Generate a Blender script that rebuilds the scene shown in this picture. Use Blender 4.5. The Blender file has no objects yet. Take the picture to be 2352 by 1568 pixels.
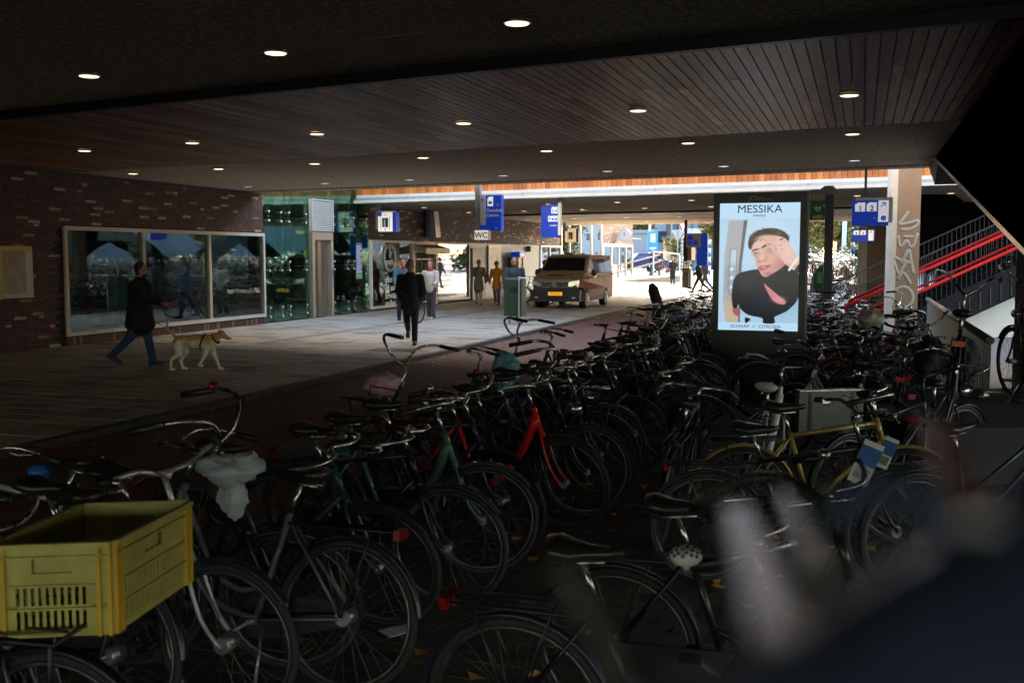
import bpy, bmesh, math, random
import numpy as np
from mathutils import Vector, Matrix, Quaternion
R = random.Random(11)
rad = math.radians
sc = bpy.context.scene
col = sc.collection
# ------------------------------------------------------------------ camera, sky, sun, exposure
CAM_H, PITCH, FPX = 1.92, rad(4.76), 2354.0
EXPO = 3.1
cd = bpy.data.cameras.new('camera'); cam = bpy.data.objects.new('camera', cd); col.objects.link(cam)
cam.location = (0, 0, CAM_H); cam.rotation_euler = (rad(90) - PITCH, 0, 0)
cd.sensor_width = 36; cd.lens = 36.03; cd.clip_start = .03; cd.clip_end = 2000
cd.dof.use_dof = True; cd.dof.focus_distance = 15; cd.dof.aperture_fstop = 4.5
sc.camera = cam
wd = bpy.data.worlds.new('World'); sc.world = wd; wd.use_nodes = True
nt = wd.node_tree
sky = nt.nodes.new('ShaderNodeTexSky'); sky.sky_type = 'NISHITA'; sky.sun_disc = False
SUN_AZ = rad(24)      # compass bearing the sun stands at: ahead of the camera, a little to the right
SUN_EL = rad(28)
sky.sun_elevation = SUN_EL; sky.sun_rotation = SUN_AZ
sky.air_density = 1.2; sky.dust_density = 2.5
nt.links.new(sky.outputs[0], nt.nodes['Background'].inputs[0])
nt.nodes['Background'].inputs[1].default_value = .15
sd = bpy.data.lights.new('sun', 'SUN'); sd.energy = 2.4; sd.angle = rad(.5); sd.color = (1, .87, .70)
sun = bpy.data.objects.new('sun', sd); col.objects.link(sun)
sdir = Vector((math.sin(SUN_AZ)*math.cos(SUN_EL), math.cos(SUN_AZ)*math.cos(SUN_EL), math.sin(SUN_EL)))
sun.rotation_euler = sdir.to_track_quat('Z', 'Y').to_euler()
vs = sc.view_settings; sc.display_settings.display_device = 'sRGB'
vs.view_transform = 'Standard'; vs.look = 'None'; vs.gamma = 1; vs.use_curve_mapping = False; vs.exposure = EXPO
sc.cycles.use_denoising = True
sc.cycles.max_bounces = 8; sc.cycles.diffuse_bounces = 4; sc.cycles.glossy_bounces = 4
sc.cycles.transparent_max_bounces = 12; sc.cycles.sample_clamp_indirect = 6; sc.cycles.caustics_reflective = False
# ------------------------------------------------------------------ geometry of the place
TH = rad(18.8)
U = Vector((math.sin(TH), math.cos(TH), 0))       # along the street
N = Vector((math.cos(TH), -math.sin(TH), 0))      # across the street, to the right
M = Vector((.480, .877, 0)).normalized()          # across the railway decks
W = Vector((-M.y, M.x, 0))                        # along the railway decks
def S(n, s, z=0): p = N*n + U*s; return Vector((p.x, p.y, z))
def NM(n, m, z=0): return S(n, (m - n*N.dot(M))/U.dot(M), z)
def ray(px, py):
    dx = (px-1176)/FPX; dy = (784-py)/FPX
    return Vector((dx, math.cos(PITCH)+dy*math.sin(PITCH), -math.sin(PITCH)+dy*math.cos(PITCH)))
C0 = Vector((0, 0, CAM_H))
def G(px, py, z=0): d = ray(px, py); return C0 + d*((z-CAM_H)/d.z)
def D(px, py, Y): d = ray(px, py); return C0 + d*(Y/d.y)
def onN(px, py, n): d = ray(px, py); return C0 + d*(n/d.dot(N))
def proj(P):
    q = Vector(P)-C0; f = q.y*math.cos(PITCH)-q.z*math.sin(PITCH); u = q.y*math.sin(PITCH)+q.z*math.cos(PITCH)
    if f < .05: return (-9999, -9999, f)
    return (1176+FPX*q.x/f, 784-FPX*u/f, f)
def seen(P, mg=60):
    x, y, f = proj(P); return f > 0 and -mg < x < 2352+mg and -mg < y < 1568+mg
RZ = -TH     # turn that brings local x onto N and local y onto U
# ------------------------------------------------------------------ materials
MC = {}
def mat(name, c, rough=.6, metal=0, spec=.5, var=0, vs=8, bump=0, bs=60, coat=0, emit=None, es=0, c2=None, grain=None, trans=0):
    if name in MC: return MC[name]
    m = bpy.data.materials.new(name); m.use_nodes = True; t = m.node_tree; b = t.nodes['Principled BSDF']
    c = tuple(c)+(1,) if len(c) == 3 else c
    b.inputs['Base Color'].default_value = c; b.inputs['Roughness'].default_value = rough
    b.inputs['Metallic'].default_value = metal; b.inputs['Specular IOR Level'].default_value = spec
    b.inputs['Coat Weight'].default_value = coat; b.inputs['Coat Roughness'].default_value = .08
    m.diffuse_color = c
    if var or c2:
        tc = t.nodes.new('ShaderNodeTexCoord'); mp = t.nodes.new('ShaderNodeMapping'); no = t.nodes.new('ShaderNodeTexNoise')
        no.inputs['Scale'].default_value = vs; no.inputs['Detail'].default_value = 8; no.inputs['Roughness'].default_value = .65
        if grain: mp.inputs['Scale'].default_value = grain
        t.links.new(tc.outputs['Object'], mp.inputs[0]); t.links.new(mp.outputs[0], no.inputs[0])
        cr = t.nodes.new('ShaderNodeValToRGB'); e = cr.color_ramp.elements; e[0].position = .32; e[1].position = .68
        k = 1-var; e[0].color = (c[0]*k, c[1]*k, c[2]*k, 1); k2 = c2 or (min(1, c[0]*(1+var)), min(1, c[1]*(1+var)), min(1, c[2]*(1+var)))
        e[1].color = (*k2, 1)
        t.links.new(no.outputs[0], cr.inputs[0]); t.links.new(cr.outputs[0], b.inputs['Base Color'])
        mr = t.nodes.new('ShaderNodeMapRange'); mr.inputs[3].default_value = max(.03, rough-.12); mr.inputs[4].default_value = min(1, rough+.15)
        t.links.new(no.outputs[0], mr.inputs[0]); t.links.new(mr.outputs[0], b.inputs['Roughness'])
    if bump:
        tc = t.nodes.new('ShaderNodeTexCoord'); no = t.nodes.new('ShaderNodeTexNoise'); no.inputs['Scale'].default_value = bs; no.inputs['Detail'].default_value = 5
        bp = t.nodes.new('ShaderNodeBump'); bp.inputs['Strength'].default_value = bump; bp.inputs['Distance'].default_value = .01
        t.links.new(tc.outputs['Object'], no.inputs[0]); t.links.new(no.outputs[0], bp.inputs['Height']); t.links.new(bp.outputs[0], b.inputs['Normal'])
    if emit: b.inputs['Emission Color'].default_value = (*emit, 1); b.inputs['Emission Strength'].default_value = es
    MC[name] = m; return m
def obj_var(m, amt=.25):
    """shift brightness per object so neighbouring pieces differ a little"""
    t = m.node_tree; b = t.nodes['Principled BSDF']; oi = t.nodes.new('ShaderNodeObjectInfo'); h = t.nodes.new('ShaderNodeHueSaturation')
    mr = t.nodes.new('ShaderNodeMapRange'); mr.inputs[3].default_value = 1-amt; mr.inputs[4].default_value = 1+amt
    t.links.new(oi.outputs['Random'], mr.inputs[0]); t.links.new(mr.outputs[0], h.inputs['Value'])
    l = b.inputs['Base Color'].links
    if l: t.links.new(l[0].from_socket, h.inputs['Color'])
    else: h.inputs['Color'].default_value = b.inputs['Base Color'].default_value
    t.links.new(h.outputs[0], b.inputs['Base Color']); return m
def glassmat(name, tint, refl=.1, mul=1.0, gcol=(.95, 1, 1)):
    m = bpy.data.materials.new(name); m.use_nodes = True; t = m.node_tree; t.nodes.clear()
    o = t.nodes.new('ShaderNodeOutputMaterial'); mx = t.nodes.new('ShaderNodeMixShader'); tr = t.nodes.new('ShaderNodeBsdfTransparent'); gl = t.nodes.new('ShaderNodeBsdfGlossy')
    tr.inputs[0].default_value = (*tint, 1); gl.inputs[1].default_value = .008; gl.inputs[0].default_value = (*gcol, 1)
    fr = t.nodes.new('ShaderNodeFresnel'); fr.inputs[0].default_value = 1.52
    ma = t.nodes.new('ShaderNodeMath'); ma.operation = 'MULTIPLY_ADD'; ma.inputs[1].default_value = mul; ma.inputs[2].default_value = refl; ma.use_clamp = True
    no = t.nodes.new('ShaderNodeTexNoise'); no.inputs['Scale'].default_value = .5; tc = t.nodes.new('ShaderNodeTexCoord'); bp = t.nodes.new('ShaderNodeBump'); bp.inputs['Strength'].default_value = .12; bp.inputs['Distance'].default_value = .02
    t.links.new(tc.outputs['Object'], no.inputs[0]); t.links.new(no.outputs[0], bp.inputs['Height']); t.links.new(bp.outputs[0], gl.inputs['Normal'])
    t.links.new(fr.outputs[0], ma.inputs[0]); t.links.new(ma.outputs[0], mx.inputs[0]); t.links.new(tr.outputs[0], mx.inputs[1]); t.links.new(gl.outputs[0], mx.inputs[2]); t.links.new(mx.outputs[0], o.inputs[0])
    MC[name] = m; return m
EM = 2**-EXPO
BLACK = mat('black_plastic', (.012, .012, .014), .45)
RUBBER = mat('tyre_rubber', (.015, .015, .016), .75, var=.3, vs=30)
SPOKE = mat('dull_rim_metal', (.12, .12, .115), .42, .9, var=.4, vs=20)
CHROME = mat('worn_chrome', (.52, .52, .5), .25, 1, var=.3, vs=20)
STEEL = mat('grey_steel', (.30, .31, .32), .4, .8, var=.2, vs=5)
DKSTEEL = mat('dark_painted_steel', (.018, .019, .022), .5, var=.2, vs=3)
LEATHER = mat('saddle_leather', (.02, .018, .017), .32, var=.3, vs=12)
BROWN = mat('brown_leather', (.12, .05, .025), .45, var=.3, vs=15)
REDLENS = mat('red_reflector', (.22, .006, .006), .2)
REDBRIGHT = mat('bright_red_reflector', (.75, .02, .012), .25)
WHITEP = mat('white_paint', (.75, .75, .73), .4, var=.06)
CREAM = mat('cream_window_frame', (.62, .55, .44), .45, var=.06, vs=3)
CONC = mat('aggregate_concrete', (.50, .44, .33), .85, var=.7, vs=17, bump=1, bs=34)
CONCP = mat('pale_concrete', (.36, .35, .33), .8, var=.18, vs=3, bump=.3, bs=30)
ALU = mat('brushed_aluminium', (.55, .55, .54), .35, .9, var=.1)
GREY = mat('grey_paint', (.22, .23, .24), .5, var=.1)
NSBLUE = mat('sign_blue', (.006, .035, .33), .35, emit=(.006, .06, .6), es=.3*EM)
TILEW = mat('lit_tile_white', (.75, .76, .78), .4, emit=(.9, .92, 1), es=.45*EM)
NSWHITE = mat('lit_sign_white', (.8, .78, .7), .4, emit=(1, .93, .78), es=.55*EM)
SIGNW = mat('sign_white', (.75, .76, .78), .4)
SIGNNAVY = mat('sign_navy_print', (.01, .02, .12), .4)
# ------------------------------------------------------------------ object bookkeeping
def link(name, data, parent=None, loc=None, rz=None):
    o = bpy.data.objects.new(name, data); col.objects.link(o)
    if parent: o.parent = parent
    if loc is not None: o.location = loc
    if rz is not None: o.rotation_euler = (0, 0, rz)
    return o
def thing(name, label, cat, loc=(0, 0, 0), rz=0, group=None):
    o = link(name, None, None, loc, rz); o.empty_display_size = .1
    return tag(o, label, cat, group)
def tag(o, label=None, cat=None, group=None, kind=None):
    if label: o['label'] = label
    if cat: o['category'] = cat
    if group: o['group'] = group
    if kind: o['kind'] = kind
    return o
class MB:
    def __init__(s): s.v = []; s.f = []; s.m = []; s.sm = []
    def add(s, vs, fs, mi=0, sm=False):
        b = len(s.v); s.v += [tuple(x) for x in vs]
        for f in fs: s.f.append(tuple(b+i for i in f)); s.m.append(mi); s.sm.append(sm)
        return s
    def box(s, c, d, mi=0, rz=0, rot=None, taper=1):
        cx, cy, cz = c; a, b, h = d[0]/2, d[1]/2, d[2]/2
        P = [Vector((x*a*(taper if z > 0 else 1), y*b*(taper if z > 0 else 1), z*h)) for z in (-1, 1) for x, y in ((-1, -1), (1, -1), (1, 1), (-1, 1))]
        if rot is not None: P = [rot @ p for p in P]
        elif rz: q = Matrix.Rotation(rz, 3, 'Z'); P = [q @ p for p in P]
        s.add([(p.x+cx, p.y+cy, p.z+cz) for p in P], [(3, 2, 1, 0), (4, 5, 6, 7), (0, 1, 5, 4), (1, 2, 6, 5), (2, 3, 7, 6), (3, 0, 4, 7)], mi); return s
    def b2(s, lo, hi, mi=0):
        return s.box([(lo[i]+hi[i])/2 for i in range(3)], [abs(hi[i]-lo[i]) for i in range(3)], mi)
    def bar(s, p, q, w, h=None, mi=0, up=(0, 0, 1)):
        p, q = Vector(p), Vector(q); d = q-p; L = d.length; h = h or w
        y = d.normalized(); x = y.cross(Vector(up))
        if x.length < 1e-4: x = Vector((1, 0, 0))
        x.normalize(); z = x.cross(y); rot = Matrix((x, y, z)).transposed()
        return s.box((p+q)/2, (w, L, h), mi, rot=rot)
    def tube(s, pts, r, n=6, mi=0, cap=True, sm=True, flat=1, closed=False):
        pts = [Vector(p) for p in pts]; k = len(pts); rs = r if isinstance(r, (list, tuple)) else [r]*k
        V = []; ref = None
        for i, p in enumerate(pts):
            if closed: t = pts[(i+1) % k]-pts[i-1]
            else: t = (pts[min(i+1, k-1)]-pts[max(i-1, 0)])
            t.normalize()
            if ref is None:
                ref = Vector((0, 0, 1)) if abs(t.z) < .9 else Vector((0, 1, 0))
            x = ref.cross(t)
            if x.length < 1e-5: x = Vector((1, 0, 0)).cross(t)
            x.normalize(); y = t.cross(x).normalized(); ref = y
            for j in range(n):
                a = 2*math.pi*(j+.5)/n; V.append(p+(x*math.cos(a)+y*math.sin(a)*flat)*rs[i])
        F = []
        for i in range(k if closed else k-1):
            i2 = (i+1) % k
            for j in range(n): j2 = (j+1) % n; F.append((i*n+j, i*n+j2, i2*n+j2, i2*n+j))
        s.add(V, F, mi, sm)
        if cap and not closed:
            b = len(s.v)-k*n
            s.f.append(tuple(b+j for j in range(n))[::-1]); s.m.append(mi); s.sm.append(False)
            s.f.append(tuple(b+(k-1)*n+j for j in range(n))); s.m.append(mi); s.sm.append(False)
        return s
    def ring(s, c, ax, Rr, r, n=32, k=6, mi=0, a0=0, a1=2*math.pi, flat=1):
        c = Vector(c); ax = Vector(ax).normalized(); x = ax.orthogonal().normalized()
        if abs(ax.y) > .9: x = Vector((1, 0, 0))
        y = ax.cross(x); full = abs(a1-a0-2*math.pi) < 1e-4; cnt = n if full else n+1
        pts = [c+(x*math.cos(a0+(a1-a0)*i/n)+y*math.sin(a0+(a1-a0)*i/n))*Rr for i in range(cnt)]
        V = []
        for i, p in enumerate(pts):
            rd = (p-c).normalized()
            for j in range(k):
                b = 2*math.pi*(j+.5)/k; V.append(p+rd*math.cos(b)*r+ax*math.sin(b)*r*flat)
        F = []
        for i in range(n):
            i2 = (i+1) % cnt
            for j in range(k): j2 = (j+1) % k; F.append((i*k+j2, i*k+j, i2*k+j, i2*k+j2))
        return s.add(V, F, mi, True)
    def cyl(s, p, q, r, n=16, mi=0, r2=None): return s.tube([p, q], [r, r if r2 is None else r2], n, mi)
    def ell(s, c, rr, n=12, k=8, mi=0, rot=None):
        V = []; F = []
        for i in range(k+1):
            t = math.pi*i/k
            for j in range(n):
                a = 2*math.pi*j/n; v = Vector((math.sin(t)*math.cos(a)*rr[0], math.sin(t)*math.sin(a)*rr[1], math.cos(t)*rr[2]))
                if rot is not None: v = rot @ v
                V.append(v+Vector(c))
        for i in range(k):
            for j in range(n): j2 = (j+1) % n; F.append((i*n+j, (i+1)*n+j, (i+1)*n+j2, i*n+j2))
        return s.add(V, F, mi, True)
    def caps(s, p, q, r1, r2, flat=1, n=12, mi=0):
        p, q = Vector(p), Vector(q); d = (q-p).normalized(); P = []; rs = []
        for a in (80, 50, 20): P.append(p-d*r1*math.sin(rad(a))); rs.append(r1*math.cos(rad(a)))
        for a in (20, 50, 80): P.append(q+d*r2*math.sin(rad(a))); rs.append(r2*math.cos(rad(a)))
        return s.tube(P, rs, n, mi, flat=flat)
    def prism(s, poly, off, mi=0):
        """poly: 3D outline, pushed along off"""
        k = len(poly); off = Vector(off); V = [Vector(p) for p in poly]+[Vector(p)+off for p in poly]
        s.add(V, [tuple(range(k))[::-1], tuple(range(k, 2*k))]+[(i, (i+1) % k, k+(i+1) % k, k+i) for i in range(k)], mi); return s
    def mesh(s, name, mats):
        me = bpy.data.meshes.new(name); me.from_pydata([tuple(v) for v in s.v], [], s.f)
        for m in (mats if isinstance(mats, (list, tuple)) else [mats]): me.materials.append(m)
        me.polygons.foreach_set('material_index', s.m); me.polygons.foreach_set('use_smooth', s.sm); me.update(); return me
    def build(s, name, mats, parent=None, loc=None, rz=None): return link(name, s.mesh(name, mats), parent, loc, rz)
def fixnormals(me):
    bm = bmesh.new(); bm.from_mesh(me); bmesh.ops.recalc_face_normals(bm, faces=bm.faces); bm.to_mesh(me); bm.free()
def organic(name, mb, m, parent=None, vox=.02, sm=3, dec=None):
    """union of rounded shapes fused into one continuous skin"""
    me = mb.mesh(name+'_src', m); fixnormals(me)
    o = bpy.data.objects.new(name, me); col.objects.link(o)
    r = o.modifiers.new('r', 'REMESH'); r.mode = 'VOXEL'; r.voxel_size = vox; r.use_smooth_shade = True
    q = o.modifiers.new('s', 'SMOOTH'); q.iterations = sm; q.factor = .5
    dg = bpy.context.evaluated_depsgraph_get(); me2 = bpy.data.meshes.new_from_object(o.evaluated_get(dg)); me2.name = name
    o.modifiers.clear(); o.data = me2; bpy.data.meshes.remove(me)
    if not me2.materials: me2.materials.append(m)
    for p in me2.polygons: p.use_smooth = True
    if parent: o.parent = parent
    return o
def text(name, body, size, m, parent, loc, rot=(rad(90), 0, 0), ext=.002, align='CENTER', sx=1, bold=0):
    cu = bpy.data.curves.new(name, 'FONT'); cu.body = body; cu.size = size; cu.extrude = ext; cu.align_x = align; cu.offset = bold
    cu.resolution_u = 3; t = bpy.data.objects.new(name, cu); col.objects.link(t)
    dg = bpy.context.evaluated_depsgraph_get(); me = bpy.data.meshes.new_from_object(t.evaluated_get(dg)); col.objects.unlink(t); bpy.data.objects.remove(t)
    me.name = name; me.materials.clear(); me.materials.append(m)
    for p in me.polygons: p.material_index = 0
    o = link(name, me, parent, loc); o.rotation_euler = rot; o.scale = (sx, 1, 1); return o
def arc(c, r, a0, a1, n, ax=0, by=2):
    out = []
    for i in range(n+1):
        a = rad(a0+(a1-a0)*i/n); p = [c[0], c[1], c[2]]; p[ax] += r*math.cos(a); p[by] += r*math.sin(a); out.append(tuple(p))
    return out
def smoothpath(pts, k=4):
    pts = [Vector(p) for p in pts]; out = []
    for i in range(len(pts)-1):
        p0, p1, p2, p3 = pts[max(i-1, 0)], pts[i], pts[i+1], pts[min(i+2, len(pts)-1)]
        for j in range(k):
            t = j/k; out.append(.5*((2*p1)+(p2-p0)*t+(2*p0-5*p1+4*p2-p3)*t*t+(3*p1-p0-3*p2+p3)*t**3))
    out.append(pts[-1]); return out
# ------------------------------------------------------------------ ground, paths
def smn(n, m): return (m - n*N.dot(M))/U.dot(M)
def local(name, mb, m, kind='structure', parent=None):
    o = mb.build(name, m, parent)
    if not parent: o.rotation_euler = (0, 0, RZ)
    if kind: o['kind'] = kind
    return o
def frame(name, kind='structure'):
    o = link(name, None, None, (0, 0, 0), RZ); o['kind'] = kind; return o
def gz(Y): return 0 if Y < 60 else min(.85, (Y-60)*.045)
def ground_z(x, y): return -.1 + gz(y)
KERB = -7.97
PATHW = -4.35
mb = MB(); xs = list(range(-160, 301, 10)); ys = [-80, -40, -10, 0, 20, 40, 55, 60, 65, 70, 75, 80, 85, 90, 110, 150, 250, 500, 900]
V = [(x, y, -.14+gz(y)) for y in ys for x in xs]; nx = len(xs)
mb.add(V, [(i*nx+j, i*nx+j+1, (i+1)*nx+j+1, (i+1)*nx+j) for i in range(len(ys)-1) for j in range(nx-1)])
ASPH = mat('plaza_asphalt', (.32, .28, .23), .85, var=.2, vs=1.2, bump=.2, bs=40)
tag(mb.build('ground', ASPH), kind='structure')
SLABM = [obj_var(mat('paving_slab_%s' % k, c, .62, var=.22, vs=9, bump=.25, bs=40), .2) for k, c in (('warm', (.42, .345, .25)), ('grey', (.37, .33, .275)), ('dark', (.25, .21, .155)))]
pav = frame('pavement')
base = MB().b2((-16.2, -30, -.13), (KERB-.16, 92, -.012)); base.build('joint_sand', mat('joint_sand', (.06, .05, .04), .9), pav)['kind'] = 'structure'
slabs = []; rows = int(64/.4)
for r in range(rows):
    s0 = 5+r*.4; off = (r % 2)*.3
    n0 = -16.1+off-.6
    while n0 < KERB-.16:
        a, b = max(n0, -16.1), min(n0+.6, KERB-.16)
        if b-a > .08: slabs.append((a, b, s0, R.uniform(-.0025, .0025), R.choice([0, 0, 1, 1, 2])))
        n0 += .6
def slabsize(t): P = S((t[0]+t[1])/2, t[2]+.15); return proj(P)
vis = [t for t in slabs if seen(S((t[0]+t[1])/2, t[2]+.15), 10)]
vis.sort(key=lambda t: proj(S((t[0]+t[1])/2, t[2]+.15))[2])
near = set(id(t) for t in vis[:290])
sm_cache = {}
rest = MB()
for t in slabs:
    a, b, s0, dz, k = t
    if id(t) in near:
        w = round(b-a, 3)
        if (w, k) not in sm_cache: sm_cache[(w, k)] = MB().b2((-w/2+.008, .010, -.06), (w/2-.007, .39, 0)).mesh('paving_slab', SLABM[k])
        link('paving_slab', sm_cache[(w, k)], pav, ((a+b)/2, s0, dz))
    else: rest.b2((a+.008, s0+.010, -.06), (b-.008, s0+.39, dz), k)
rest.build('paving_slab_field', SLABM, pav)['kind'] = 'stuff'
far = MB().b2((-16.1, 69, -.06), (KERB-.16, 92, 0)); far.build('far_paving', mat('far_paving', (.33, .32, .30), .8, var=.15, vs=2), pav)
kerbm = mat('kerb_stone', (.055, .05, .045), .7, var=.25, vs=6, bump=.2, bs=50)
kb = frame('kerb'); km = MB().b2((-.15, .004, -.2), (0, .996, .004)).mesh('kerb_stone', kerbm)
for i in range(84): link('kerb_stone', km, kb, (KERB, 6+i, 0)); 
# tactile guide strip of pale ribbed tiles
tac = frame('guide_strip', 'structure'); tm = MB()
tm.b2((-.15, .003, -.01), (.15, .297, .004))
for i in range(6): tm.b2((-.13+i*.048, .01, .004), (-.105+i*.048, .29, .008))
tmm = tm.mesh('ribbed_tile', mat('ribbed_tile', (.34, .32, .28), .7, var=.12, vs=8))
sA = 17.5; P1 = G(479, 806); P2 = G(845, 757); n1 = P1.dot(N)
for k in range(150): link('ribbed_tile', tmm, tac, (n1, 19.5+k*.3, .003))
cover = MB().b2((-.5, -.3, .0), (.5, .3, .006)).b2((-.46, -.26, .006), (.46, .26, .009))
Pc = G(905, 804); o = cover.build('access_cover', mat('cast_iron', (.04, .035, .03), .5, .6, var=.3, vs=30), None, (Pc.x, Pc.y, .003), RZ)
tag(o, 'dark rectangular metal access cover set flush in the paving', 'manhole cover')
# red asphalt cycle path, then the brick parking strip
local('cycle_path', MB().b2((KERB, -20, -.13), (PATHW, 92, -.075)), mat('red_asphalt', (.11, .036, .022), .8, var=.25, vs=4, bump=.5, bs=120))
local('path_edge', MB().b2((PATHW, -20, -.13), (PATHW+.12, 92, -.07)), kerbm)
prk = frame('parking_ground')
MB().b2((PATHW+.12, -20, -.13), (1.35, 60, -.09)).build('joint_sand', MC['joint_sand'], prk)['kind'] = 'structure'
PM = [obj_var(mat('clinker_paver_%d' % k, c, .7, var=.25, vs=14), .3) for k, c in enumerate(((.075, .055, .042), (.06, .05, .042), (.09, .062, .045)))]
pvs = []
for r in range(250):
    s0 = 2+r*.1
    for c in range(28):
        a = PATHW+.14+c*.2+(r % 2)*.1
        if a+.2 < 1.35: pvs.append((a, s0, R.uniform(-.003, .003), R.randrange(3)))
v2 = [t for t in pvs if seen(S(t[0], t[1], -.08), 0)]; v2.sort(key=lambda t: proj(S(t[0], t[1], -.08))[2])
near2 = set(id(t) for t in v2[:290]); pm = [MB().b2((.003, .003, -.03), (.197, .097, 0)).mesh('paver', m) for m in PM]; rest = MB()
for t in pvs:
    if id(t) in near2: link('paver', pm[t[3]], prk, (t[0], t[1], -.078+t[2]))
    else: rest.b2((t[0]+.003, t[1]+.003, -.1), (t[0]+.197, t[1]+.097, -.078+t[2]), t[3])
rest.build('paver_field', PM, prk)['kind'] = 'stuff'
MB().b2((PATHW+.12, 27, -.1), (1.35, 60, -.08)).build('far_pavers', PM[1], prk)
local('plaza', MB().b2((1.35, 34, -.13), (60, 60, -.08)), mat('plaza_paving', (.32, .29, .24), .85, var=.12, vs=2))
# ------------------------------------------------------------------ railway decks
Z = 3.70; ZC = 3.77
def strip(mb, n0, n1, m0, m1, z0, z1, mi=0):
    P = [(n0, smn(n0, m0), z0), (n1, smn(n1, m0), z0), (n1, smn(n1, m1), z0), (n0, smn(n0, m1), z0)]
    return mb.prism(P, (0, 0, z1-z0), mi)
d1 = frame('near_rail_deck'); d2 = frame('far_rail_deck')
NL, NR = -34, 12
def concrete(deck, edges, z, n0=NL, n1=NR):
    for a, b in zip(edges[:-1], edges[1:]):
        mb = MB(); strip(mb, n0, n1, a+.012, b-.012, z, z+.3); mb.build('ceiling_panel', CONC, deck)
concrete(d1, [-24, -20, -12, -8, -5, -3, -.2, 1.4, 2.9, 4.35, 5.8, 7.28, 8.55], ZC)
JL = mat('joint_profile', (.4, .4, .38), .4, .7)
for m in (2.9, 4.35, 5.8, 7.28):
    mb = MB(); strip(mb, NL, NR, m-.011, m+.011, ZC+.002, ZC+.02); mb.build('joint_strip', JL, d1)
concrete(d1, [14.9, 16.7, 18.5, 20.3, 21.55], Z); 
mb = MB(); strip(mb, NL, NR, 21.562, 22.1, Z-.03, Z+.3); mb.build('edge_beam', CONC, d1)
mb = MB(); strip(mb, NL, NR, 8.56, 8.66, Z-.03, ZC+.25); mb.build('edge_trim', mat('dark_edge_steel', (.01, .012, .018), .5), d1)
mb = MB(); strip(mb, NL, NR, -24, 22.08, 4.08, 4.9); mb.build('deck_slab', CONCP, d1)
mb = MB(); strip(mb, NL, NR, 21.9, 22.1, 4.9, 6.2); mb.build('parapet', CONCP, d1)
concrete(d2, [27.95, 29.6, 31.4, 33.2, 35, 36.8, 38.8], Z, NL, 26)
concrete(d2, [45.2, 47.2, 49.3, 51.4, 53.5], Z-.04, NL, 26)
mb = MB(); strip(mb, NL, 26, 28, 53.4, 4.1, 4.9); mb.build('deck_slab', CONCP, d2)
mb = MB(); strip(mb, NL, 26, 53.0, 53.5, 4.9, 6.0); mb.build('parapet', CONCP, d2)
mb = MB(); strip(mb, NL, 26, 28.51, 40, 6.8, 7.1); mb.build('sun_block_roof', CONCP, d2)  # unseen roof added on the far deck to block the sun
mb = MB(); strip(mb, NL, 26, 28.3, 28.5, 5.4, 7.15); mb.build('sun_block_screen', WHITEP, d2)  # unseen screen added to keep direct sun out of the gap between decks
mb = MB(); strip(mb, NL, 26, 38.8, 39.1, Z-.07, Z+.2); mb.build('edge_trim', MC['dark_edge_steel'], d2)
# planks of the timber ceiling: every near plank one by one
PL = [obj_var(mat('ceiling_plank_%d' % k, c, .42, spec=.22, var=.45, vs=2.2, grain=(9, .7, 9), bump=.15, bs=25), .5) for k, c in enumerate(((.38, .165, .085), (.25, .105, .055), (.47, .25, .15)))]
pl = frame('timber_ceiling'); pls = []
for i in range(300):
    n0 = 11.5-i*.12
    if n0 < -25: break
    sa, sb = smn(n0+.06, 8.67), smn(n0+.06, 14.88); c = sa; first = True
    while c < sb-.05:
        L = R.uniform(1.6, 3.6) if first else R.uniform(2.4, 4.5); e = min(sb, c+L); first = False
        if sb-e < .5: e = sb
        pls.append((n0, c, e, R.randrange(3), R.uniform(0, .004))); c = e
def pvis(t): return any(seen(S(t[0], s, Z), 0) for s in (t[1], (t[1]+t[2])/2, t[2]))
v3 = [t for t in pls if pvis(t) and t[0] < 1.5]; v3.sort(key=lambda t: -(t[2]-t[1])/proj(S(t[0], (t[1]+t[2])/2, Z))[2]**2*abs(1))
near3 = set(id(t) for t in v3[:298]); rest = MB()
for t in pls:
    n0, a, b, k, dz = t
    mb = MB() if id(t) in near3 else rest
    mb.prism([(n0+.005, a+.003, Z+dz), (n0+.113, a+.003, Z+dz), (n0+.113, b-.003, Z+dz), (n0+.005, b-.003, Z+dz)], (0, 0, .02), 0 if mb is not rest else k)
    if mb is not rest: mb.build('ceiling_plank', PL[k], pl)
rest.build('ceiling_plank_field', PL, pl)['kind'] = 'stuff'
mb = MB(); strip(mb, NL, NR, 8.67, 14.88, Z+.05, Z+.08); mb.build('backing_board', BLACK, pl)
pl2 = frame('far_timber_ceiling'); mb = MB()
for i in range(150):
    n0 = 10-i*.2; mb.prism([(n0+.008, smn(n0, 39.11), Z-.03), (n0+.19, smn(n0+.19, 39.11), Z-.03), (n0+.19, smn(n0+.19, 45.18), Z-.03), (n0+.008, smn(n0, 45.18), Z-.03)], (0, 0, .02), R.randrange(3))
mb.build('ceiling_plank_field', [obj_var(mat('grey_plank_%d' % k, c, .6, var=.3, vs=3, grain=(6, .6, 6)), .2) for k, c in enumerate(((.34, .3, .25), (.27, .24, .2), (.4, .36, .3)))], pl2)['kind'] = 'stuff'
mb = MB(); strip(mb, NL, 26, 39.11, 45.18, Z+.03, Z+.06); mb.build('backing_board', BLACK, pl2)
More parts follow.
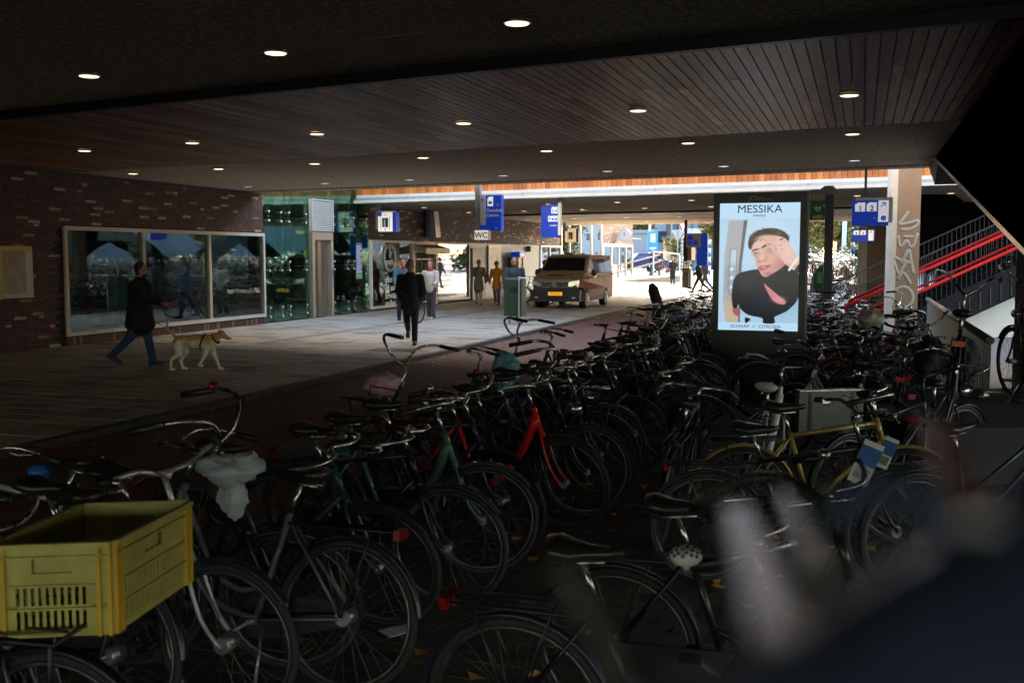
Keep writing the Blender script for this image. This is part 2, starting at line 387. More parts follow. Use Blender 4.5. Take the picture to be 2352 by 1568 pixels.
# underpass closed off behind and at the far left
# fascia of the far deck: orange slats over a white gutter beam
fa = thing('deck_fascia', 'bright orange timber slat fascia above the white beam on the far rail deck', 'fascia')
fa.rotation_euler = (0, 0, RZ)
OR = [obj_var(mat('orange_slat_%d' % k, c, .5, var=.18, vs=4, grain=(3, 3, .6)), .16) for k, c in enumerate(((.56, .15, .022), (.46, .115, .016), (.62, .19, .03)))]
dW = Vector((N.dot(-W), U.dot(-W), 0)); angW = math.atan2(dW.y, dW.x)
sl = [MB().box((0, 0, .5), (.145, .025, 1.0)).mesh('slat', m) for m in OR]
for i in range(300):
    t = -22+i*.155
    p0 = Vector((-6, smn(-6, 27.9), 0)); q = p0+dW*t
    if seen(S(q.x, q.y, 4.1), 30): o = link('slat', sl[R.randrange(3)], fa, (q.x, q.y, 3.93)); o.rotation_euler = (0, 0, angW)
WB = mat('white_beam', (.72, .67, .58), .35, var=.1, vs=2); GP = mat('grey_gutter', (.4, .4, .4), .35, .5, var=.1)
bm_ = thing('gutter_beam', 'long white box beam with grey gutter pipe under the orange fascia', 'beam'); bm_.rotation_euler = (0, 0, RZ)
n0 = -16.0
def wseg(mb, na, nb, m0, m1, z0, z1, mi=0): return strip(mb, na, nb, m0, m1, z0, z1, mi)
wseg(MB(), n0, 26, 27.5, 27.94, 3.66, 3.74).build('lower_flange', WB, bm_)
wseg(MB(), n0, 26, 27.62, 27.93, 3.745, 3.83).build('gutter', GP, bm_)
wseg(MB(), n0, 26, 27.70, 27.93, 3.835, 3.925).build('upper_flange', WB, bm_)
mb = MB()
for i in range(9):
    n = -14+i*4.2; P = Vector((n, smn(n, 27.61), 3.785)); mb.box(P, (.05, .03, .09))
mb.build('bracket', STEEL, bm_)
mb = MB(); wseg(mb, NL, 26, 28.05, 28.2, 3.93, 5.4); mb.build('fascia_backing', BLACK, fa)
mb = MB(); wseg(mb, -12, 14, 27.0, 27.04, 4.30, 4.34); mb.build('cable_tray', WB, bm_)
# downlights
LE = mat('downlight_lens', (.9, .85, .7), .3, emit=(1, .78, .46), es=2.4*EM)
LOFF = mat('unlit_lens_glow', (.6, .65, .75), .3, emit=(.8, .9, 1), es=.08)  # bluish glow put into the lenses of lamps that are off
rim = MB().ring((0, 0, 0), (0, 0, 1), .105, .012, 20, 6).mesh('rim', ALU)
lens = MB().cyl((0, 0, -.014), (0, 0, .012), .094, 20).mesh('lens', LE); lensd = MB().cyl((0, 0, -.013), (0, 0, .012), .098, 20).mesh('lens', LOFF)
def lamp(n, m, z, dim, label, group):
    P = NM(n, m, z); 
    if not seen(P, 40): return
    t = thing('ceiling_downlight', label, 'ceiling light', (P.x, P.y, P.z-.012), 0, group); link('rim', rim, t); link('lens', lensd if dim else lens, t)
ordn = ['first', 'second', 'third', 'fourth', 'fifth', 'sixth', 'seventh', 'eighth', 'ninth', 'tenth', 'eleventh', 'twelfth', 'thirteenth', 'fourteenth']
for m, z, desc in ((7.28, ZC, 'in the nearest concrete ceiling joint'), (11.85, Z, 'set in the dark timber ceiling'), (15.6, Z, 'in the concrete strip just past the timber ceiling'), (19.9, Z, 'near the edge of the near rail deck')):
    c = 0
    for k in range(14):
        n = -.18-2.45*k; P = NM(n, m, z)
        if not seen(P, 20) or n < -15.9: continue
        lamp(n, m, z, (m == 19.9), '%s round downlight from the right %s' % (ordn[c], desc), 'downlights in the near deck'); c += 1
for (m, z), rn in zip(((31.5, Z), (35.9, Z), (43.4, Z-.03), (48.2, Z-.04), (52, Z-.04)), ('nearest', 'second', 'middle', 'fourth', 'farthest')):
    c = 0
    for k in range(-4, 8):
        n = -.18-2.45*k*1.02
        if n < -15.9 or not seen(NM(n, m, z), 40): continue
        lamp(n, m, z, False, '%s small warm downlight from the right in the %s row under the far deck' % (ordn[c], rn), 'downlights under the far deck'); c += 1
# ------------------------------------------------------------------ the brick building on the left
WN = -16.1
def ws(px, py=600): p = onN(px, py, WN); return p.dot(U)
def wz(px, py): return onN(px, py, WN).z
BR = [mat('dark_clinker_brick_%d' % k, c, .6, var=.3, vs=10) for k, c in enumerate(((.07, .026, .015), (.05, .02, .013), (.095, .034, .018)))]
BRP = [obj_var(mat('pale_brick', (.42, .30, .20), .6, var=.25, vs=12), .25), obj_var(mat('tan_brick', (.28, .16, .09), .6, var=.2, vs=12), .2)]
MORT = mat('dark_mortar', (.016, .012, .011), .9)
BL, BH = .33, .07
pb = [MB().b2((-.012, .005, .005), (.006, BL-.006, BH-.006)).mesh('brick', m) for m in BRP]
pbh = [MB().b2((-.012, .005, .005), (.006, BL/2-.006, BH-.006)).mesh('brick', m) for m in BRP]
def brickface(parent, s0, s1, z0, z1, holes=(), pale=.075, cap=150, n=WN):
    rest = MB(); cnt = 0; r = 0; z = z0
    while z+BH*.7 < z1:
        s = s0-R.random()*BL
        while s < s1:
            L = BL if R.random() > .15 else BL/2
            a, b = max(s, s0), min(s+L, s1)
            zc = z+BH/2; sc_ = (a+b)/2
            if b-a > .05 and not any(h[0] < b-.02 and a+.02 < h[1] and h[2] < zc < h[3] for h in holes):
                if R.random() < pale and abs((b-a)-L) < .001:
                    k = R.random() < .35
                    if cnt < cap: link('brick', (pb if L == BL else pbh)[k], parent, (n, a, z)); cnt += 1
                    else: rest.b2((n-.01, a+.005, z+.005), (n+.006, b-.006, z+BH-.006), 3+k)
                else: rest.b2((n-.01, a+.005, z+.005), (n+R.uniform(-.001, .004), b-.006, z+BH-.006), R.randrange(3))
            s += L
        z += BH; r += 1
    rest.build('brickwork', BR+BRP, parent)['kind'] = 'stuff'
sW0, sW1 = ws(148, 655), ws(607, 640); s1, s2 = ws(330, 650), ws(481, 650)
zT1 = 2.56; zB1 = .20
TW0, TW1 = ws(607, 640), ws(849, 640)           # lift tower
wall = thing('brick_wall', 'dark brick station wall with pale flecked bricks left of the glass lift tower', 'wall'); wall.rotation_euler = (0, 0, RZ)
MB().b2((WN-.35, -30, -.05), (WN-.01, sW0, Z+.4)).b2((WN-.35, sW0, zT1), (WN-.01, sW1, Z+.4)).b2((WN-.35, sW0, -.05), (WN-.01, sW1, zB1-.02)).build('mortar', MORT, wall)
hole = [(sW0, sW1, 0, zT1)]
brickface(wall, 14.3, sW1, 0, Z-.05, hole, .09, 220)
MB().b2((WN-.01, 14, Z-.05), (WN+.03, sW1, Z+.0)).build('top_trim', mat('blue_black_trim', (.01, .016, .035), .5), wall)
sold = MB().b2((-.01, .004, .01), (.008, .061, .165)).mesh('brick', BR[2]); solp = MB().b2((-.01, .004, .01), (.008, .061, .165)).mesh('brick', BRP[1])
k = 0; s = sW0
while s < sW1-.06:
    link('brick', solp if R.random() < .1 else sold, wall, (WN, s, 0)); s += .066; k += 1
# glazing
G1 = glassmat('dark_window_glass', (.72, .80, .77), .02, .9)
G2 = glassmat('lift_tower_glass', (.52, .72, .65), .03, .75, (.80, 1, .93))
G3 = glassmat('reflective_glass', (.55, .60, .58), .34)
def glazed(label, cuts, z0, z1, fm=CREAM, gm=G1, fw=.085, group=None, nm='shop_window', n=WN):
    t = thing(nm, label, 'window', S(n, cuts[0]), RZ, group); b = cuts[0]
    mb = MB(); L = cuts[-1]-b
    mb.b2((-.08, 0, z1-fw), (.05, L, z1)).b2((-.08, 0, z0), (.05, L, z0+fw)).b2((-.08, 0, z0+fw), (.05, fw, z1-fw)).b2((-.08, L-fw, z0+fw), (.05, L, z1-fw))
    mb.build('frame', fm, t)
    for c in cuts[1:-1]:
        MB().b2((-.08, c-b-fw*.55, z0+fw), (.05, c-b-.006, z1-fw)).b2((-.08, c-b+.006, z0+fw), (.05, c-b+fw*.55, z1-fw)).build('mullion', fm, t)
    for a, c in zip(cuts[:-1], cuts[1:]):
        MB().b2((-.03, a-b+fw*.5, z0+fw*.9), (-.018, c-b-fw*.5, z1-fw*.9)).build('pane', gm, t)
    return t
glazed('long cream framed shop window of three panes with parked bicycles inside', [sW0, s1, s2, sW1], zB1, zT1)
# interior of the bicycle store
INN = -23.5
rm = frame('store_interior'); IW = mat('store_wall', (.30, .29, .27), .8, var=.12, vs=1.5); FL = mat('store_floor', (.12, .12, .12), .5, var=.2, vs=2)
MB().b2((INN-.2, 12, -.05), (INN, 80, 3.7)).build('back_wall', IW, rm)
MB().b2((INN, 12, -.06), (WN-.35, 80, -.005)).build('floor_slab', FL, rm)
MB().b2((INN, 11.8, 0), (WN-.36, 12, 3.7)).build('side_wall', IW, rm)
MB().b2((INN, 12, 3.2), (WN-.4, TW0-.2, 3.3)).build('inner_ceiling', mat('store_ceiling', (.2, .19, .17), .8), rm)
MB().b2((INN, TW1+.2, 3.2), (WN-.4, 80, 3.3)).build('inner_ceiling', MC['store_ceiling'], rm)
for s in (21.5, 24.6, 38.2, 45, 52): MB().b2((WN-3.2, s, 0), (WN-2.75, s+.45, 3.2)).build('pillar', mat('store_pillar', (.22, .21, .2), .8, var=.1), rm)
MB().b2((WN-1.9, s1+.3, 0), (WN-1.8, s1+1.7, 2.3)).build('screen_panel', mat('grey_panel', (.3, .33, .32), .5), rm)
YL = mat('yellow_lit_panel', (.8, .55, .02), .4, emit=(1, .62, .03), es=1.1*EM)
WL = mat('interior_strip_light', (.9, .9, .85), .4, emit=(1, .92, .75), es=16*EM)
def strip_light(n, s, z, L, m=WL, lab='slim strip light glowing inside the bicycle store'):
    t = thing('strip_light', lab, 'light', S(n, s, z), RZ, 'strip lights inside the bicycle store')
    MB().b2((-.05, 0, .02), (.05, L, .05)).build('housing', WHITEP, t); MB().b2((-.04, .01, 0), (.04, L-.01, .019)).build('tube', m, t)
for i, s in enumerate((17.5, 20.5, 23.5, 26.5, 38, 41, 50, 56)): strip_light(WN-4.2, s, 3.13, 1.4, lab='%s slim strip light from the left inside the bicycle store' % ordn[i])
# lift tower: glass sheets held by spider fittings
tw = thing('lift_tower', 'tall green glass lift tower with steel spider fittings between two brick walls', 'lift tower'); tw.rotation_euler = (0, 0, RZ)
dL, dR = ws(711, 640), ws(759, 640)
cut = [TW0+.02, ws(655, 640), dL, dR, ws(805, 640), TW1-.02]
zs = [.05, 1.62, 3.05, 4.6, 6.2]
FT = mat('spider_fitting', (.7, .7, .68), .2, 1)
for i, (a, b) in enumerate(zip(cut[:-1], cut[1:])):
    for z0, z1 in zip(zs[:-1], zs[1:]):
        if i == 2 and z1 < 3.6: continue
        MB().b2((WN-.01, a+.01, z0+.01), (WN+.006, b-.01, z1-.01)).build('pane', G2, tw)
fit = MB().bar((0, 0, -.13), (0, 0, .13), .02).ell((.03, 0, .13), (.03, .035, .035), 8, 6).ell((.03, 0, -.13), (.03, .035, .035), 8, 6).box((-.06, 0, 0), (.14, .02, .03)).mesh('fitting', FT)
for c in cut:
    for z in (.3, 1.62, 3.05, 4.6):
        for d in (-.22, .22):
            if TW0 < c+d < TW1 and not (dL < c+d < dR): link('fitting', fit, tw, (WN+.012, c+d, z))
TS = mat('tower_steel', (.05, .085, .08), .45, .3)
for s in (cut[0]+.25, cut[1], cut[2]-.25, cut[4], cut[5]-.3): MB().cyl((WN-.45, s, 0), (WN-.45, s, 6.2), .09, 12).build('post', TS, tw)
MB().bar((WN-.45, TW0, 3.05), (WN-.45, TW1, 3.05), .14).bar((WN-.45, TW0, 4.6), (WN-.45, TW1, 4.6), .1).build('cross_beam', TS, tw)
for s in (dL+.15, dR-.15, dR+.9):
    MB().bar((WN-2.2, s, 0), (WN-2.2, s, 6), .09).build('shaft_post', TS, tw)
MB().b2((WN-3.4, dL-.6, 0), (WN-3.3, dR+1.2, 6)).build('shaft_wall', mat('pale_shaft_wall', (.35, .42, .38), .7, var=.1), tw)
# lift front
lf = thing('lift_door', 'brushed steel lift doorway with tall dark sliding doors in the glass tower', 'lift door', S(WN, dL), RZ); w = dR-dL; zd = 2.42
SST = mat('brushed_steel_door', (.36, .31, .26), .32, .85, var=.15, vs=3, grain=(1, 1, .1)); SSF = mat('steel_door_frame', (.48, .44, .38), .35, .7, var=.08)
MB().b2((-.1, 0, 0), (.12, .14, zd)).b2((-.1, w-.14, 0), (.12, w, zd)).b2((-.1, 0, zd), (.12, w, zd+.24)).build('surround', SSF, lf)
MB().b2((-.08, .145, .02), (-.05, .145+(w-.29)*.42, zd-.01)).build('door_leaf', SST, lf); MB().b2((-.045, .145+(w-.29)*.40, .02), (-.015, w-.145, zd-.01)).build('door_leaf', SST, lf)
MB().b2((-.048, .25, .4), (-.044, .37, zd-.1)).build('vision_slot', mat('dark_slot', (.03, .035, .03), .1), lf)
MB().b2((.121, w-.10, .95), (.128, w-.03, 1.35)).build('call_panel', STEEL, lf); MB().b2((.129, w-.09, 1.28), (.133, w-.04, 1.5)).build('blue_sticker', NSBLUE, lf)
lv = thing('louvre_grille', 'pale slatted louvre grille above the lift door', 'ventilation grille', S(WN, dL, zd+.26), RZ)
MB().b2((.02, -.02, 0), (.14, .03, .95)).b2((.02, w-.03, 0), (.14, w+.02, .95)).b2((.02, -.02, .95), (.14, w+.02, .99)).b2((.02, .03, 0), (.03, w-.03, .95)).build('housing', mat('louvre_paint', (.5, .49, .46), .4), lv)
sm_ = MB().box((0, (w-.06)/2, 0), (.06, w-.06, .012), rot=Matrix.Rotation(rad(35), 3, 'Y')).mesh('slat', mat('louvre_slat', (.72, .70, .66), .4))
for i in range(17): link('slat', sm_, lv, (.105, .03, .035+i*.054))
# yellow lit panels and notice inside the tower
for i, (px, py, w_, h_, nn) in enumerate(((726, 575, .5, .32, -19), (835, 578, .55, .45, -18.6), (866, 577, .5, .5, -19), (811, 560, .25, .4, -20), (688, 530, .6, .12, -20))):
    P = onN(px if i else 714-8, py, nn); 
    o = MB().prism([(0, -w_/2, 0), (0, w_/2, 0), (0, w_/2*.6, -h_), (0, -w_/2*.6, -h_)], (.06, 0, 0)).build('panel_lamp', YL, None, P, RZ)
    tag(o, ['wide', 'left large', 'right large', 'small faint', 'thin'][i]+' glowing yellow panel lamp seen through the green tower glass', 'lamp')
P = onN(825, 606, WN+.02)
nb = thing('notice_panel', 'tall narrow blue notice with green foot stuck on the tower glass', 'notice', P, RZ)
MB().b2((-.01, -.22, -.35), (.0, .22, .7)).build('blue_sheet', mat('notice_blue', (.03, .12, .4), .4), nb); MB().b2((-.01, -.22, -.5), (.0, .22, -.352)).build('green_foot', mat('notice_green', (.02, .35, .1), .4), nb)
mb = MB()
for i in range(13): mb.b2((.001, -.18, -.28+i*.07), (.003, .18-.1*(i % 3 == 1), -.25+i*.07))
mb.build('text_lines', SIGNW, nb)
# second brick wall with shopfront
s20, s21 = TW1, ws(1287, 560)
zT2 = 2.48
BRK2 = [mat('shade_toned_clinker_%d' % k, c, .65, var=.3, vs=10) for k, c in enumerate(((.045, .018, .013), (.034, .014, .011), (.06, .023, .016)))]  # darker copy of the clinker brick, shade put into its colour
w2 = thing('brick_wall', 'dark flecked brick band above the shopfronts right of the lift tower', 'wall'); w2.rotation_euler = (0, 0, RZ)
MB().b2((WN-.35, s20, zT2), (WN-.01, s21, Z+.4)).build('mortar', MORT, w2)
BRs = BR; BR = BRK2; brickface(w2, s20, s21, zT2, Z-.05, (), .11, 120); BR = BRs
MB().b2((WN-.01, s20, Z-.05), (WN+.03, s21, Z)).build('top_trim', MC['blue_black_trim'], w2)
c = [ws(x, 640) for x in (851, 948, 1002, 1077)]
glazed('cream framed shop window with white clock decal and lettering beside the tower', [c[0], c[1]], .08, zT2)
glazed('wide cream framed shop window mirroring sunlit bicycles and street', [c[2], c[3]], .08, zT2, gm=G3)
# clock decal and lettering on the pane
DEC = mat('white_vinyl', (.8, .8, .78), .5)
P = onN(896, 600, WN+.0); dc = thing('window_decal', 'white vinyl clock drawing and Dutch lettering on the shop pane', 'window lettering', S(WN, P.dot(U), 0), RZ)
zc = P.z+.12
MB().ring((.0, 0, zc), (1, 0, 0), .48, .016, 40, 4).ring((.0, 0, zc), (1, 0, 0), .40, .005, 40, 4).build('clock_ring', DEC, dc)
mb = MB()
for i in range(12):
    a = i*math.pi/6; mb.bar((.0, math.cos(a)*.38, zc+math.sin(a)*.38), (0, math.cos(a)*.44, zc+math.sin(a)*.44), .02)
mb.bar((0, 0, zc), (0, .14, zc+.22), .02).bar((0, 0, zc), (0, -.02, zc+.36), .02); mb.build('clock_marks', DEC, dc)
RT = (rad(90), 0, rad(90))
for i, tx in enumerate(('elke eerste', '24 uur', 'bewaakt', 'stallen')): text('lettering', tx, .34, DEC, dc, (.0, -.42, .98-i*.29), RT, align='LEFT', bold=.004)
text('lettering', '24 uur', .3, DEC, dc, (.0, .3, 1.42), RT, align='LEFT', bold=.004); text('lettering', 'gratis', .3, DEC, dc, (0, -.05, 1.62), RT, bold=.004)
# security gate with turnstile arms between the panes
gt = thing('turnstile_gate', 'brown security gate with barred upper door and canopy beside the shop windows', 'gate', S(WN, c[1]), RZ); wg = c[2]-c[1]
TB = mat('taupe_metal', (.36, .29, .23), .45, .3, var=.1)
MB().b2((-.2, .02, 0), (.05, .14, zT2)).b2((-.2, wg-.14, 0), (.05, wg-.02, zT2)).b2((-.2, .02, zT2-.12), (.05, wg-.02, zT2)).build('post_frame', TB, gt)
MB().prism([(.05, .05, 2.16), (.55, .05, 2.0), (.55, .05, 2.22), (.05, .05, 2.36)], (0, wg+.1, 0)).build('canopy', TB, gt)
for i in range(6): MB().cyl((-.05, .22+i*(wg-.44)/5, .1), (-.05, .22+i*(wg-.44)/5, 2.1), .02, 6).build('bar', TB, gt)
for z in (.15, .7, 1.25, 1.8, 2.08): MB().bar((-.04, .14, z), (-.04, wg-.14, z), .05).build('rail', TB, gt)
BRASS = mat('pale_steel_arm', (.5, .42, .28), .3, .9)
for i in range(10): MB().cyl((.1, wg-.2, .15+i*.2), (.55, wg+.35, .15+i*.2), .018, 6).build('turnstile_arm', BRASS, gt)
# louvred metal section with grey door and poster
LV = mat('ribbed_cladding', (.22, .24, .26), .45, .3)
c2 = [ws(x, 640) for x in (1079, 1116, 1148, 1212, 1240, 1287)]
mc = thing('metal_cladding', 'grey ribbed metal wall panels around the grey service door', 'wall cladding', S(WN, c2[0]), RZ); Lc = c2[4]-c2[0]
MB().b2((-.1, 0, 0), (-.02, Lc, zT2)).build('sheet', LV, mc)
rb = MB().box((0, Lc/2, 0), (.03, Lc, .035)).mesh('rib', LV)
for i in range(34): link('rib', rb, mc, (-.01, 0, .08+i*.07))
o = thing('service_door', 'plain grey metal service door with small white notice', 'door', S(WN, c2[0]+.25), RZ); wd_ = c2[1]-c2[0]-.5
MB().b2((.0, 0, .02), (.05, wd_, 2.2)).build('leaf', mat('door_grey', (.33, .34, .35), .5, var=.06), o); MB().b2((.051, .6, 1.35), (.055, .8, 1.7)).build('notice', SIGNW, o); MB().bar((.09, wd_-.25, 1.0), (.09, wd_-.1, 1.0), .03).build('handle', ALU, o)
MB().b2((.0, -.06, 0), (.06, 0, 2.26)).b2((0, wd_, 0), (.06, wd_+.06, 2.26)).b2((0, 0, 2.2), (.06, wd_, 2.26)).build('frame', GREY, o)
o = thing('lit_poster', 'narrow bright glass poster case on the ribbed metal wall', 'poster case', S(WN, c2[1]+.2, .75), RZ); wp = c2[2]-c2[1]-.2
MB().b2((0, 0, 0), (.07, wp, 1.65)).build('case', STEEL, o); MB().b2((.071, .06, .06), (.074, wp-.06, 1.59)).build('poster', mat('poster_print', (.55, .6, .6), .4, c2=(.75, .55, .3), var=.5, vs=2.5), o)
# ticket machine
tmn = thing('ticket_machine', 'tall orange ticket machine with blue lit header against the metal wall', 'ticket machine', S(WN+.35, (ws(1160, 640)+ws(1190, 640))/2), RZ)
OM = mat('machine_orange', (.52, .22, .02), .4, var=.06)
MB().b2((-.3, -.42, .75), (.1, .42, 1.85)).b2((.1, -.42, .75), (.14, -.30, 1.85)).b2((.1, .30, .75), (.14, .42, 1.85)).b2((-.3, -.36, 0), (.05, .36, .745)).build('cabinet', OM, tmn)
MB().b2((-.25, -.4, 1.86), (.2, .4, 2.12)).build('header', NSBLUE, tmn); MB().b2((.201, -.3, 1.92), (.205, .3, 2.06)).build('header_panel', mat('blue_lit', (.1, .4, .9), .4, emit=(.05, .35, 1), es=.5*EM), tmn)
MB().b2((.101, -.24, 1.2), (.106, .24, 1.55)).build('screen', BLACK, tmn); MB().b2((.101, -.2, .85), (.12, .2, 1.1)).build('tray', STEEL, tmn)
glazed('full height grey framed shopfront mirroring blue awnings behind the van', [c2[4], ws(1262, 640), c2[5]], .05, zT2, fm=ALU, gm=G3)
glazed('tall glass station front behind the van near the clock', [s21+.1, ws(1308, 640), ws(1333, 640), ws(1358, 640), ws(1382, 640)], .05, 4.6, fm=ALU, gm=G3, fw=.14)
c3 = [ws(x, 640) for x in (1384, 1404, 1421, 1437, 1452)]; zk = 2.75
glazed('tall glass panes under the brick clock wall at the building corner', c3, .1, zk, fm=CREAM, gm=G3, fw=.2)
w3 = thing('brick_wall', 'square red brick panel carrying the round station clock', 'wall'); w3.rotation_euler = (0, 0, RZ)
BR2 = [mat('red_brick_%d' % k, c, .6, var=.3, vs=10) for k, c in enumerate(((.14, .055, .035), (.11, .045, .03), (.17, .07, .045)))]; BRs = BR; BR = BR2
MB().b2((WN-.35, c3[0], zk), (WN-.01, c3[-1], 6.5)).build('mortar', MORT, w3); brickface(w3, c3[0], c3[-1], zk, 5.2, (), .14, 60); BR = BRs
MB().b2((WN-6, c3[-1]-.3, 0), (WN-.36, c3[-1], 6.5)).build('return_wall', BR2[0], w3)
# the clock
P = onN(1418, 541, WN); ck = thing('station_clock', 'round white faced station clock with black hands on the brick panel', 'clock', P+N*.5, rad(-22))
ck.scale = (.56, .56, .56); MB().cyl((0, .06, 0), (0, -.06, 0), .80, 32).build('casing', STEEL, ck); MB().cyl((0, -.061, 0), (0, -.07, 0), .74, 32).build('dial', mat('clock_dial', (.55, .58, .6), .4), ck)
mb = MB()
for i in range(12): a = i*math.pi/6; mb.bar((math.cos(a)*.58, -.075, math.sin(a)*.58), (math.cos(a)*.70, -.075, math.sin(a)*.70), .055, .01)
mb.build('hour_marks', BLACK, ck); MB().bar((0, -.08, -.05), (.0, -.08, .42), .08, .01).build('hour_hand', BLACK, ck); MB().bar((-.08, -.085, -.02), (.6, -.085, .16), .05, .01).build('minute_hand', BLACK, ck)
MB().bar((-.1, .06, 0), (-1.0, .3, 0), .08).build('wall_arm', BLACK, ck)
# map poster on the near wall
P = onN(33, 625, WN); mp_ = thing('map_poster', 'city map poster with yellow header on the dark brick wall', 'map', S(WN+.02, P.dot(U), P.z), RZ)
h = .52; w = (ws(73, 625)-ws(0, 625))/2*1.08
MB().b2((0, -w, -h), (.02, w, h)).build('board', mat('map_paper', (.55, .42, .30), .5, c2=(.40, .42, .30), var=.35, vs=4), mp_)
MB().b2((.021, -w, h-.09), (.023, w, h)).build('header_band', mat('map_yellow', (.6, .45, .12), .5), mp_); MB().b2((.021, -w, -h), (.023, -w+.1, h-.1)).build('side_band', MC['map_yellow'], mp_)
MB().b2((.021, w-.18, -h), (.023, w, h-.1)).build('legend', mat('map_pale', (.6, .55, .5), .5), mp_); MB().b2((.021, -w+.12, -h), (.0225, w-.2, -h+.09)).build('legend_foot', MC['map_pale'], mp_)
mb = MB()
for i in range(26):
    y, z = R.uniform(-w+.14, w-.24), R.uniform(-h+.14, h-.14); a = R.uniform(0, 3.14); L = R.uniform(.1, .35)
    q = (max(-w+.12, min(w-.2, y+math.cos(a)*L)), max(-h+.1, min(h-.1, z+math.sin(a)*L))); mb.bar((.0225, y, z), (.0225, q[0], q[1]), .002, .012, up=(1, 0, 0)) if False else mb.bar((.0225, y, z), (.0225, q[0], q[1]), .012, .002, up=(1, 0, 0))
mb.build('street_lines', mat('map_road', (.5, .18, .1), .5), mp_)
# ------------------------------------------------------------------ bicycles
PAINT = {}
def paint(k):
    if k not in PAINT:
        c = dict(black=(.008, .008, .009), blue=(.012, .035, .09), green=(.012, .04, .022), grey=(.10, .105, .11), silver=(.38, .39, .40), red=(.58, .014, .014),
                 white=(.62, .62, .60), teal=(.05, .13, .11), gold=(.42, .30, .08), navy=(.01, .015, .035), petrol=(.01, .045, .06), orange=(.6, .14, .01), brown=(.07, .03, .015), cream=(.42, .38, .27))[k]
        PAINT[k] = mat('bicycle_paint_'+k, c, .36, .35 if k in ('gold', 'silver') else 0, spec=.35, coat=.25, var=.12, vs=6)
    return PAINT[k]
BC = {}
ALUB = mat('matt_aluminium_bar', (.75, .75, .74), .4, .75)
HUB_R = Vector((-.56, 0, .35)); HUB_F = Vector((.56, 0, .35)); BB = Vector((-.09, 0, .29))
HT, HB = Vector((.33, 0, .90)), Vector((.385, 0, .73)); ST = Vector((-.25, 0, .80))
AXIS = (HT-HB).normalized()
def V3(x, y, z): return Vector((x, y, z))
def frame_mb(ft, n=8):
    mb = MB(); seat = ST
    mb.tube([BB, seat], .016, n)
    for s in (-1, 1):
        mb.tube([BB+V3(0, s*.02, 0), HUB_R+V3(0, s*.055, 0)], .010, n-2); mb.tube([seat+V3(0, s*.015, -.03), HUB_R+V3(0, s*.055, 0)], .008, n-2)
    mb.tube([HB-AXIS*.01, HT+AXIS*.01], .021, n); mb.cyl(BB+V3(0, -.035, 0), BB+V3(0, .035, 0), .024, n)
    if ft == 'diamond': mb.tube([seat-V3(-.01, 0, .02), HT-AXIS*.03], .015, n); mb.tube([HB+AXIS*.02, BB], .018, n)
    elif ft == 'omafiets':
        mb.tube(smoothpath([HT-AXIS*.03, (.26, 0, .70), (.13, 0, .48), (-.02, 0, .42), (-.14, 0, .47)], 3), .013, n); mb.tube(smoothpath([HB+AXIS*.01, (.30, 0, .56), (.16, 0, .36), BB], 3), .015, n)
    elif ft == 'step':
        mb.tube([HB+AXIS*.06, (.10, 0, .42), BB+V3(0, 0, .02)], .026, n, flat=1); mb.tube([HT-AXIS*.06, (.12, 0, .60), (-.16, 0, .54)], .015, n)
    elif ft == 'swoop':
        mb.tube(smoothpath([HT-AXIS*.06, (.25, 0, .60), (.08, 0, .38), BB], 3), [.034]*7+[.03]*3, n); mb.tube([(.22, 0, .55), (-.17, 0, .52)], .014, n)
    elif ft == 'mixte':
        mb.tube([HT-AXIS*.04, (-.16, 0, .52)], .014, n); mb.tube([HB+AXIS*.02, BB], .017, n)
    return mb
def fork_mb(n=8):
    mb = MB(); mb.tube([HB, HB-AXIS*.05], .024, n)
    for s in (-1, 1): mb.tube(smoothpath([HB-AXIS*.03+V3(0, s*.02, 0), HB-AXIS*.12+V3(0, s*.05, 0), (.475, s*.055, .46), HUB_F+V3(0, s*.055, 0)], 3), .011, n-2)
    return mb
def bar_mb(ht, n=8):
    """returns bar metal, grip paths"""
    top = HT+AXIS*.17; mb = MB()
    if ht == 'swept': L = [top+V3(.03, 0, .02), (.40, .10, 1.10), (.36, .24, 1.14), (.22, .30, 1.12), (.10, .31, 1.09)]
    elif ht == 'high': top = HT+AXIS*.24; L = [top+V3(.02, 0, .01), (.34, .09, 1.20), (.34, .20, 1.31), (.22, .29, 1.34), (.03, .32, 1.31)]
    elif ht == 'straight': L = [top+V3(.03, 0, .02), (.34, .12, 1.10), (.33, .22, 1.13), (.29, .32, 1.12), (.27, .36, 1.115)]
    elif ht == 'low': top = HT+AXIS*.10; L = [top+V3(.03, 0, .01), (.40, .10, 1.00), (.38, .22, 1.0), (.26, .28, .985), (.12, .29, .975)]
    L = [Vector(p) for p in L]; Rr = [V3(p.x, -p.y, p.z) for p in L]; path = smoothpath(Rr[::-1]+L[1:], 4)
    mb.tube(path, .0115, n, 1 if n < 7 else 0); mb.tube([HT, top], .013, n); mb.tube([top-AXIS*.02, L[0]], .018, n)
    g = [(L[-1]+(L[-2]-L[-1])*.85, L[-1]+(L[-1]-L[-2]).normalized()*.02)]; g.append(tuple(V3(p.x, -p.y, p.z) for p in g[0]))
    return mb, g, top
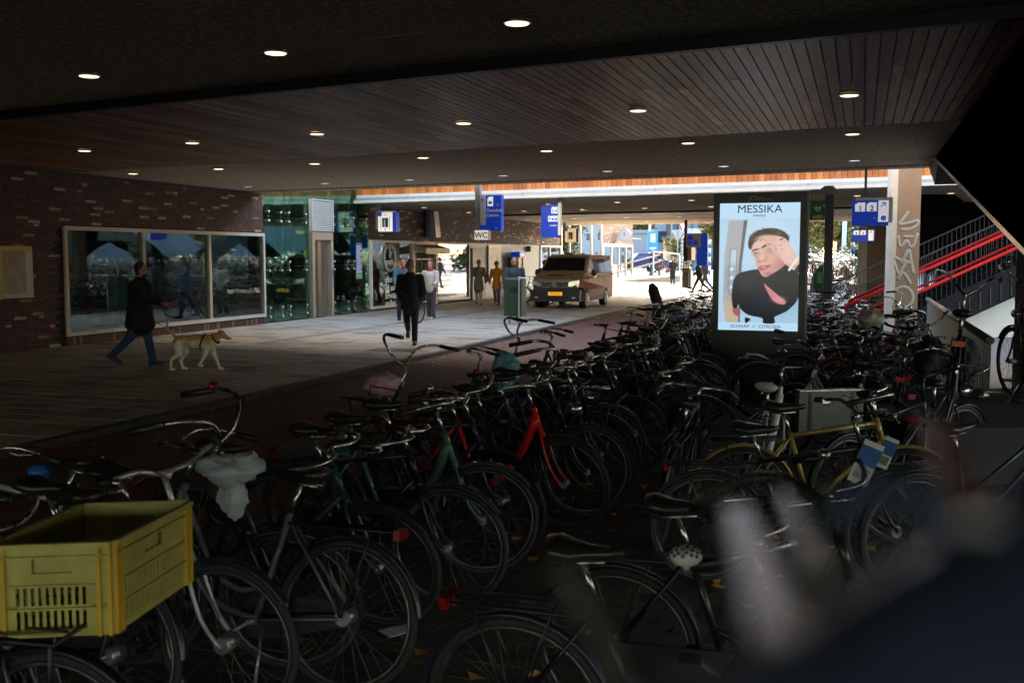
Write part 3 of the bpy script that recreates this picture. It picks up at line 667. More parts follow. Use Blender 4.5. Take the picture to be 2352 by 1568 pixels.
def wheel_mbs(h, n=40, k=6, sp=28, hubbrake=False):
    ty = MB().ring(h, (0, 1, 0), .335, .019, n, k); rm_ = MB().ring(h, (0, 1, 0), .312, .010, n, 4, flat=1.3)
    s = MB()
    for i in range(sp):
        a = 2*math.pi*i/sp; sd = 1 if i % 2 else -1; b = a+.5*(1 if i % 4 < 2 else -1)
        s.tube([h+V3(math.cos(b)*.025, sd*.03, math.sin(b)*.025), h+V3(math.cos(a)*.31, 0, math.sin(a)*.31)], .0016, 3, cap=False)
    hb = MB().cyl(h+V3(0, -.045, 0), h+V3(0, .045, 0), .024 if not hubbrake else .038, 12).cyl(h+V3(0, -.07, 0), h+V3(0, .07, 0), .008, 8)
    return ty, rm_, s, hb
def fender_mb(h, a0, a1, n=18):
    mb = MB(); mb.ring(h, (0, 1, 0), .365, .010, n, 6, a0=rad(a0), a1=rad(a1), flat=2.6); return mb
def saddle_mb(z=.98, x=-.30):
    mb = MB()
    st = [(-.13, .075, .035), (-.09, .09, .045), (-.03, .075, .042), (.03, .04, .035), (.10, .022, .028), (.15, .012, .018)]
    V = []; n = 12
    for dx, w, h in st:
        for j in range(n):
            a = 2*math.pi*j/n; V.append((x+dx, math.cos(a)*w, z+math.sin(a)*h*(1 if math.sin(a) < 0 else .7)+(.015 if dx < -.08 else 0)+(.01 if dx > .1 else 0)))
    F = [(i*n+j, i*n+(j+1) % n, (i+1)*n+(j+1) % n, (i+1)*n+j) for i in range(len(st)-1) for j in range(n)]+[tuple(range(n))[::-1], tuple((len(st)-1)*n+j for j in range(n))]
    mb.add(V, F, 0, True); return mb
def rack_mb():
    mb = MB(); z = .76
    for y in (-.06, -.02, .02, .06): mb.tube([(-.30, y, z), (-.78, y, z)], .005, 5)
    mb.tube([(-.28, -.06, z), (-.78, -.06, z), (-.80, 0, z), (-.78, .06, z), (-.28, .06, z)], .006, 5)
    for s in (-1, 1): mb.tube([(-.70, s*.06, z), HUB_R+V3(0, s*.065, 0)], .005, 5); mb.tube([(-.4, s*.06, z), HUB_R+V3(0, s*.065, 0)], .004, 5)
    for x in (-.4, -.55, -.7): mb.tube([(x, -.06, z), (x, .06, z)], .004, 5)
    return mb
def frontrack_mb():
    mb = MB(); z = .84
    for i in range(6): y = -.20+i*.08; mb.tube([(.42, y, z), (.72, y, z)], .005, 5)
    mb.tube([(.42, -.22, z), (.74, -.22, z), (.74, .22, z), (.42, .22, z), (.42, -.22, z)], .008, 6); mb.tube([(.42, -.22, z), (.42, -.22, z+.10), (.42, .22, z+.10), (.42, .22, z)], .007, 6)
    for s in (-1, 1): mb.tube([(.70, s*.18, z), HUB_F+V3(0, s*.065, 0)], .007, 6)
    return mb
def chain_mb():
    P = [(BB.x+.12, 0, BB.z+.0)]; P = arc((BB.x, -.05, BB.z), .115, -80, 80, 8)+arc((HUB_R.x, -.05, HUB_R.z), .055, 100, 260, 6)
    return MB().prism(P, (0, -.022, 0))
def crank_mbs():
    cr = MB().bar(BB+V3(0, .06, 0), BB+V3(.14, .07, -.09), .018, .014).bar(BB+V3(0, -.08, 0), BB+V3(-.14, -.085, .09), .018, .014).cyl(BB+V3(0, -.09, 0), BB+V3(0, .075, 0), .012, 8)
    p1 = MB().box(BB+V3(.14, .12, -.09), (.09, .08, .022)); p2 = MB().box(BB+V3(-.14, -.135, .09), (.09, .08, .022)); return cr, p1, p2
def bmesh_(key, fn, m):
    if key not in BC: BC[key] = fn().mesh(key[0], m)
    return BC[key]
def put(name, me, parent, m=None, X=None):
    o = bpy.data.objects.new(name, me); col.objects.link(o); o.parent = parent
    if m is not None: o.material_slots[0].link = 'OBJECT'; o.material_slots[0].material = m
    if X is not None: o.matrix_local = X
    return o
_w = {}
def wheelmesh(front, hb):
    k = (front, hb)
    if k not in _w:
        a = wheel_mbs(HUB_F if front else HUB_R, hubbrake=hb); _w[k] = (a[0].mesh('tyre', RUBBER), a[1].mesh('rim', SPOKE), a[2].mesh('spokes', SPOKE), a[3].mesh('hub', STEEL))
    return _w[k]
def bike(loc, hd, label, ft='diamond', ht='swept', colr='black', lean=4, steer=0, group='bicycles parked in rows', saddle='black', rack=True, fender='black', tail=True, chain=True, grip=BLACK, extra=(), rimc=None):
    """loc: ground point under the middle of the bike, hd: heading angle in degrees from +X"""
    t = thing('bicycle', label, 'bicycle', loc, 0, group); t.rotation_euler = (rad(lean), 0, rad(hd))
    P = paint(colr); T = Matrix.Translation(HB); X = T @ Matrix.Rotation(rad(steer), 4, AXIS) @ T.inverted()
    put('frame', bmesh_(('frame', ft), lambda: frame_mb(ft), P), t, P)
    put('fork', bmesh_(('fork',), fork_mb, P), t, P, X)
    for fr in (0, 1):
        me = wheelmesh(fr, (not fr) or ht == 'straight'); w = put('wheel', me[0], t, None, X if fr else None)
        put('rim', me[1], w, rimc); put('spokes', me[2], w); put('hub', me[3], w)
    k = ('handlebar', ht)
    if k not in BC:
        mb, g, top = bar_mb(ht); BC[k] = mb.mesh('handlebar', CHROME)
        for i in (0, 1): BC[('grip', ht, i)] = MB().tube([g[i][0], g[i][0].lerp(g[i][1], .5), g[i][1]], [.0165, .018, .0175], 8).mesh('grip', BLACK)
        l = MB(); a = g[0][0]; dl = (g[0][1]-g[0][0])
        for s in (1,):
            A = V3(a.x, a.y*s, a.z); B = V3(dl.x, dl.y*s, dl.z); l.tube(smoothpath([A+V3(.03, 0, -.01), A+B*.1+V3(.05, 0, -.03), A+B*.5+V3(.055, 0, -.035), A+B*.95+V3(.05, 0, -.03)], 3), .006, 5)
            l.box(A+V3(.01, 0, -.01), (.05, .03, .03))
        BC[('brake_lever', ht)] = l.mesh('brake_lever', CHROME); l2 = MB(); l2.add([(x_, -y_, z_) for x_, y_, z_ in l.v], [f_[::-1] for f_ in l.f], 0, True); BC[('brake_lever2', ht)] = l2.mesh('brake_lever', CHROME)
        BC[('bell', ht)] = MB().ell(Vector(g[0][0])+V3(.02, -.06, .035), (.028, .028, .022), 10, 6).mesh('bell', CHROME)
        c = MB(); p = Vector(g[1][0]); c.tube(smoothpath([p+V3(.05, .02, -.02), p+V3(.13, .08, .03), HT+V3(.12, 0, .03), HB+V3(.05, 0, -.05), (.5, .05, .42)], 4), .0028, 4)
        p = Vector(g[0][0]); c.tube(smoothpath([p+V3(.05, -.02, -.02), p+V3(.12, -.1, .02), HT+V3(.10, .02, -.03), HT+V3(-.03, .02, -.12)], 4), .0028, 4); BC[('cable', ht)] = c.mesh('cable', BLACK)
    b = put('handlebar', BC[k], t, BLACK if 'blackbar' in extra else (ALUB if 'alubar' in extra else None), X)
    for i in (0, 1): put('grip', BC[('grip', ht, i)], b, grip)
    if ht in ('straight', 'low') or 'lever' in extra: put('brake_lever', BC[('brake_lever', ht)], b); put('brake_lever', BC[('brake_lever2', ht)], b); put('cable', BC[('cable', ht)], b)
    if 'bell' in extra: put('bell', BC[('bell', ht)], b, REDLENS if 'redbell' in extra else None)
    sm0 = dict(black=LEATHER, brown=BROWN, white=mat('white_saddle_cover', (.55, .55, .52), .4, bump=.6, bs=25))[saddle]
    s = put('saddle', bmesh_(('saddle',), saddle_mb, LEATHER), t, sm0)
    put('seat_post', bmesh_(('seat_post',), lambda: MB().tube([ST-(ST-BB).normalized()*.02, V3(-.30, 0, .94)], .0125, 8).tube([(-.40, .03, .935), (-.22, 0, .945)], .006, 5).tube([(-.40, -.03, .935), (-.22, 0, .945)], .006, 5), CHROME), s)
    if fender:
        F = paint(fender); put('rear_mudguard', bmesh_(('rear_mudguard',), lambda: fender_mb(HUB_R, -15, 160), F), t, F) if 0 else None
        put('mudguard', bmesh_(('mudguard_r',), lambda: fender_mb(HUB_R, -175, -5), F), t, F); put('mudguard', bmesh_(('mudguard_f',), lambda: fender_mb(HUB_F, -165, -35), F), t, F, X)
    if rack:
        r = put('rack', bmesh_(('rack',), rack_mb, BLACK), t, CHROME if 'chromerack' in extra else (P if 'paintrack' in extra else None))
        if tail and (tail == 2 or R.random() < .55): put('rear_light', bmesh_(('rear_light',), lambda: MB().box((-.815, 0, .745), (.03, .10, .045)), REDLENS), r, REDBRIGHT if tail == 2 else None)
    if chain: put('chain_case', bmesh_(('chain_case',), chain_mb, BLACK), t, BLACK)
    if 'crank' not in BC:
        a, b_, c_ = crank_mbs(); BC['crank'] = a.mesh('crank', STEEL); BC['p1'] = b_.mesh('pedal', BLACK); BC['p2'] = c_.mesh('pedal', BLACK)
    c = put('crank', BC['crank'], t); put('pedal', BC['p1'], c); put('pedal', BC['p2'], c)
    if 'lamp' in extra: put('headlight', bmesh_(('headlight',), lambda: MB().tube([HB+V3(.04, 0, .10), HB+V3(.07, 0, .11), HB+V3(.14, 0, .11)], [.02, .042, .046], 12), CHROME), t, None, X)
    put('kickstand', bmesh_(('kickstand',), lambda: MB().tube([(-.14, .03, .27), (-.18, .14, .02)], .008, 6).tube([(-.18, .14, .02), (-.15, .16, .005)], .008, 6), STEEL), t)
    if 'frontrack' in extra: put('front_carrier', bmesh_(('front_carrier',), frontrack_mb, BLACK), t, None, X)
    if 'lock' in extra: put('ring_lock', bmesh_(('ring_lock',), lambda: MB().ring((-.36, 0, .60), (.8, 0, .55), .07, .012, 16, 6), BLACK), t)
    return t
# light-weight version, one mesh, for the packed rows farther off
LC = {}
def lod(ft, ht, steer):
    k = (ft, ht, steer)
    if k in LC: return LC[k]
    mb = MB(); f = frame_mb(ft, 5); mb.add(f.v, f.f, 0, True)
    T = Matrix.Translation(HB); X = T @ Matrix.Rotation(rad(steer), 4, AXIS) @ T.inverted()
    f = fork_mb(5); mb.add([X @ Vector(v) for v in f.v], f.f, 0, True)
    b, g, top = bar_mb(ht, 5); mb.add([X @ Vector(v) for v in b.v], b.f, 2, True)
    q = MB()
    for a, c in g: q.tube([a, c], .018, 5)
    mb.add([X @ Vector(v) for v in q.v], q.f, 1)
    for h, Y in ((HUB_R, None), (HUB_F, X)):
        q = MB().ring(h, (0, 1, 0), .335, .019, 22, 4)
        vs_ = [Y @ Vector(v) for v in q.v] if Y else q.v; mb.add(vs_, q.f, 1, True)
        q = MB().ring(h, (0, 1, 0), .313, .009, 22, 3)
        for i in range(10): a = 2*math.pi*i/10; q.tube([h, h+V3(math.cos(a)*.31, 0, math.sin(a)*.31)], .002, 3, cap=False)
        vs_ = [Y @ Vector(v) for v in q.v] if Y else q.v; mb.add(vs_, q.f, 2, True)
    q = saddle_mb(); mb.add(q.v, q.f, 3, True); q = MB().tube([ST, V3(-.30, 0, .94)], .0125, 5); mb.add(q.v, q.f, 2)
    q = fender_mb(HUB_R, -175, -5, 10); mb.add(q.v, q.f, 0, True)
    q = MB().tube([(-.28, -.06, .76), (-.78, -.06, .76), (-.78, .06, .76), (-.28, .06, .76)], .007, 4); mb.add(q.v, q.f, 1); q = chain_mb(); mb.add(q.v, q.f, 1)
    q = MB().box((-.815, 0, .745), (.03, .09, .04)); mb.add(q.v, q.f, 4)
    LC[k] = mb.mesh('bicycle', [paint('black'), RUBBER, CHROME, LEATHER, REDLENS]); return LC[k]
def lodbike(loc, hd, label, group, colr, ft, ht, steer=0, lean=4, sad=None):
    o = bpy.data.objects.new('bicycle', lod(ft, ht, steer)); col.objects.link(o); o.location = loc; o.rotation_euler = (rad(lean), 0, rad(hd))
    o.material_slots[0].link = 'OBJECT'; o.material_slots[0].material = paint(colr)
    if sad: o.material_slots[3].link = 'OBJECT'; o.material_slots[3].material = sad
    return tag(o, label, 'bicycle', group)
HN = -math.degrees(TH)      # heading along N (across the street, to the right)
GZ = -.078
def SN(n, s, z=GZ): return S(n, s, z)
# row A: front wheels toward the aisle
RA = [  # s, n offset, reversed, args
 (3.60, -.40, 0, dict(lean=0, label='silver bicycle with straight handlebar and brake lever behind the yellow crate', ft='mixte', ht='straight', colr='silver', steer=-6, fender='navy', extra=('lever', 'lock', 'alubar'))),
 (4.25, -.42, 0, dict(lean=12, label='old bicycle with very high swept-back handlebar near the left edge', ft='omafiets', ht='high', colr='black', steer=14, extra=('bell', 'redbell'))),
 (4.85, -.28, 0, dict(label='nearest dark green bicycle with horizontal top tube', ft='diamond', ht='low', colr='petrol', steer=-6, extra=('lever', 'lock'))),
 (5.35, -.02, 0, dict(label='black bicycle with lettered down tube and long straight top tube', ft='diamond', ht='low', colr='black', steer=10, extra=('lever',))),
 (6.5, -.1, 0, dict(label='bicycle with wide silver handlebar and red bell', ft='diamond', ht='swept', colr='navy', steer=-22, extra=('bell', 'redbell', 'lever'))),
 (5.9, -.05, 0, dict(label='pale mint green bicycle with matching carrier half hidden in the row', ft='swoop', ht='swept', colr='teal', steer=12, extra=('paintrack', 'bell'))),
 (8.16, .15, 0, dict(label='dark grey bicycle with white-striped tyre beside the mint one', ft='omafiets', ht='swept', colr='grey', steer=-8, extra=('lamp', 'bell', 'frontrack'))),
 (7.55, .2, 0, dict(label='black omafiets with round chrome headlamp', ft='omafiets', ht='high', colr='black', steer=20, extra=('lamp',))),
 (7.05, .12, 0, dict(label='bright red step-through bicycle standing out in the first row', ft='swoop', ht='swept', colr='red', steer=-14, extra=('bell', 'lever'))),
 (8.7, .05, 0, dict(label='dark blue bicycle with blue mudguards right behind the red one', ft='omafiets', ht='swept', colr='blue', steer=8, fender='petrol')),
 (9.3, .2, 0, dict(label='black sports bicycle with brown grips past the red one', ft='diamond', ht='straight', colr='black', steer=-10, grip=BROWN, extra=('lever',))),
 (9.9, .45, 0, dict(label='black bicycle with slanted carrier and large front wheel in the aisle', ft='diamond', ht='swept', colr='navy', steer=18, extra=('lamp', 'chromerack', 'frontrack'))),
 (10.5, .1, 0, dict(label='brown-saddled bicycle in the first row', ft='omafiets', ht='swept', colr='brown', steer=-5, saddle='brown')),
 (11.1, .3, 0, dict(label='black bicycle with dark blue front mudguard in the middle of the first row', ft='diamond', ht='straight', colr='black', steer=14, fender='blue', extra=('lever',))),
 (11.7, .2, 0, dict(label='green town bicycle left of the advertising panel', ft='omafiets', ht='high', colr='green', steer=-18, extra=('bell', 'frontrack'))),
 (12.3, .4, 0, dict(label='black bicycle with front rack just left of the advertising panel', ft='diamond', ht='swept', colr='black', steer=10)),
 (12.9, .3, 0, dict(label='cream-framed bicycle with curved tubes beside the panel', ft='omafiets', ht='swept', colr='cream', steer=-12)),
 (13.5, .2, 0, dict(label='grey bicycle with high bars in front of the far row', ft='mixte', ht='high', colr='grey', steer=16)),
]
for s, dn, rv, a in RA:
    bike(SN(-2.71+dn+R.uniform(-.03, .03), s), HN+R.uniform(-7, 7), lean=a.pop('lean', R.uniform(3, 9)), group='bicycles in the first row beside the path', **a)
# bicycles parked the other way between them
RV = [(4.05, -.01, dict(label='bicycle with white plastic bag over its saddle behind the silver one', ft='omafiets', ht='swept', colr='grey', steer=10)),
      (3.97, -1.22, dict(label='bicycle with saddle wrapped in blue cloth at the left edge', ft='diamond', ht='low', colr='silver', steer=5)),
      (3.37, -.72, dict(label='bicycle with worn black saddle and chrome post at the left edge', ft='omafiets', ht='swept', colr='black', steer=-5)),
      (7.3, -.42, dict(label='black bicycle pushed in rear first with pink bag on its carrier', ft='omafiets', ht='high', colr='black', steer=-20, extra=('lamp', 'frontrack'))),
      (8.95, -.35, dict(label='dark bicycle facing the path with pale blue bag hung on it', ft='mixte', ht='swept', colr='black', steer=12)),
      (10.2, -.4, dict(label='black bicycle facing the cycle path in the first row', ft='diamond', ht='high', colr='black', steer=-8)),
      (11.5, -.4, dict(label='dark red bicycle facing the cycle path', ft='omafiets', ht='swept', colr='brown', steer=8))]
for s, dn, a in RV: bike(SN(-2.75+dn, s), HN+180+R.uniform(-5, 5), lean=R.uniform(2, 7), group='bicycles in the first row beside the path', **a)
# row B on the right of the aisle
RB = [
 ((.56, 3.5), HN, dict(label='black bicycle with glossy saddle in the dark foreground', ft='omafiets', ht='swept', colr='black', fender='navy', saddle='black', steer=10)),
 ((.98, 4.1), HN+4, dict(label='blurred bicycle with curved chrome handlebar and blue glint in the foreground', ft='omafiets', ht='swept', colr='black', steer=-14, extra=('bell',))),
 ((1.75, 6.15), HN+14, dict(label='black bicycle with long carrier and red rear light right of the aisle', ft='diamond', ht='straight', colr='black', steer=22, extra=('lever', 'lock'))),
 ((2.15, 7.0), HN+18, dict(label='gold framed bicycle among black ones right of the aisle', ft='diamond', ht='swept', colr='gold', steer=-10, fender='gold', extra=('bell',))),
 ((2.05, 8.3), 66, dict(label='white step-through bicycle with white covered saddle before the panel', ft='swoop', ht='straight', colr='white', steer=-12, saddle='white', fender='black', extra=('lever',))),
 ((1.25, 9.6), HN+8, dict(label='black bicycle with bare silver rear carrier in the aisle', ft='omafiets', ht='low', colr='black', steer=-20, extra=('chromerack', 'lever'))),
 ((2.85, 7.8), 35, dict(label='black bicycle with wide dark handlebar and orange cable right of the gold one', ft='diamond', ht='swept', colr='black', steer=30, extra=('blackbar', 'lever'))),
 ((3.55, 8.6), 52, dict(label='black bicycle with brass-coloured handlebar and round chrome bell', ft='omafiets', ht='swept', colr='black', steer=-24, extra=('bell', 'lamp'))),
 ((2.9, 6.3), 20, dict(label='bicycle with hanging blue and white product tags on its bar', ft='mixte', ht='straight', colr='navy', steer=14, extra=('lever',))),
 ((1.2, 7.5), 72, dict(label='thin bicycle seen end-on standing alone in the aisle', ft='diamond', ht='low', colr='black', steer=4, fender='black')),
 ((4.2, 11.2), 68, dict(label='black bicycle with brown saddle and two red reflectors', ft='omafiets', ht='swept', colr='black', steer=8, saddle='brown', extra=('lamp',), tail=2)),
 ((3.1, 9.8), 120, dict(label='white framed bicycle carrying pale canvas pannier', ft='step', ht='swept', colr='white', steer=-8)),
 ((3.6, 12.4), HN+6, dict(label='slanted-frame bicycle with brown wicker-coloured chain guard right of the panel', ft='mixte', ht='swept', colr='brown', steer=10)),
 ((4.3, 13.2), HN-4, dict(label='bicycle with crumpled pale bag over its saddle right of the panel', ft='diamond', ht='swept', colr='black', steer=-14, extra=('bell',))),
 ((4.9, 12.6), 30, dict(label='bicycle with bare swept chrome handlebar rising beside the graffiti column', ft='omafiets', ht='high', colr='grey', steer=12)),
 ((4.4, 14.3), HN+10, dict(label='black bicycle with large rear wheel near the concrete ledge', ft='diamond', ht='straight', colr='black', steer=5, extra=('lever',))),
]
for (x, y), hd, a in RB: bike((x, y, GZ), hd, lean=R.uniform(2, 8), group='bicycles right of the aisle', **a)
plz = .42
bike((4.15, 9.6, plz), 66, 'black bicycle with dark panniers and glowing red rear light on the ledge', ft='omafiets', ht='high', colr='navy', steer=-10, group='bicycles on the raised ledge', extra=('lever',), tail=2)
bike((4.95, 9.9, plz+.08), 74, 'black city bicycle with big red rear light at the right edge', ft='diamond', ht='high', colr='black', steer=14, group='bicycles on the raised ledge', extra=('bell', 'lever', 'lamp'), tail=2)
bike((-2.05, 3.45, GZ), HN+6, 'nearest black bicycle with yellow crate on its front carrier', ft='omafiets', ht='swept', colr='black', steer=0, group='bicycles in the first row beside the path', extra=('frontrack',))
# packed rows farther away
cols = ['black']*8+['navy', 'blue', 'grey', 'green', 'petrol', 'brown', 'silver', 'grey', 'red', 'white', 'cream', 'teal']
FT_ = ['diamond', 'omafiets', 'omafiets', 'mixte', 'step', 'swoop']; HT_ = ['swept', 'swept', 'high', 'straight', 'low']
nice = dict(black='black', navy='near-black blue', blue='dark blue', grey='grey', green='dark green', petrol='dark petrol', brown='brownish', silver='silver', red='red', white='white', cream='cream', teal='pale green')
fdesc = dict(diamond='high-bar', omafiets='curved-tube', mixte='slanted-frame', step='low-step', swoop='thick-tube'); hdesc = dict(swept='swept-back handlebar', high='tall handlebar', straight='straight handlebar', low='low handlebar')
cnt = 0; used = set()
def field(n, s, rev, where, group):
    global cnt
    for _ in range(200):
        c = R.choice(cols); f = R.choice(FT_); h = R.choice(HT_); sd_ = R.random() < .15
        lb = '%s %s bicycle with %s %s%s' % (nice[c], fdesc[f], hdesc[h], 'and brown saddle ' if sd_ else '', where)
        if lb not in used: break
    used.add(lb)
    lodbike(SN(n+R.uniform(-.1, .1), s+R.uniform(-.08, .08)), HN+(180 if rev else 0)+R.uniform(-9, 9), lb, group, c, f, h, R.choice([-20, 0, 18]), R.uniform(-6, 9), BROWN if sd_ else None); cnt += 1
s = 14.0; k = 0
while s < 42:
    where = ('left of the panel' if s < 20 else 'by the path mid-row' if s < 27 else 'level with the van' if s < 36 else 'at the row end')
    field(-2.5, s, 0, where, 'bicycles packed along the path'); 
    if k % 2 == 0: field(-3.15, s+.2, 1, where+', reversed', 'bicycles packed along the path')
    s += .48; k += 1
s = 12.6; k = 0
while s < 33:
    for n in (-.75, .35):
        if n > 0 and s > 21: continue
        if abs(n+1.3) < .9 and 12.0 < s < 14.3: continue
        field(n, s, k % 3 == 0, 'right of the panel' if s < 18 else 'before the red rails' if s < 25 else 'behind the AED post', 'bicycles packed before the stairs')
    s += .5; k += 1
# inside the store
for i, (px, Y_, c, f) in enumerate(((250, 24, 'cream', 'diamond'), (292, 25.5, 'grey', 'omafiets'), (400, 26, 'grey', 'swoop'), (200, 27, 'black', 'omafiets'), (350, 28, 'black', 'omafiets'), (520, 30, 'black', 'diamond'), (560, 31, 'green', 'omafiets'), (590, 32, 'black', 'mixte'), (640, 34, 'black', 'diamond'), (690, 35, 'grey', 'omafiets'), (810, 38, 'navy', 'diamond'), (835, 39, 'black', 'omafiets'), (880, 41, 'black', 'mixte'), (920, 43, 'grey', 'diamond'))):
    P = D(px, 600, Y_); lodbike((P.x, P.y, 0), R.choice([70, 20, 200, 240]), '%s %s bicycle parked inside behind the %s' % (nice[c], fdesc[f], 'left shop window' if px < 330 else 'middle shop window' if px < 480 else 'third shop window' if px < 606 else 'lift tower glass' if px < 850 else 'clock decal window'), 'bicycles inside the store', c, f, 'swept')
for j in range(2):
    for i in range(10):
        P = S(WN-4.3-j*.1, 18.2+i*.95, .02+j*1.25); c_ = R.choice(cols); lodbike(P, HN+R.uniform(-4, 4), '%s bicycle, %s from the left on the %s tier of the indoor rack' % (nice[c_], ordn[i], 'upper' if j else 'lower'), 'bicycles on the indoor double rack', c_, R.choice(FT_), R.choice(HT_), lean=0)
rk = thing('bicycle_rack', 'long two-tier steel rack holding bicycles inside the store', 'bicycle rack', S(WN-4.3, 18, 0), RZ)
MB().b2((-.9, -.3, 1.17), (-.8, 10, 1.24)).b2((.7, -.3, 1.17), (.8, 10, 1.24)).build('upper_beam', STEEL, rk)
for i in range(5): MB().b2((-.9, -.3+i*2.5, 0), (-.82, -.2+i*2.5, 2.4)).build('upright', STEEL, rk)
# ------------------------------------------------------------------ people and dogs
SK = mat('skin', (.42, .22, .15), .5, var=.08, vs=20); SKD = mat('skin_dark', (.12, .06, .04), .5)
def cloth(name, c, r=.85): return mat('cloth_'+name, c, r, var=.18, vs=14, bump=.35, bs=22)
def person(label, foot, face, hgt=1.78, legs=((22, 8), (-20, 30)), arms=((-15, 8, 20), (18, 8, 25)), coat=(.01, .01, .012), trouser=(.02, .03, .06), shoe=(.012, .011, .01), hair=(.03, .018, .01),
           coatlen=.0, bulk=1.0, hat=None, skin=SK, hairlen=0, extra=(), vox=.02, headturn=0, lean=0, z=0, flare=0, pin=None):
    """face: heading in degrees from +X; legs (thigh forward, knee) left/right; arms (forward, out, elbow)"""
    key = label[:18].replace(' ', '_'); k = hgt/1.78
    root = thing('person', label, 'person', (foot[0], foot[1], z), rad(face))
    J = {}; hipz = .92
    J['pel'] = V3(0, 0, .96); J['ch'] = V3(.02+lean*.3, 0, 1.30); J['nk'] = V3(.02+lean*.45, 0, 1.49); J['hd'] = V3(.045+lean*.5, 0, 1.655)
    for i, sd in ((0, 1), (1, -1)):
        t, kn = legs[i]; h = V3(0, sd*.09, hipz); kk = h+V3(math.sin(rad(t)), 0, -math.cos(rad(t)))*.43; a = rad(t-kn); an = kk+V3(math.sin(a), 0, -math.cos(a))*.42
        J['h%d' % i], J['k%d' % i], J['a%d' % i] = h, kk, an
        J['fp%d' % i] = rad(0) if kn < 22 else rad(-35 if kn < 45 else -55)
        f, o_, e = arms[i]; sh = V3(J['ch'].x, sd*.185*bulk, 1.42); d = V3(math.sin(rad(f)), sd*math.sin(rad(o_)), -math.cos(rad(f))*math.cos(rad(o_))).normalized(); el = sh+d*.29
        d2 = V3(math.sin(rad(f+e)), sd*math.sin(rad(o_*.2))-(.45*sd if 'pockets' in extra else 0), -math.cos(rad(f+e))).normalized(); wr = el+d2*.25; J['s%d' % i], J['e%d' % i], J['w%d' % i], J['d%d' % i] = sh, el, wr, d2
    low = min(J['a0'].z, J['a1'].z)-.085
    for q in list(J):
        if isinstance(J[q], Vector) and not q.startswith('d'): J[q] = V3(J[q].x, J[q].y, J[q].z-low)*k
    b = MB()
    b.caps(J['pel'], J['ch'], .12*k*bulk, .13*k*bulk, .8).caps(J['ch'], J['nk'], .12*k, .055*k).caps(J['nk'], J['hd'], .052*k, .05*k)
    for i in (0, 1):
        b.caps(J['h%d' % i], J['k%d' % i], .08*k, .052*k); b.caps(J['k%d' % i], J['a%d' % i], .05*k, .033*k)
        b.caps(J['s%d' % i], J['e%d' % i], .048*k, .038*k); b.caps(J['e%d' % i], J['w%d' % i], .036*k, .025*k); b.caps(V3(J['ch'].x, 0, J['s%d' % i].z), J['s%d' % i], .05*k, .05*k)
    hd = J['hd']; hr = Matrix.Rotation(rad(headturn), 3, 'Z')
    b.ell(hd+V3(0, 0, .03)*k, (.098*k, .078*k, .115*k), 16, 12); b.ell(hd+hr @ V3(.03, 0, -.045)*k, (.062*k, .056*k, .07*k), 12, 10)
    b.ell(hd+hr @ V3(.098, 0, -.012)*k, (.018*k, .013*k, .024*k), 8, 6)
    body = organic('body', b, skin, root, vox*k*.8, 2)
    # hands: palm, four fingers, thumb
    hm = MB()
    for i, sd in ((0, 1), (1, -1)):
        w = J['w%d' % i]; d = J['d%d' % i]; side = d.cross(V3(0, sd, 0)); side = side.normalized() if side.length > .1 else V3(1, 0, 0); outv = V3(0, sd, 0)
        hm.caps(w, w+d*.06*k, .025*k, .034*k, .55)
        for f in range(4):
            r0 = w+d*.08*k+side*(f-1.5)*.019*k; L = (.068, .078, .073, .056)[f]*k; r1 = r0+d*L*.55; r2 = r1+(d*.6-outv*.6)*L*.5; hm.tube([r0, r1, r2], [.0088*k, .008*k, .0065*k], 6)
        r0 = w+d*.03*k-side*.028*k; hm.tube([r0, r0-side*.03*k+d*.02*k, r0-side*.03*k+d*.055*k], [.011*k, .0095*k, .008*k], 6)
    if 'pockets' not in extra: hm.build('hands', skin, root)
    # face
    fm = MB(); bw = MB(); 
    for s in (-1, 1):
        fm.ell(hd+hr @ V3(.088, s*.032, .018)*k, (.010*k, .014*k, .007*k), 8, 6); bw.bar(hd+hr @ V3(.098, s*.015, .037)*k, hd+hr @ V3(.086, s*.052, .038)*k, .008*k)
    fm.build('eyes', mat('dark_eye', (.02, .015, .01), .2), root); bw.build('eyebrows', mat('hair_%s' % key, hair, .6), root)
    MB().bar(hd+hr @ V3(.093, -.022, -.052)*k, hd+hr @ V3(.093, .022, -.052)*k, .008*k).build('mouth', mat('lips', (.3, .09, .07), .5), root)
    er = MB()
    for s in (-1, 1): er.ell(hd+hr @ V3(0, s*.082, .0)*k, (.018*k, .012*k, .03*k), 8, 6)
    er.build('ears', skin, root)
    hb = MB(); hb.ell(hd+hr @ V3(-.022, 0, .062)*k, (.098*k, .088*k, .098*k), 16, 10); hb.ell(hd+hr @ V3(-.05, 0, .0)*k, (.066*k, .078*k, .09*k), 12, 8)
    if hairlen: hb.caps(hd+hr @ V3(-.05, 0, 0)*k, hd+hr @ V3(-.06, 0, -hairlen)*k, .075*k, .05*k, 1.2)
    if 'messy' in extra: 
        for i in range(14): a = i*.9; hb.ell(hd+V3(math.cos(a)*.06, math.sin(a)*.06, .12+.01*(i % 3))*k, (.03*k, .03*k, .03*k), 8, 6)
    organic('hair', hb, mat('hair_%s' % key, hair, .6), root, .016, 1)
    if hat:
        q = MB(); q.ell(hd+V3(-.01, 0, .085)*k, (.112*k, .10*k, .095*k), 14, 8); q.ring(hd+V3(0, 0, .05)*k, (0, 0, 1), .098*k, .016*k, 16, 6); q.build('knitted_hat', cloth('hat'+key, hat), root)
    if 'beard' in extra: MB().ell(hd+hr @ V3(.05, 0, -.085)*k, (.05*k, .056*k, .045*k), 12, 8).build('beard', mat('hair_%s' % key, hair, .6), root)
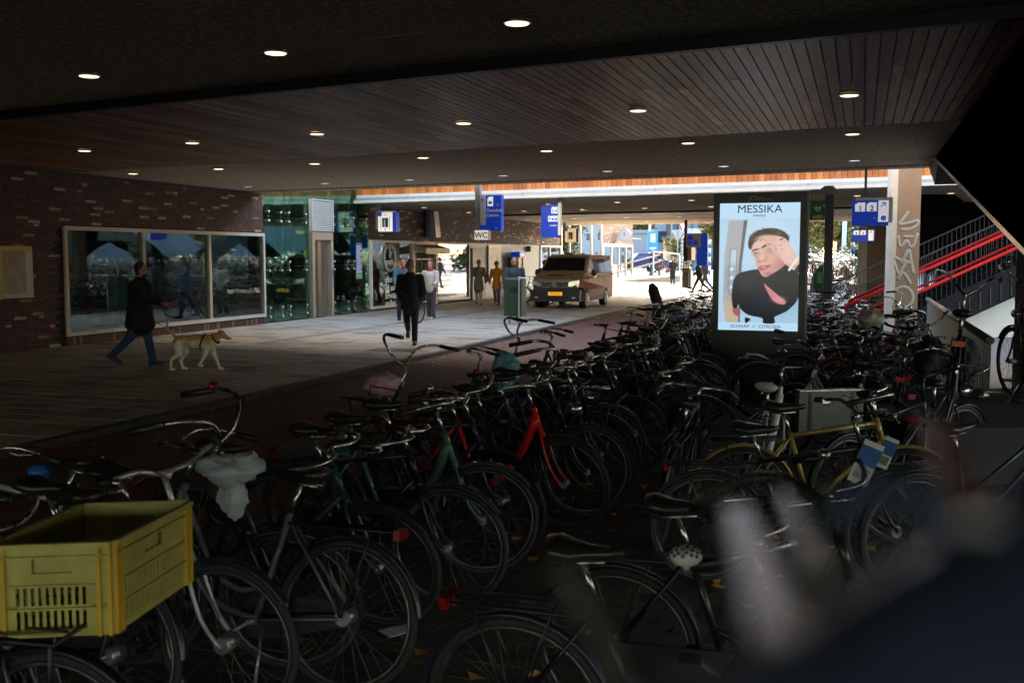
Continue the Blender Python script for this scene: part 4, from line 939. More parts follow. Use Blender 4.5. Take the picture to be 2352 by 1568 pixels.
    if 'glasses' in extra or 'sunglasses' in extra:
        q = MB()
        for s in (-1, 1):
            c = hd+hr @ V3(.105, s*.033, .018)*k
            if 'sunglasses' in extra: q.ell(c, (.008*k, .028*k, .02*k), 10, 6)
            else: q.ring(c, hr @ V3(1, 0, 0), .022*k, .003*k, 12, 4)
            q.bar(c+hr @ V3(0, s*.026, 0)*k, hd+hr @ V3(.0, s*.085, .01)*k, .006*k)
        q.build('glasses', BLACK, root)
    # trousers
    q = MB(); q.caps(J['pel']+V3(0, 0, -.06)*k, J['pel']+V3(0, 0, .05)*k, .135*k*bulk, .125*k*bulk, .85)
    for i in (0, 1): q.caps(J['h%d' % i], J['k%d' % i], .112*k, .082*k); q.caps(J['k%d' % i], J['a%d' % i]+V3(0, 0, .02), .080*k, (.066+flare)*k)
    organic('trousers', q, cloth('tr'+key, trouser), root, vox, 3)
    # coat
    ct = cloth('co'+key, coat); q = MB(); fl = .82
    q.caps(J['pel']+V3(0, 0, .02)*k, J['ch'], .185*k*bulk, .198*k*bulk, fl); q.caps(J['ch'], J['nk']+V3(0, 0, -.03)*k, .15*k*bulk, .085*k, .9)
    if coatlen: q.caps(J['pel']+V3(0, 0, -coatlen)*k, J['pel'], .235*k*bulk, .19*k*bulk, .9)
    for i in (0, 1):
        q.caps(V3(J['ch'].x, 0, J['s%d' % i].z), J['s%d' % i], .09*k, .078*k); q.caps(J['s%d' % i], J['e%d' % i], .086*k*bulk, .072*k); q.caps(J['e%d' % i], J['w%d' % i]-J['d%d' % i]*.01, .072*k, .056*k)
    if 'collar' in extra: q.ring(J['nk']+V3(.01, 0, .03)*k, (.15, 0, 1), .07*k, .032*k, 16, 6)
    if 'hood' in extra: q.ell(J['nk']+V3(-.09, 0, .0)*k, (.09*k, .12*k, .07*k), 12, 8)
    organic('coat', q, ct, root, vox, 3)
    if 'redhood' in extra: MB().ring(J['nk']+V3(.01, 0, .04)*k, (.2, 0, 1), .078*k, .03*k, 16, 6).build('hood_lining', cloth('redl', (.45, .03, .02)), root)
    if 'scarf' in extra: MB().caps(J['nk']+V3(.08, .02, 0)*k, J['ch']+V3(.15, .02, -.12)*k, .05*k, .04*k).build('check_shirt', cloth('redcheck', (.28, .015, .02)), root)
    # shoes
    for i in (0, 1):
        a = J['a%d' % i]; p = J['fp%d' % i]; f = V3(math.cos(p), 0, math.sin(p)); u_ = V3(-math.sin(p), 0, math.cos(p))
        q = MB(); q.caps(a-f*.03*k-u_*.035*k, a+f*.15*k-u_*.045*k, .048*k, .04*k, 1).caps(a, a-u_*.03*k, .048*k, .05*k); q.box(a+f*.055*k-u_*.072*k, (.27*k, .088*k, .022*k), rot=Matrix.Rotation(-p, 3, 'Y'))
        q.build('shoe', mat('shoe_%s' % key, shoe, .5), root)
    if pin: pin(root, J, k)
    return root
def ankle_shift(root): pass
FG = lambda px, py: G(px, py, 0)
def phone(root, J, k): MB().box(J['w1']+J['d1']*.1+V3(0, 0, .03), (.07, .012, .14)).build('phone', BLACK, root)
P = FG(325, 842); person('man in long black coat and blue jeans walking his dog past the shop window', P, 4, 1.80, legs=((13, 3), (-20, 24)), arms=((22, 6, 55), (28, 6, 50)), coatlen=.16, bulk=1.18, coat=(.006, .006, .008), trouser=(.02, .05, .12), extra=('sunglasses', 'collar', 'beard'), hair=(.02, .013, .01))
P = FG(944, 790); person('man in dark navy jacket with hands in pockets walking toward the camera', P, -88, 1.82, legs=((14, 3), (-16, 42)), arms=((-8, 12, 16), (-2, 13, 18)), bulk=1.12, coat=(.006, .010, .018), trouser=(.008, .010, .018), extra=('pockets', 'collar'), hair=(.03, .02, .014), shoe=(.02, .02, .022), coatlen=.08)
P = FG(926, 742); person('young man in teal jacket and red check shirt wheeling a bicycle', P, -80, 1.84, legs=((10, 3), (-12, 20)), arms=((4, 14, 18), (40, 10, 30)), coat=(.02, .10, .14), trouser=(.03, .05, .09), hair=(.10, .05, .025), extra=('messy', 'scarf'))
P = FG(990, 733); person('woman in cream padded jacket with red hood lining and flared trousers', P, -110, 1.74, legs=((5, 2), (-5, 6)), arms=((12, 10, 70), (5, 14, 60)), coat=(.50, .46, .40), trouser=(.05, .045, .055), shoe=(.62, .42, .40), hair=(.20, .06, .03), extra=('redhood', 'hood'), bulk=1.1, flare=.03, hairlen=.12)
P = FG(1100, 700); person('older person in long grey-green coat and beige trousers by the grey door', P, -95, 1.74, legs=((8, 3), (-8, 12)), arms=((-4, 14, 6), (4, 14, 8)), coat=(.16, .17, .14), trouser=(.42, .34, .24), coatlen=.26, bulk=1.08, hair=(.06, .03, .02), extra=('collar',))
P = FG(1141, 701); person('person in mustard orange parka and knitted hat walking beside the ticket machine', P, -98, 1.68, legs=((8, 3), (-10, 16)), arms=((-6, 14, 8), (6, 14, 10)), coat=(.55, .23, .02), trouser=(.05, .09, .17), coatlen=.16, hat=(.16, .11, .07), extra=('hood',), bulk=1.05, hairlen=.1)
P = FG(1181, 737); person('bearded man with glasses and dark sweater behind the green bin', P, -86, 1.88, legs=((16, 4), (-16, 36)), arms=((-10, 10, 12), (14, 10, 14)), coat=(.030, .038, .055), trouser=(.02, .025, .035), hair=(.10, .05, .03), extra=('beard', 'glasses'), bulk=1.15)
P = G(1251, 702); person('dark haired person in black half hidden behind the van', P, 100, 1.72, legs=((5, 2), (-5, 6)), arms=((10, 6, 30), (0, 6, 10)), coat=(.012, .012, .012), hairlen=.18, vox=.03)
P = FG(1545, 657); person('man in long dark coat and grey scarf on the sunlit ground', P, -100, 1.82, legs=((4, 2), (-6, 8)), arms=((14, 8, 65), (10, 8, 60)), coat=(.015, .014, .014), trouser=(.05, .10, .15), coatlen=.34, vox=.03, hair=(.06, .02, .012), extra=('beard',))
P = FG(1606, 672); person('dark clad person striding left beside the far grey bin', P, 170, 1.78, legs=((26, 4), (-24, 24)), arms=((-20, 8, 10), (20, 8, 15)), coat=(.012, .012, .014), trouser=(.014, .014, .016), vox=.03, lean=.12)
P = FG(1619, 668); person('red haired person with dark rucksack partly behind the advertising panel', P, 175, 1.86, legs=((15, 4), (-15, 24)), arms=((-10, 8, 10), (10, 8, 15)), coat=(.04, .05, .07), trouser=(.03, .09, .12), hair=(.3, .1, .03), vox=.03)
Q = D(1594, 625, 75); person('man in padded grey jacket and bright blue jeans standing on the sunlit rise', (Q.x, Q.y), 20, 1.80, legs=((2, 1), (-3, 3)), arms=((12, 6, 60), (10, 6, 60)), coat=(.04, .06, .08), trouser=(.05, .17, .28), vox=.03, z=gz(75)-.14, bulk=1.1, hair=(.03, .02, .02), extra=('beard',))
Q = D(1497, 622, 70); person('person in navy hooded jacket looking down at a phone on the ramp', (Q.x, Q.y), 10, 1.74, legs=((4, 2), (-6, 12)), arms=((20, 6, 70), (22, 6, 70)), coat=(.008, .015, .06), trouser=(.03, .06, .12), vox=.03, z=gz(70)+.1, hair=(.4, .25, .1), extra=('hood',), pin=phone)
Q = D(1516, 615, 74); person('cyclist in black jacket paused behind the navy hooded person', (Q.x, Q.y), 200, 1.70, legs=((30, 40), (4, 10)), arms=((30, 6, 30), (30, 6, 30)), coat=(.012, .012, .012), trouser=(.02, .02, .03), vox=.03, z=gz(74)-.1, hair=(.4, .3, .2))
P = D(1887, 640, 26); person('dark haired person behind the defibrillator cabinet', (P.x, P.y), -100, 1.72, coat=(.03, .02, .015), vox=.03, z=0, hair=(.01, .008, .006))
# bicycle of the young man, orange rear wheel
P = FG(948, 740); bike((P.x, P.y, 0), -70, 'bicycle with bright orange tyres wheeled by the man in teal', ft='omafiets', ht='swept', colr='orange', lean=0, steer=20, group='bicycles being wheeled', rimc=paint('orange'), chain=False, rack=False, fender=None)
P = G(1213, 700); bike((P.x+.3, P.y+.5, 0), 150, 'black bicycle leaning by the glass behind the bearded man', ft='diamond', ht='straight', colr='black', group='bicycles being wheeled')
Q = D(1505, 622, 72); bike((Q.x, Q.y, gz(72)-.02), 5, 'bicycle with child seat held on the far ramp', ft='mixte', ht='swept', colr='black', lean=0, group='bicycles on the far ramp')
Q = D(1523, 620, 74); bike((Q.x+.2, Q.y, gz(74)-.1), -150, 'upright bicycle under the cyclist in black', ft='omafiets', ht='swept', colr='red', lean=0, group='bicycles on the far ramp')
def dog(label, loc, hd, sc_=1.0, c1=(.52, .25, .08), c2=(.62, .50, .36), sit=False, harness=True):
    t = thing('dog', label, 'dog', loc, rad(hd)); 
    DM = bpy.data.materials.new('dog_fur_'+label[:6].strip().replace(' ', '_')); DM.use_nodes = True; nt_ = DM.node_tree; b = nt_.nodes['Principled BSDF']; b.inputs['Roughness'].default_value = .85
    tc = nt_.nodes.new('ShaderNodeTexCoord'); sp = nt_.nodes.new('ShaderNodeSeparateXYZ'); no = nt_.nodes.new('ShaderNodeTexNoise'); no.inputs['Scale'].default_value = 9
    ma = nt_.nodes.new('ShaderNodeMath'); ma.operation = 'MULTIPLY_ADD'; ma.inputs[1].default_value = .22; cr = nt_.nodes.new('ShaderNodeValToRGB'); cr.color_ramp.elements[0].position = (.56 if not sit else .5)*sc_; cr.color_ramp.elements[1].position = .68*sc_
    cr.color_ramp.elements[0].color = (*c2, 1); cr.color_ramp.elements[1].color = (*c1, 1)
    nt_.links.new(tc.outputs['Object'], sp.inputs[0]); nt_.links.new(tc.outputs['Object'], no.inputs[0]); nt_.links.new(no.outputs[0], ma.inputs[0]); nt_.links.new(sp.outputs[2], ma.inputs[2]); nt_.links.new(ma.outputs[0], cr.inputs[0]); nt_.links.new(cr.outputs[0], b.inputs['Base Color'])
    b_ = MB(); s = sc_
    def c(p, q, r1, r2, f=1): b_.caps(Vector(p)*s, Vector(q)*s, r1*s, r2*s, f)
    if not sit:
        c((-.26, 0, .53), (-.02, 0, .52), .10, .105, 1.1); c((-.02, 0, .52), (.26, 0, .50), .115, .135, 1.15); c((.26, 0, .52), (.42, 0, .62), .10, .075); c((.42, 0, .62), (.47, 0, .64), .075, .078); c((.49, 0, .62), (.60, 0, .57), .056, .034)
        for sd, X in ((1, ((.27, .45), (.30, .30), (.36, .16), (.40, .03))), (-1, ((.25, .45), (.20, .30), (.15, .20), (.08, .10)))):
            pts = [(x, sd*.075, z) for x, z in X]; c(pts[0], pts[1], .07, .046); c(pts[1], pts[2], .044, .030); c(pts[2], pts[3], .030, .026); c(pts[3], (pts[3][0]+.06, pts[3][1], max(.022, pts[3][2]-.012)), .03, .026)
        for sd, X in ((1, ((-.26, .47), (-.20, .32), (-.30, .17), (-.26, .03))), (-1, ((-.28, .47), (-.27, .31), (-.42, .19), (-.43, .03)))):
            pts = [(x, sd*.075, z) for x, z in X]; c(pts[0], pts[1], .115, .066); c(pts[1], pts[2], .054, .032); c(pts[2], pts[3], .03, .026); c(pts[3], (pts[3][0]+.06, pts[3][1], .022), .03, .026)
        tl = smoothpath([(-.33, 0, .56), (-.42, 0, .66), (-.50, 0, .78), (-.48, 0, .90), (-.38, 0, .92)], 3); b_.tube([p*s for p in tl], [r*s for r in np.linspace(.034, .012, len(tl))], 8)
    else:
        c((-.12, 0, .16), (.10, 0, .42), .13, .11); c((.10, 0, .42), (.14, 0, .58), .09, .07); c((.15, 0, .62), (.17, 0, .62), .08, .08); c((.2, 0, .61), (.31, 0, .56), .05, .03)
        for sd in (-1, 1): c((.12, sd*.07, .36), (.15, sd*.07, .03), .045, .026); c((-.1, sd*.1, .14), (.06, sd*.12, .06), .09, .04)
    o = organic('body', b_, DM, t, .014*s, 2)
    hx, hz = (.47, .66) if not sit else (.16, .66)
    for sd in (-1, 1): MB().prism([(hx*s-.03*s, sd*.045*s, hz*s+.03*s), (hx*s+.03*s, sd*.05*s, hz*s+.03*s), (hx*s-.05*s, sd*.075*s, hz*s+.075*s)], (0, sd*.014*s, 0)).build('ear', DM, t)
    nx, nz = (.632, .565) if not sit else (.335, .555)
    MB().ell((nx*s, 0, nz*s), (.016*s, .018*s, .014*s), 8, 6).build('nose', BLACK, t)
    e = MB()
    for sd in (-1, 1): e.ell(((nx-.12)*s, sd*.047*s, (nz+.08)*s), (.011*s, .008*s, .009*s), 8, 6)
    e.build('eyes', BLACK, t)
    if harness:
        h = MB().ring((.14*s, 0, .51*s), (1, 0, -.35), .138*s, .009*s, 24, 5, flat=1.8).ring((.36*s, 0, .56*s), (1, 0, .7), .095*s, .009*s, 20, 5, flat=1.8).bar((.13*s, 0, .655*s), (.35*s, 0, .665*s), .03, .012); h.build('harness', BLACK, t)
    return t
P = FG(437, 850); dg_ = dog('tan and white dog with raised curled tail in a black harness', (P.x+.10, P.y, 0), -2, .95, (.60, .32, .12), (.80, .70, .52))
MB().tube(smoothpath([(.02, .0, .66), (-.4, .05, .70), (-.85, .12, .86), (-1.02, .2, 1.0)], 4), .006, 5).build('leash', BLACK, dg_)
P = FG(1227, 706); dog('small black and white dog sitting beside the front wheel of the van', P, -70, .85, (.02, .015, .01), (.55, .5, .45), True, False)
# ------------------------------------------------------------------ the van
from mathutils.geometry import tessellate_polygon
van = thing('van', 'two-tone delivery van with cream bonnet and dark red-brown sides', 'van', None or G(1240, 709)+Vector((0, 0, 0)), RZ)
A = G(1347, 708); van.location = A - N*(.93+.83)+U*(-.95) + N*.83; van.location.z = 0
VR = mat('van_maroon_paint', (.34, .055, .03), .5, 0, spec=.12, coat=0); VC = mat('van_cream_paint', (.36, .27, .16), .45, spec=.3, coat=0); VB = mat('van_bumper', (.018, .018, .02), .5); VG = mat('van_glass', (.012, .015, .016), .06, spec=.5)
def wv(z, y=1): 
    w = .95 if z < 1.05 else .95-(z-1.05)/.9*.15
    if z < .45: w -= (.45-z)*.1
    if y < .5: w *= 1-.13*((.5-y)/.5)**2
    if y > 5.1: w *= 1-.05*((y-5.1)/.2)
    return w
top = [(.03, .30), (.0, .45), (.0, .74), (.05, .92), (.16, 1.06), (.55, 1.18), (.98, 1.29), (1.18, 1.43), (1.62, 1.80), (1.85, 1.905), (2.3, 1.95), (4.9, 1.93), (5.15, 1.87), (5.24, 1.7), (5.30, 1.15), (5.30, .5), (5.26, .30)]
def archpts(c): return [(c+.40*math.cos(rad(a)), .30+.40*math.sin(rad(a))) for a in range(0, 181, 20)]
prof = top+[(4.40, .26)]+archpts(3.95)+[(3.5, .26), (1.40, .26)]+archpts(.95)+[(.5, .28)]
prof = [(y, max(z, .26)) for y, z in prof]
mb = MB()
for s_ in (-1, 1):
    V = [(s_*wv(z, y), y, z) for y, z in prof]; tr = tessellate_polygon([[Vector((y, z, 0)) for y, z in prof]]); mb.add(V, [tuple(f) if s_ > 0 else tuple(f)[::-1] for f in tr], 0)
for i in range(len(top)-1):
    (ya, za), (yb, zb) = top[i], top[i+1]; nrm = Vector((0, -(zb-za), yb-ya)).normalized(); fr = [-1, -.94, -.8, 0, .8, .94, 1]; pr = [0, .022, .035, .05, .035, .022, 0]
    V = []
    for (y, z) in ((ya, za), (yb, zb)):
        for f_, p_ in zip(fr, pr): V.append((f_*wv(z, y), y+nrm.y*p_, z+nrm.z*p_))
    mi = 2 if zb <= .93 or i >= 14 and False else (1 if i < 9 else (3 if i < 12 else 0))
    mb.add(V, [(j, j+1, 8+j, 7+j) for j in range(6)], mi, True)
body = mb.build('body', [VR, VC, VB, mat('van_roof_paint', (.12, .09, .06), .3, coat=.7)], van)
MB().prism([(x*wv(z, .3)*1.005, -.03 if y == 0 else y, z) for x, y, z in ((-1, 0, .28), (1, 0, .28), (1, 0, .70), (-1, 0, .70))], (0, .2, 0)).build('bumper', VB, van)
for s_ in (-1, 1):
    sideb = MB()
    V = [(s_*(wv(z, y)+.012), y, z) for y, z in [(.02, .30), (.0, .76), (.35, .80), (.56, .62), (.56, .30)]]; sideb.add(V, [(0, 1, 2, 3, 4) if s_ > 0 else (4, 3, 2, 1, 0)])
    V = [(s_*(wv(z, y)+.010), y, z) for y, z in [(1.4, .27), (1.4, .36), (3.5, .36), (3.5, .27)]]; sideb.add(V, [(0, 1, 2, 3)]); sideb.build('side_cladding', VB, van)

def sidepanel(name, pts, m, s_, off=.006, parent=van):
    k_ = len(pts); V = [(s_*(wv(z, y)+off), y, z) for y, z in pts]+[(s_*(wv(z, y)-.01), y, z) for y, z in pts]
    return MB().add(V, [tuple(range(k_)), tuple(range(2*k_-1, k_-1, -1))]+[(i, k_+i, k_+(i+1) % k_, (i+1) % k_) for i in range(k_)]).build(name, m, parent)
for s_ in (-1, 1):
    sidepanel('window', [(1.32, 1.34), (1.70, 1.72), (1.85, 1.78), (2.28, 1.80), (2.28, 1.28)], VG, s_); sidepanel('window', [(2.38, 1.28), (2.38, 1.80), (3.7, 1.80), (3.7, 1.28)], VG, s_); sidepanel('window', [(3.78, 1.28), (3.78, 1.80), (4.95, 1.76), (5.08, 1.32)], VG, s_)
    sidepanel('door_seam', [(1.18, .40), (1.18, 1.30), (1.195, 1.30), (1.195, .40)], BLACK, s_, .004); sidepanel('door_seam', [(2.33, .36), (2.33, 1.85), (2.345, 1.85), (2.345, .36)], BLACK, s_, .004); sidepanel('door_seam', [(3.74, .6), (3.74, 1.85), (3.755, 1.85), (3.755, .6)], BLACK, s_, .004)
    sidepanel('waist_moulding', [(1.45, .62), (1.45, .66), (3.5, .66), (3.5, .62)], VR, s_, .012); sidepanel('handle', [(2.05, 1.12), (2.05, 1.16), (2.25, 1.16), (2.25, 1.12)], CHROME, s_, .025)
    m_ = MB().ell((s_*1.10, 1.38, 1.30), (.10, .06, .13), 12, 8).bar((s_*.95, 1.4, 1.25), (s_*1.08, 1.4, 1.26), .05); m_.build('mirror', VB, van)
    hl = MB().prism([(s_*.86, .06, .80), (s_*.50, .01, .83), (s_*.52, .02, .99), (s_*.88, .10, 1.05)], (0, .06, 0)); hl.v = [(x, y-.045, z) for x, y, z in hl.v]; hl.build('headlight', mat('headlight_glass', (.5, .5, .48), .08, .6), van)
    MB().ell((s_*.70, -.04, .42), (.09, .02, .035), 10, 6).build('fog_light', CHROME, van)
    for yw in (.95, 3.95):
        w = MB().cyl((s_*.72, yw, .335), (s_*.945, yw, .335), .335, 28).build('wheel', RUBBER, van)
        MB().cyl((s_*.93, yw, .335), (s_*.952, yw, .335), .235, 24).build('rim', mat('alloy', (.28, .28, .28), .3, .8), w)
        q = MB()
        for i in range(5): a = i*2*math.pi/5; q.bar((s_*.957, yw, .335), (s_*.957, yw+math.cos(a)*.21, .335+math.sin(a)*.21), .05, .02)
        q.build('wheel_spokes', CHROME, w)
wsd = [(y-.0, z) for y, z in ((1.05, 1.34), (1.62, 1.80))]; q = MB(); V = []
for (y, z), wf in ((wsd[0], .88), (wsd[1], .86)):
    nn = Vector((0, -.63, .77))
    for f_, p_ in zip((-1, -.8, 0, .8, 1), (.03, .045, .06, .045, .03)): V.append((f_*wf*wv(z), y+nn.y*p_-.012, z+nn.z*p_+.012))
q.add(V, [(j, j+1, 6+j, 5+j) for j in range(4)], 0, True); q.build('windscreen', VG, van)
MB().bar((-.75, .99, 1.345), (-.05, 1.08, 1.40), .02).bar((.05, .99, 1.345), (.7, 1.08, 1.40), .02).build('wiper', BLACK, van)
MB().b2((-.48, -.035, .80), (.48, .0, .98)).b2((-.52, -.04, .5), (.52, -.034, .70)).build('grille', BLACK, van)
MB().b2((-.5, -.045, .80), (.5, -.036, .815)).b2((-.5, -.045, .965), (.5, -.036, .98)).b2((-.5, -.043, .88), (.5, -.036, .89)).build('grille_trim', CHROME, van)
bd = MB().ring((0, -.05, .895), (0, 1, 0), .085, .010, 24, 6).build('badge', CHROME, van)
MB().bar((-.055, -.05, .945), (-.02, -.05, .90), .012).bar((-.02, -.05, .90), (0, -.05, .94), .012).bar((0, -.05, .94), (.02, -.05, .90), .012).bar((.02, -.05, .90), (.055, -.05, .945), .012).bar((-.06, -.05, .90), (-.03, -.05, .83), .012).bar((-.03, -.05, .83), (0, -.05, .875), .012).bar((0, -.05, .875), (.03, -.05, .83), .012).bar((.03, -.05, .83), (.06, -.05, .90), .012).build('badge_mark', CHROME, bd)
pt = MB().b2((-.24, -.055, .50), (.28, -.042, .62)).build('number_plate', mat('plate_orange', (.72, .30, .01), .4, emit=(1, .42, .01), es=.12), van)  # orange glow put into the plate material
MB().b2((-.28, -.056, .50), (-.242, -.042, .62)).build('plate_strip', NSBLUE, pt); text('plate_text', 'VTF-36-X', .105, BLACK, pt, (.02, -.057, .523), bold=.003)
text('bonnet_lettering', 'asito', .30, BLACK, van, (-.10, .42, 1.205), (rad(16), 0, 0), bold=.008, sx=1.1); MB().b2((.36, .45, 1.228), (.55, .50, 1.238)).b2((.36, .53, 1.245), (.52, .56, 1.255)).build('bonnet_mark', BLACK, van)
MB().b2((-.3, 2.4, 1.99), (.0, 2.6, 2.05)).b2((.1, 3.2, 1.98), (.25, 3.3, 2.03)).build('roof_box', BLACK, van)
# ------------------------------------------------------------------ advertising panel
AW, AH = 1.22, 2.62
Pa = G(1737, 920, -.08); ap = thing('advertising_panel', 'tall black freestanding digital advertising panel showing a jewellery poster', 'advertising panel', None or Pa, RZ)
PANEL = mat('panel_black', (.012, .013, .015), .3, var=.05); SIDE = mat('panel_side', (.16, .17, .19), .4, .4)
zt = 2.86
for lo, hi in (((-.62, -.05, .85), (-.535, .05, zt)), ((.535, -.05, .85), (.62, .05, zt)), ((-.535, -.05, zt-.14), (.535, .05, zt)), ((-.535, -.05, .35), (.535, .05, .98))):
    MB().b2(lo, hi).build('housing', PANEL, ap)
MB().b2((-.62, .051, .35), (.62, .12, zt)).build('back_cover', SIDE, ap); MB().b2((-.62, -.05, .35), (-.5351, .05, .849)).b2((.5351, -.05, .35), (.62, .05, .849)).build('lower_cheek', PANEL, ap)
MB().b2((.621, -.06, .35), (.645, .12, zt)).build('side_trim', SIDE, ap); MB().b2((-.22, -.04, 0), (.22, .10, .35)).build('foot', PANEL, ap)
mb = MB()
for i in range(44): mb.b2((.6455, -.0, 2.75-i*.035), (.648, .08, 2.765-i*.035))
mb.build('vent_slots', BLACK, ap)
text('maker_lettering', 'JCDecaux', .072, mat('letter_grey', (.45, .45, .46), .4), ap, (0, -.052, zt-.10), bold=.001)
# printed picture as a fine colour grid
SWm, SHm = 1.07, 1.74+.0; GX, GY = 190, 310
xx, yy = np.meshgrid((np.arange(GX)+.5)/GX*180, (np.arange(GY)+.5)/GY*316)   # photo pixels of the screen, y down
def sdf(poly):
    P = np.array(poly, float); n = len(P); d = np.full(xx.shape, 1e9); ins = np.zeros(xx.shape, bool)
    for i in range(n):
        a, b = P[i], P[(i+1) % n]; e = b-a; wx, wy = xx-a[0], yy-a[1]; t = np.clip((wx*e[0]+wy*e[1])/(e@e+1e-9), 0, 1)
        d = np.minimum(d, np.hypot(wx-e[0]*t, wy-e[1]*t)); c = ((a[1] > yy) != (b[1] > yy)) & (xx < (b[0]-a[0])*(yy-a[1])/(b[1]-a[1]+1e-12)+a[0]); ins ^= c
    return np.where(ins, -d, d)
def crv(pts, k=5):
    P = [Vector((x, y, 0)) for x, y in pts]; P = [P[-1]]+P+[P[0], P[1]]; out = []
    for i in range(1, len(P)-2):
        for j in range(k):
            t = j/k; q = .5*((2*P[i])+(P[i+1]-P[i-1])*t+(2*P[i-1]-5*P[i]+4*P[i+1]-P[i+2])*t*t+(3*P[i]-P[i-1]-3*P[i+1]+P[i+2])*t**3); out.append((q.x, q.y))
    return out
img = np.zeros((GY, GX, 3))
def srgb(r, g, b): return np.array([((v/255+.055)/1.055)**2.4 if v > 10 else v/255/12.92 for v in (r, g, b)])
def lay(mask, c): img[:] = img*(1-mask[..., None])+np.asarray(c)*mask[..., None]
FY = [0, 1.]
def poly(pts, c, f=.8, curve=True, a=1): 
    if FY[0]: pts = [(x, 62+(y-34)*.833) for x, y in pts]
    d = sdf(crv(pts) if curve else pts); m = np.clip(.5-d/(2*f), 0, 1)*a; lay(m, c); return m
def blob(x, y, rx, ry, c, a=1, m=None, ang=0):
    if FY[0]: y = 62+(y-34)*.833; ry = ry*.85
    ca, sa = math.cos(ang), math.sin(ang); u = ((xx-x)*ca+(yy-y)*sa)/rx; v = (-(xx-x)*sa+(yy-y)*ca)/ry; q = np.exp(-(u*u+v*v))*a
    lay(q*(m if m is not None else 1), c)
t = (yy/316)[..., None]; img[:] = srgb(190, 222, 246)*(1-t)+srgb(150, 196, 232)*t
m = ((yy > 38) & (yy < 297)); lay(m*1., srgb(176, 208, 232)); blob(110, 90, 60, 80, srgb(196, 222, 240), .7, m*1.); blob(150, 240, 60, 60, srgb(120, 170, 205), .6, m*1.)
lay((yy >= 297)*1., srgb(186, 220, 245))
# bracelet band with stones
band = [(21, 42), (63, 42), (50, 150), (48, 296), (17, 296), (10, 240), (12, 130)]; bm1 = poly(band, srgb(168, 172, 178), .8, False)
hxn = (np.sin(xx*1.45+(np.floor(yy/4.2) % 2)*1.6)*np.sin(yy*.75*2)); img += (bm1*(hxn*.5+.0)*.5*(yy < 243))[..., None]*np.array([.9, 1, 1.15]); img[:] = np.clip(img, 0, 1)
poly([(12, 243), (49, 243), (48, 296), (17, 296)], srgb(196, 178, 150), .8, False); poly([(55, 42), (63, 42), (52, 150), (50, 296), (46, 296), (45, 150)], srgb(70, 66, 62), 1, False, .8)
poly([(24, 120), (27, 112), (36, 112), (41, 118), (38, 222), (33, 230), (24, 226), (22, 200)], srgb(150, 140, 120), .8, True); poly([(27, 122), (30, 115), (36, 115), (39, 121), (36, 220), (32, 225), (26, 222), (25, 200)], srgb(180, 208, 228), .8, True)
for cy in (165, 187, 210): blob(31, cy, 11, 10, srgb(30, 34, 40), 1); blob(31, cy, 8, 8, srgb(190, 208, 225), 1); blob(29, cy-2, 3, 3, srgb(250, 252, 255), .9); blob(34, cy+3, 2, 2, srgb(60, 80, 110), .8)
NV = srgb(12, 14, 24)
# torso, sleeves
poly([(34, 262), (30, 232), (33, 195), (44, 175), (70, 166), (98, 162), (120, 158), (150, 160), (180, 175), (180, 232), (160, 262), (140, 275), (128, 282), (128, 297), (103, 297), (100, 285), (70, 278), (52, 264), (46, 250), (40, 270)], NV, .9)
blob(60, 200, 22, 30, srgb(34, 34, 46), .7, (sdf(crv([(34, 262), (30, 232), (33, 195), (44, 175), (70, 166), (120, 158), (110, 250)])) < 0)*1.); blob(110, 190, 26, 20, srgb(30, 30, 42), .8)
blob(95, 245, 40, 22, srgb(10, 26, 48), .8); poly([(42, 196), (37, 225), (40, 250), (46, 225)], srgb(4, 5, 10), 1.5, True, .6)
poly([(103, 200), (112, 207), (140, 232), (152, 243), (148, 250), (133, 247), (118, 232)], srgb(206, 128, 138), 1); blob(136, 238, 12, 6, srgb(226, 160, 165), .6)
poly([(34, 262), (48, 264), (50, 276), (42, 280), (34, 272)], srgb(160, 92, 104), 1); poly([(62, 284), (74, 288), (66, 297), (62, 297)], srgb(14, 12, 22), 1)
# neck and high collar
FY[0] = 1
poly([(120, 150), (128, 135), (156, 122), (160, 150), (150, 168), (118, 176), (98, 168)], NV, 1.2)
# face
skin = srgb(222, 178, 166)
face = [(72, 82), (78, 66), (98, 54), (130, 52), (148, 66), (154, 100), (154, 130), (142, 150), (122, 168), (108, 178), (98, 174), (90, 156), (83, 140), (80, 122), (75, 104)]
fm_ = poly(face, skin, 1.0); blob(140, 140, 22, 34, srgb(176, 120, 110), .7, fm_); blob(92, 80, 18, 20, srgb(232, 190, 178), .8, fm_); blob(88, 128, 5, 14, srgb(150, 92, 84), .4, fm_); blob(116, 120, 14, 12, srgb(226, 168, 156), .6, fm_); blob(110, 168, 12, 8, srgb(176, 116, 106), .6, fm_)
blob(128, 172, 26, 7, srgb(90, 50, 50), .6, fm_)
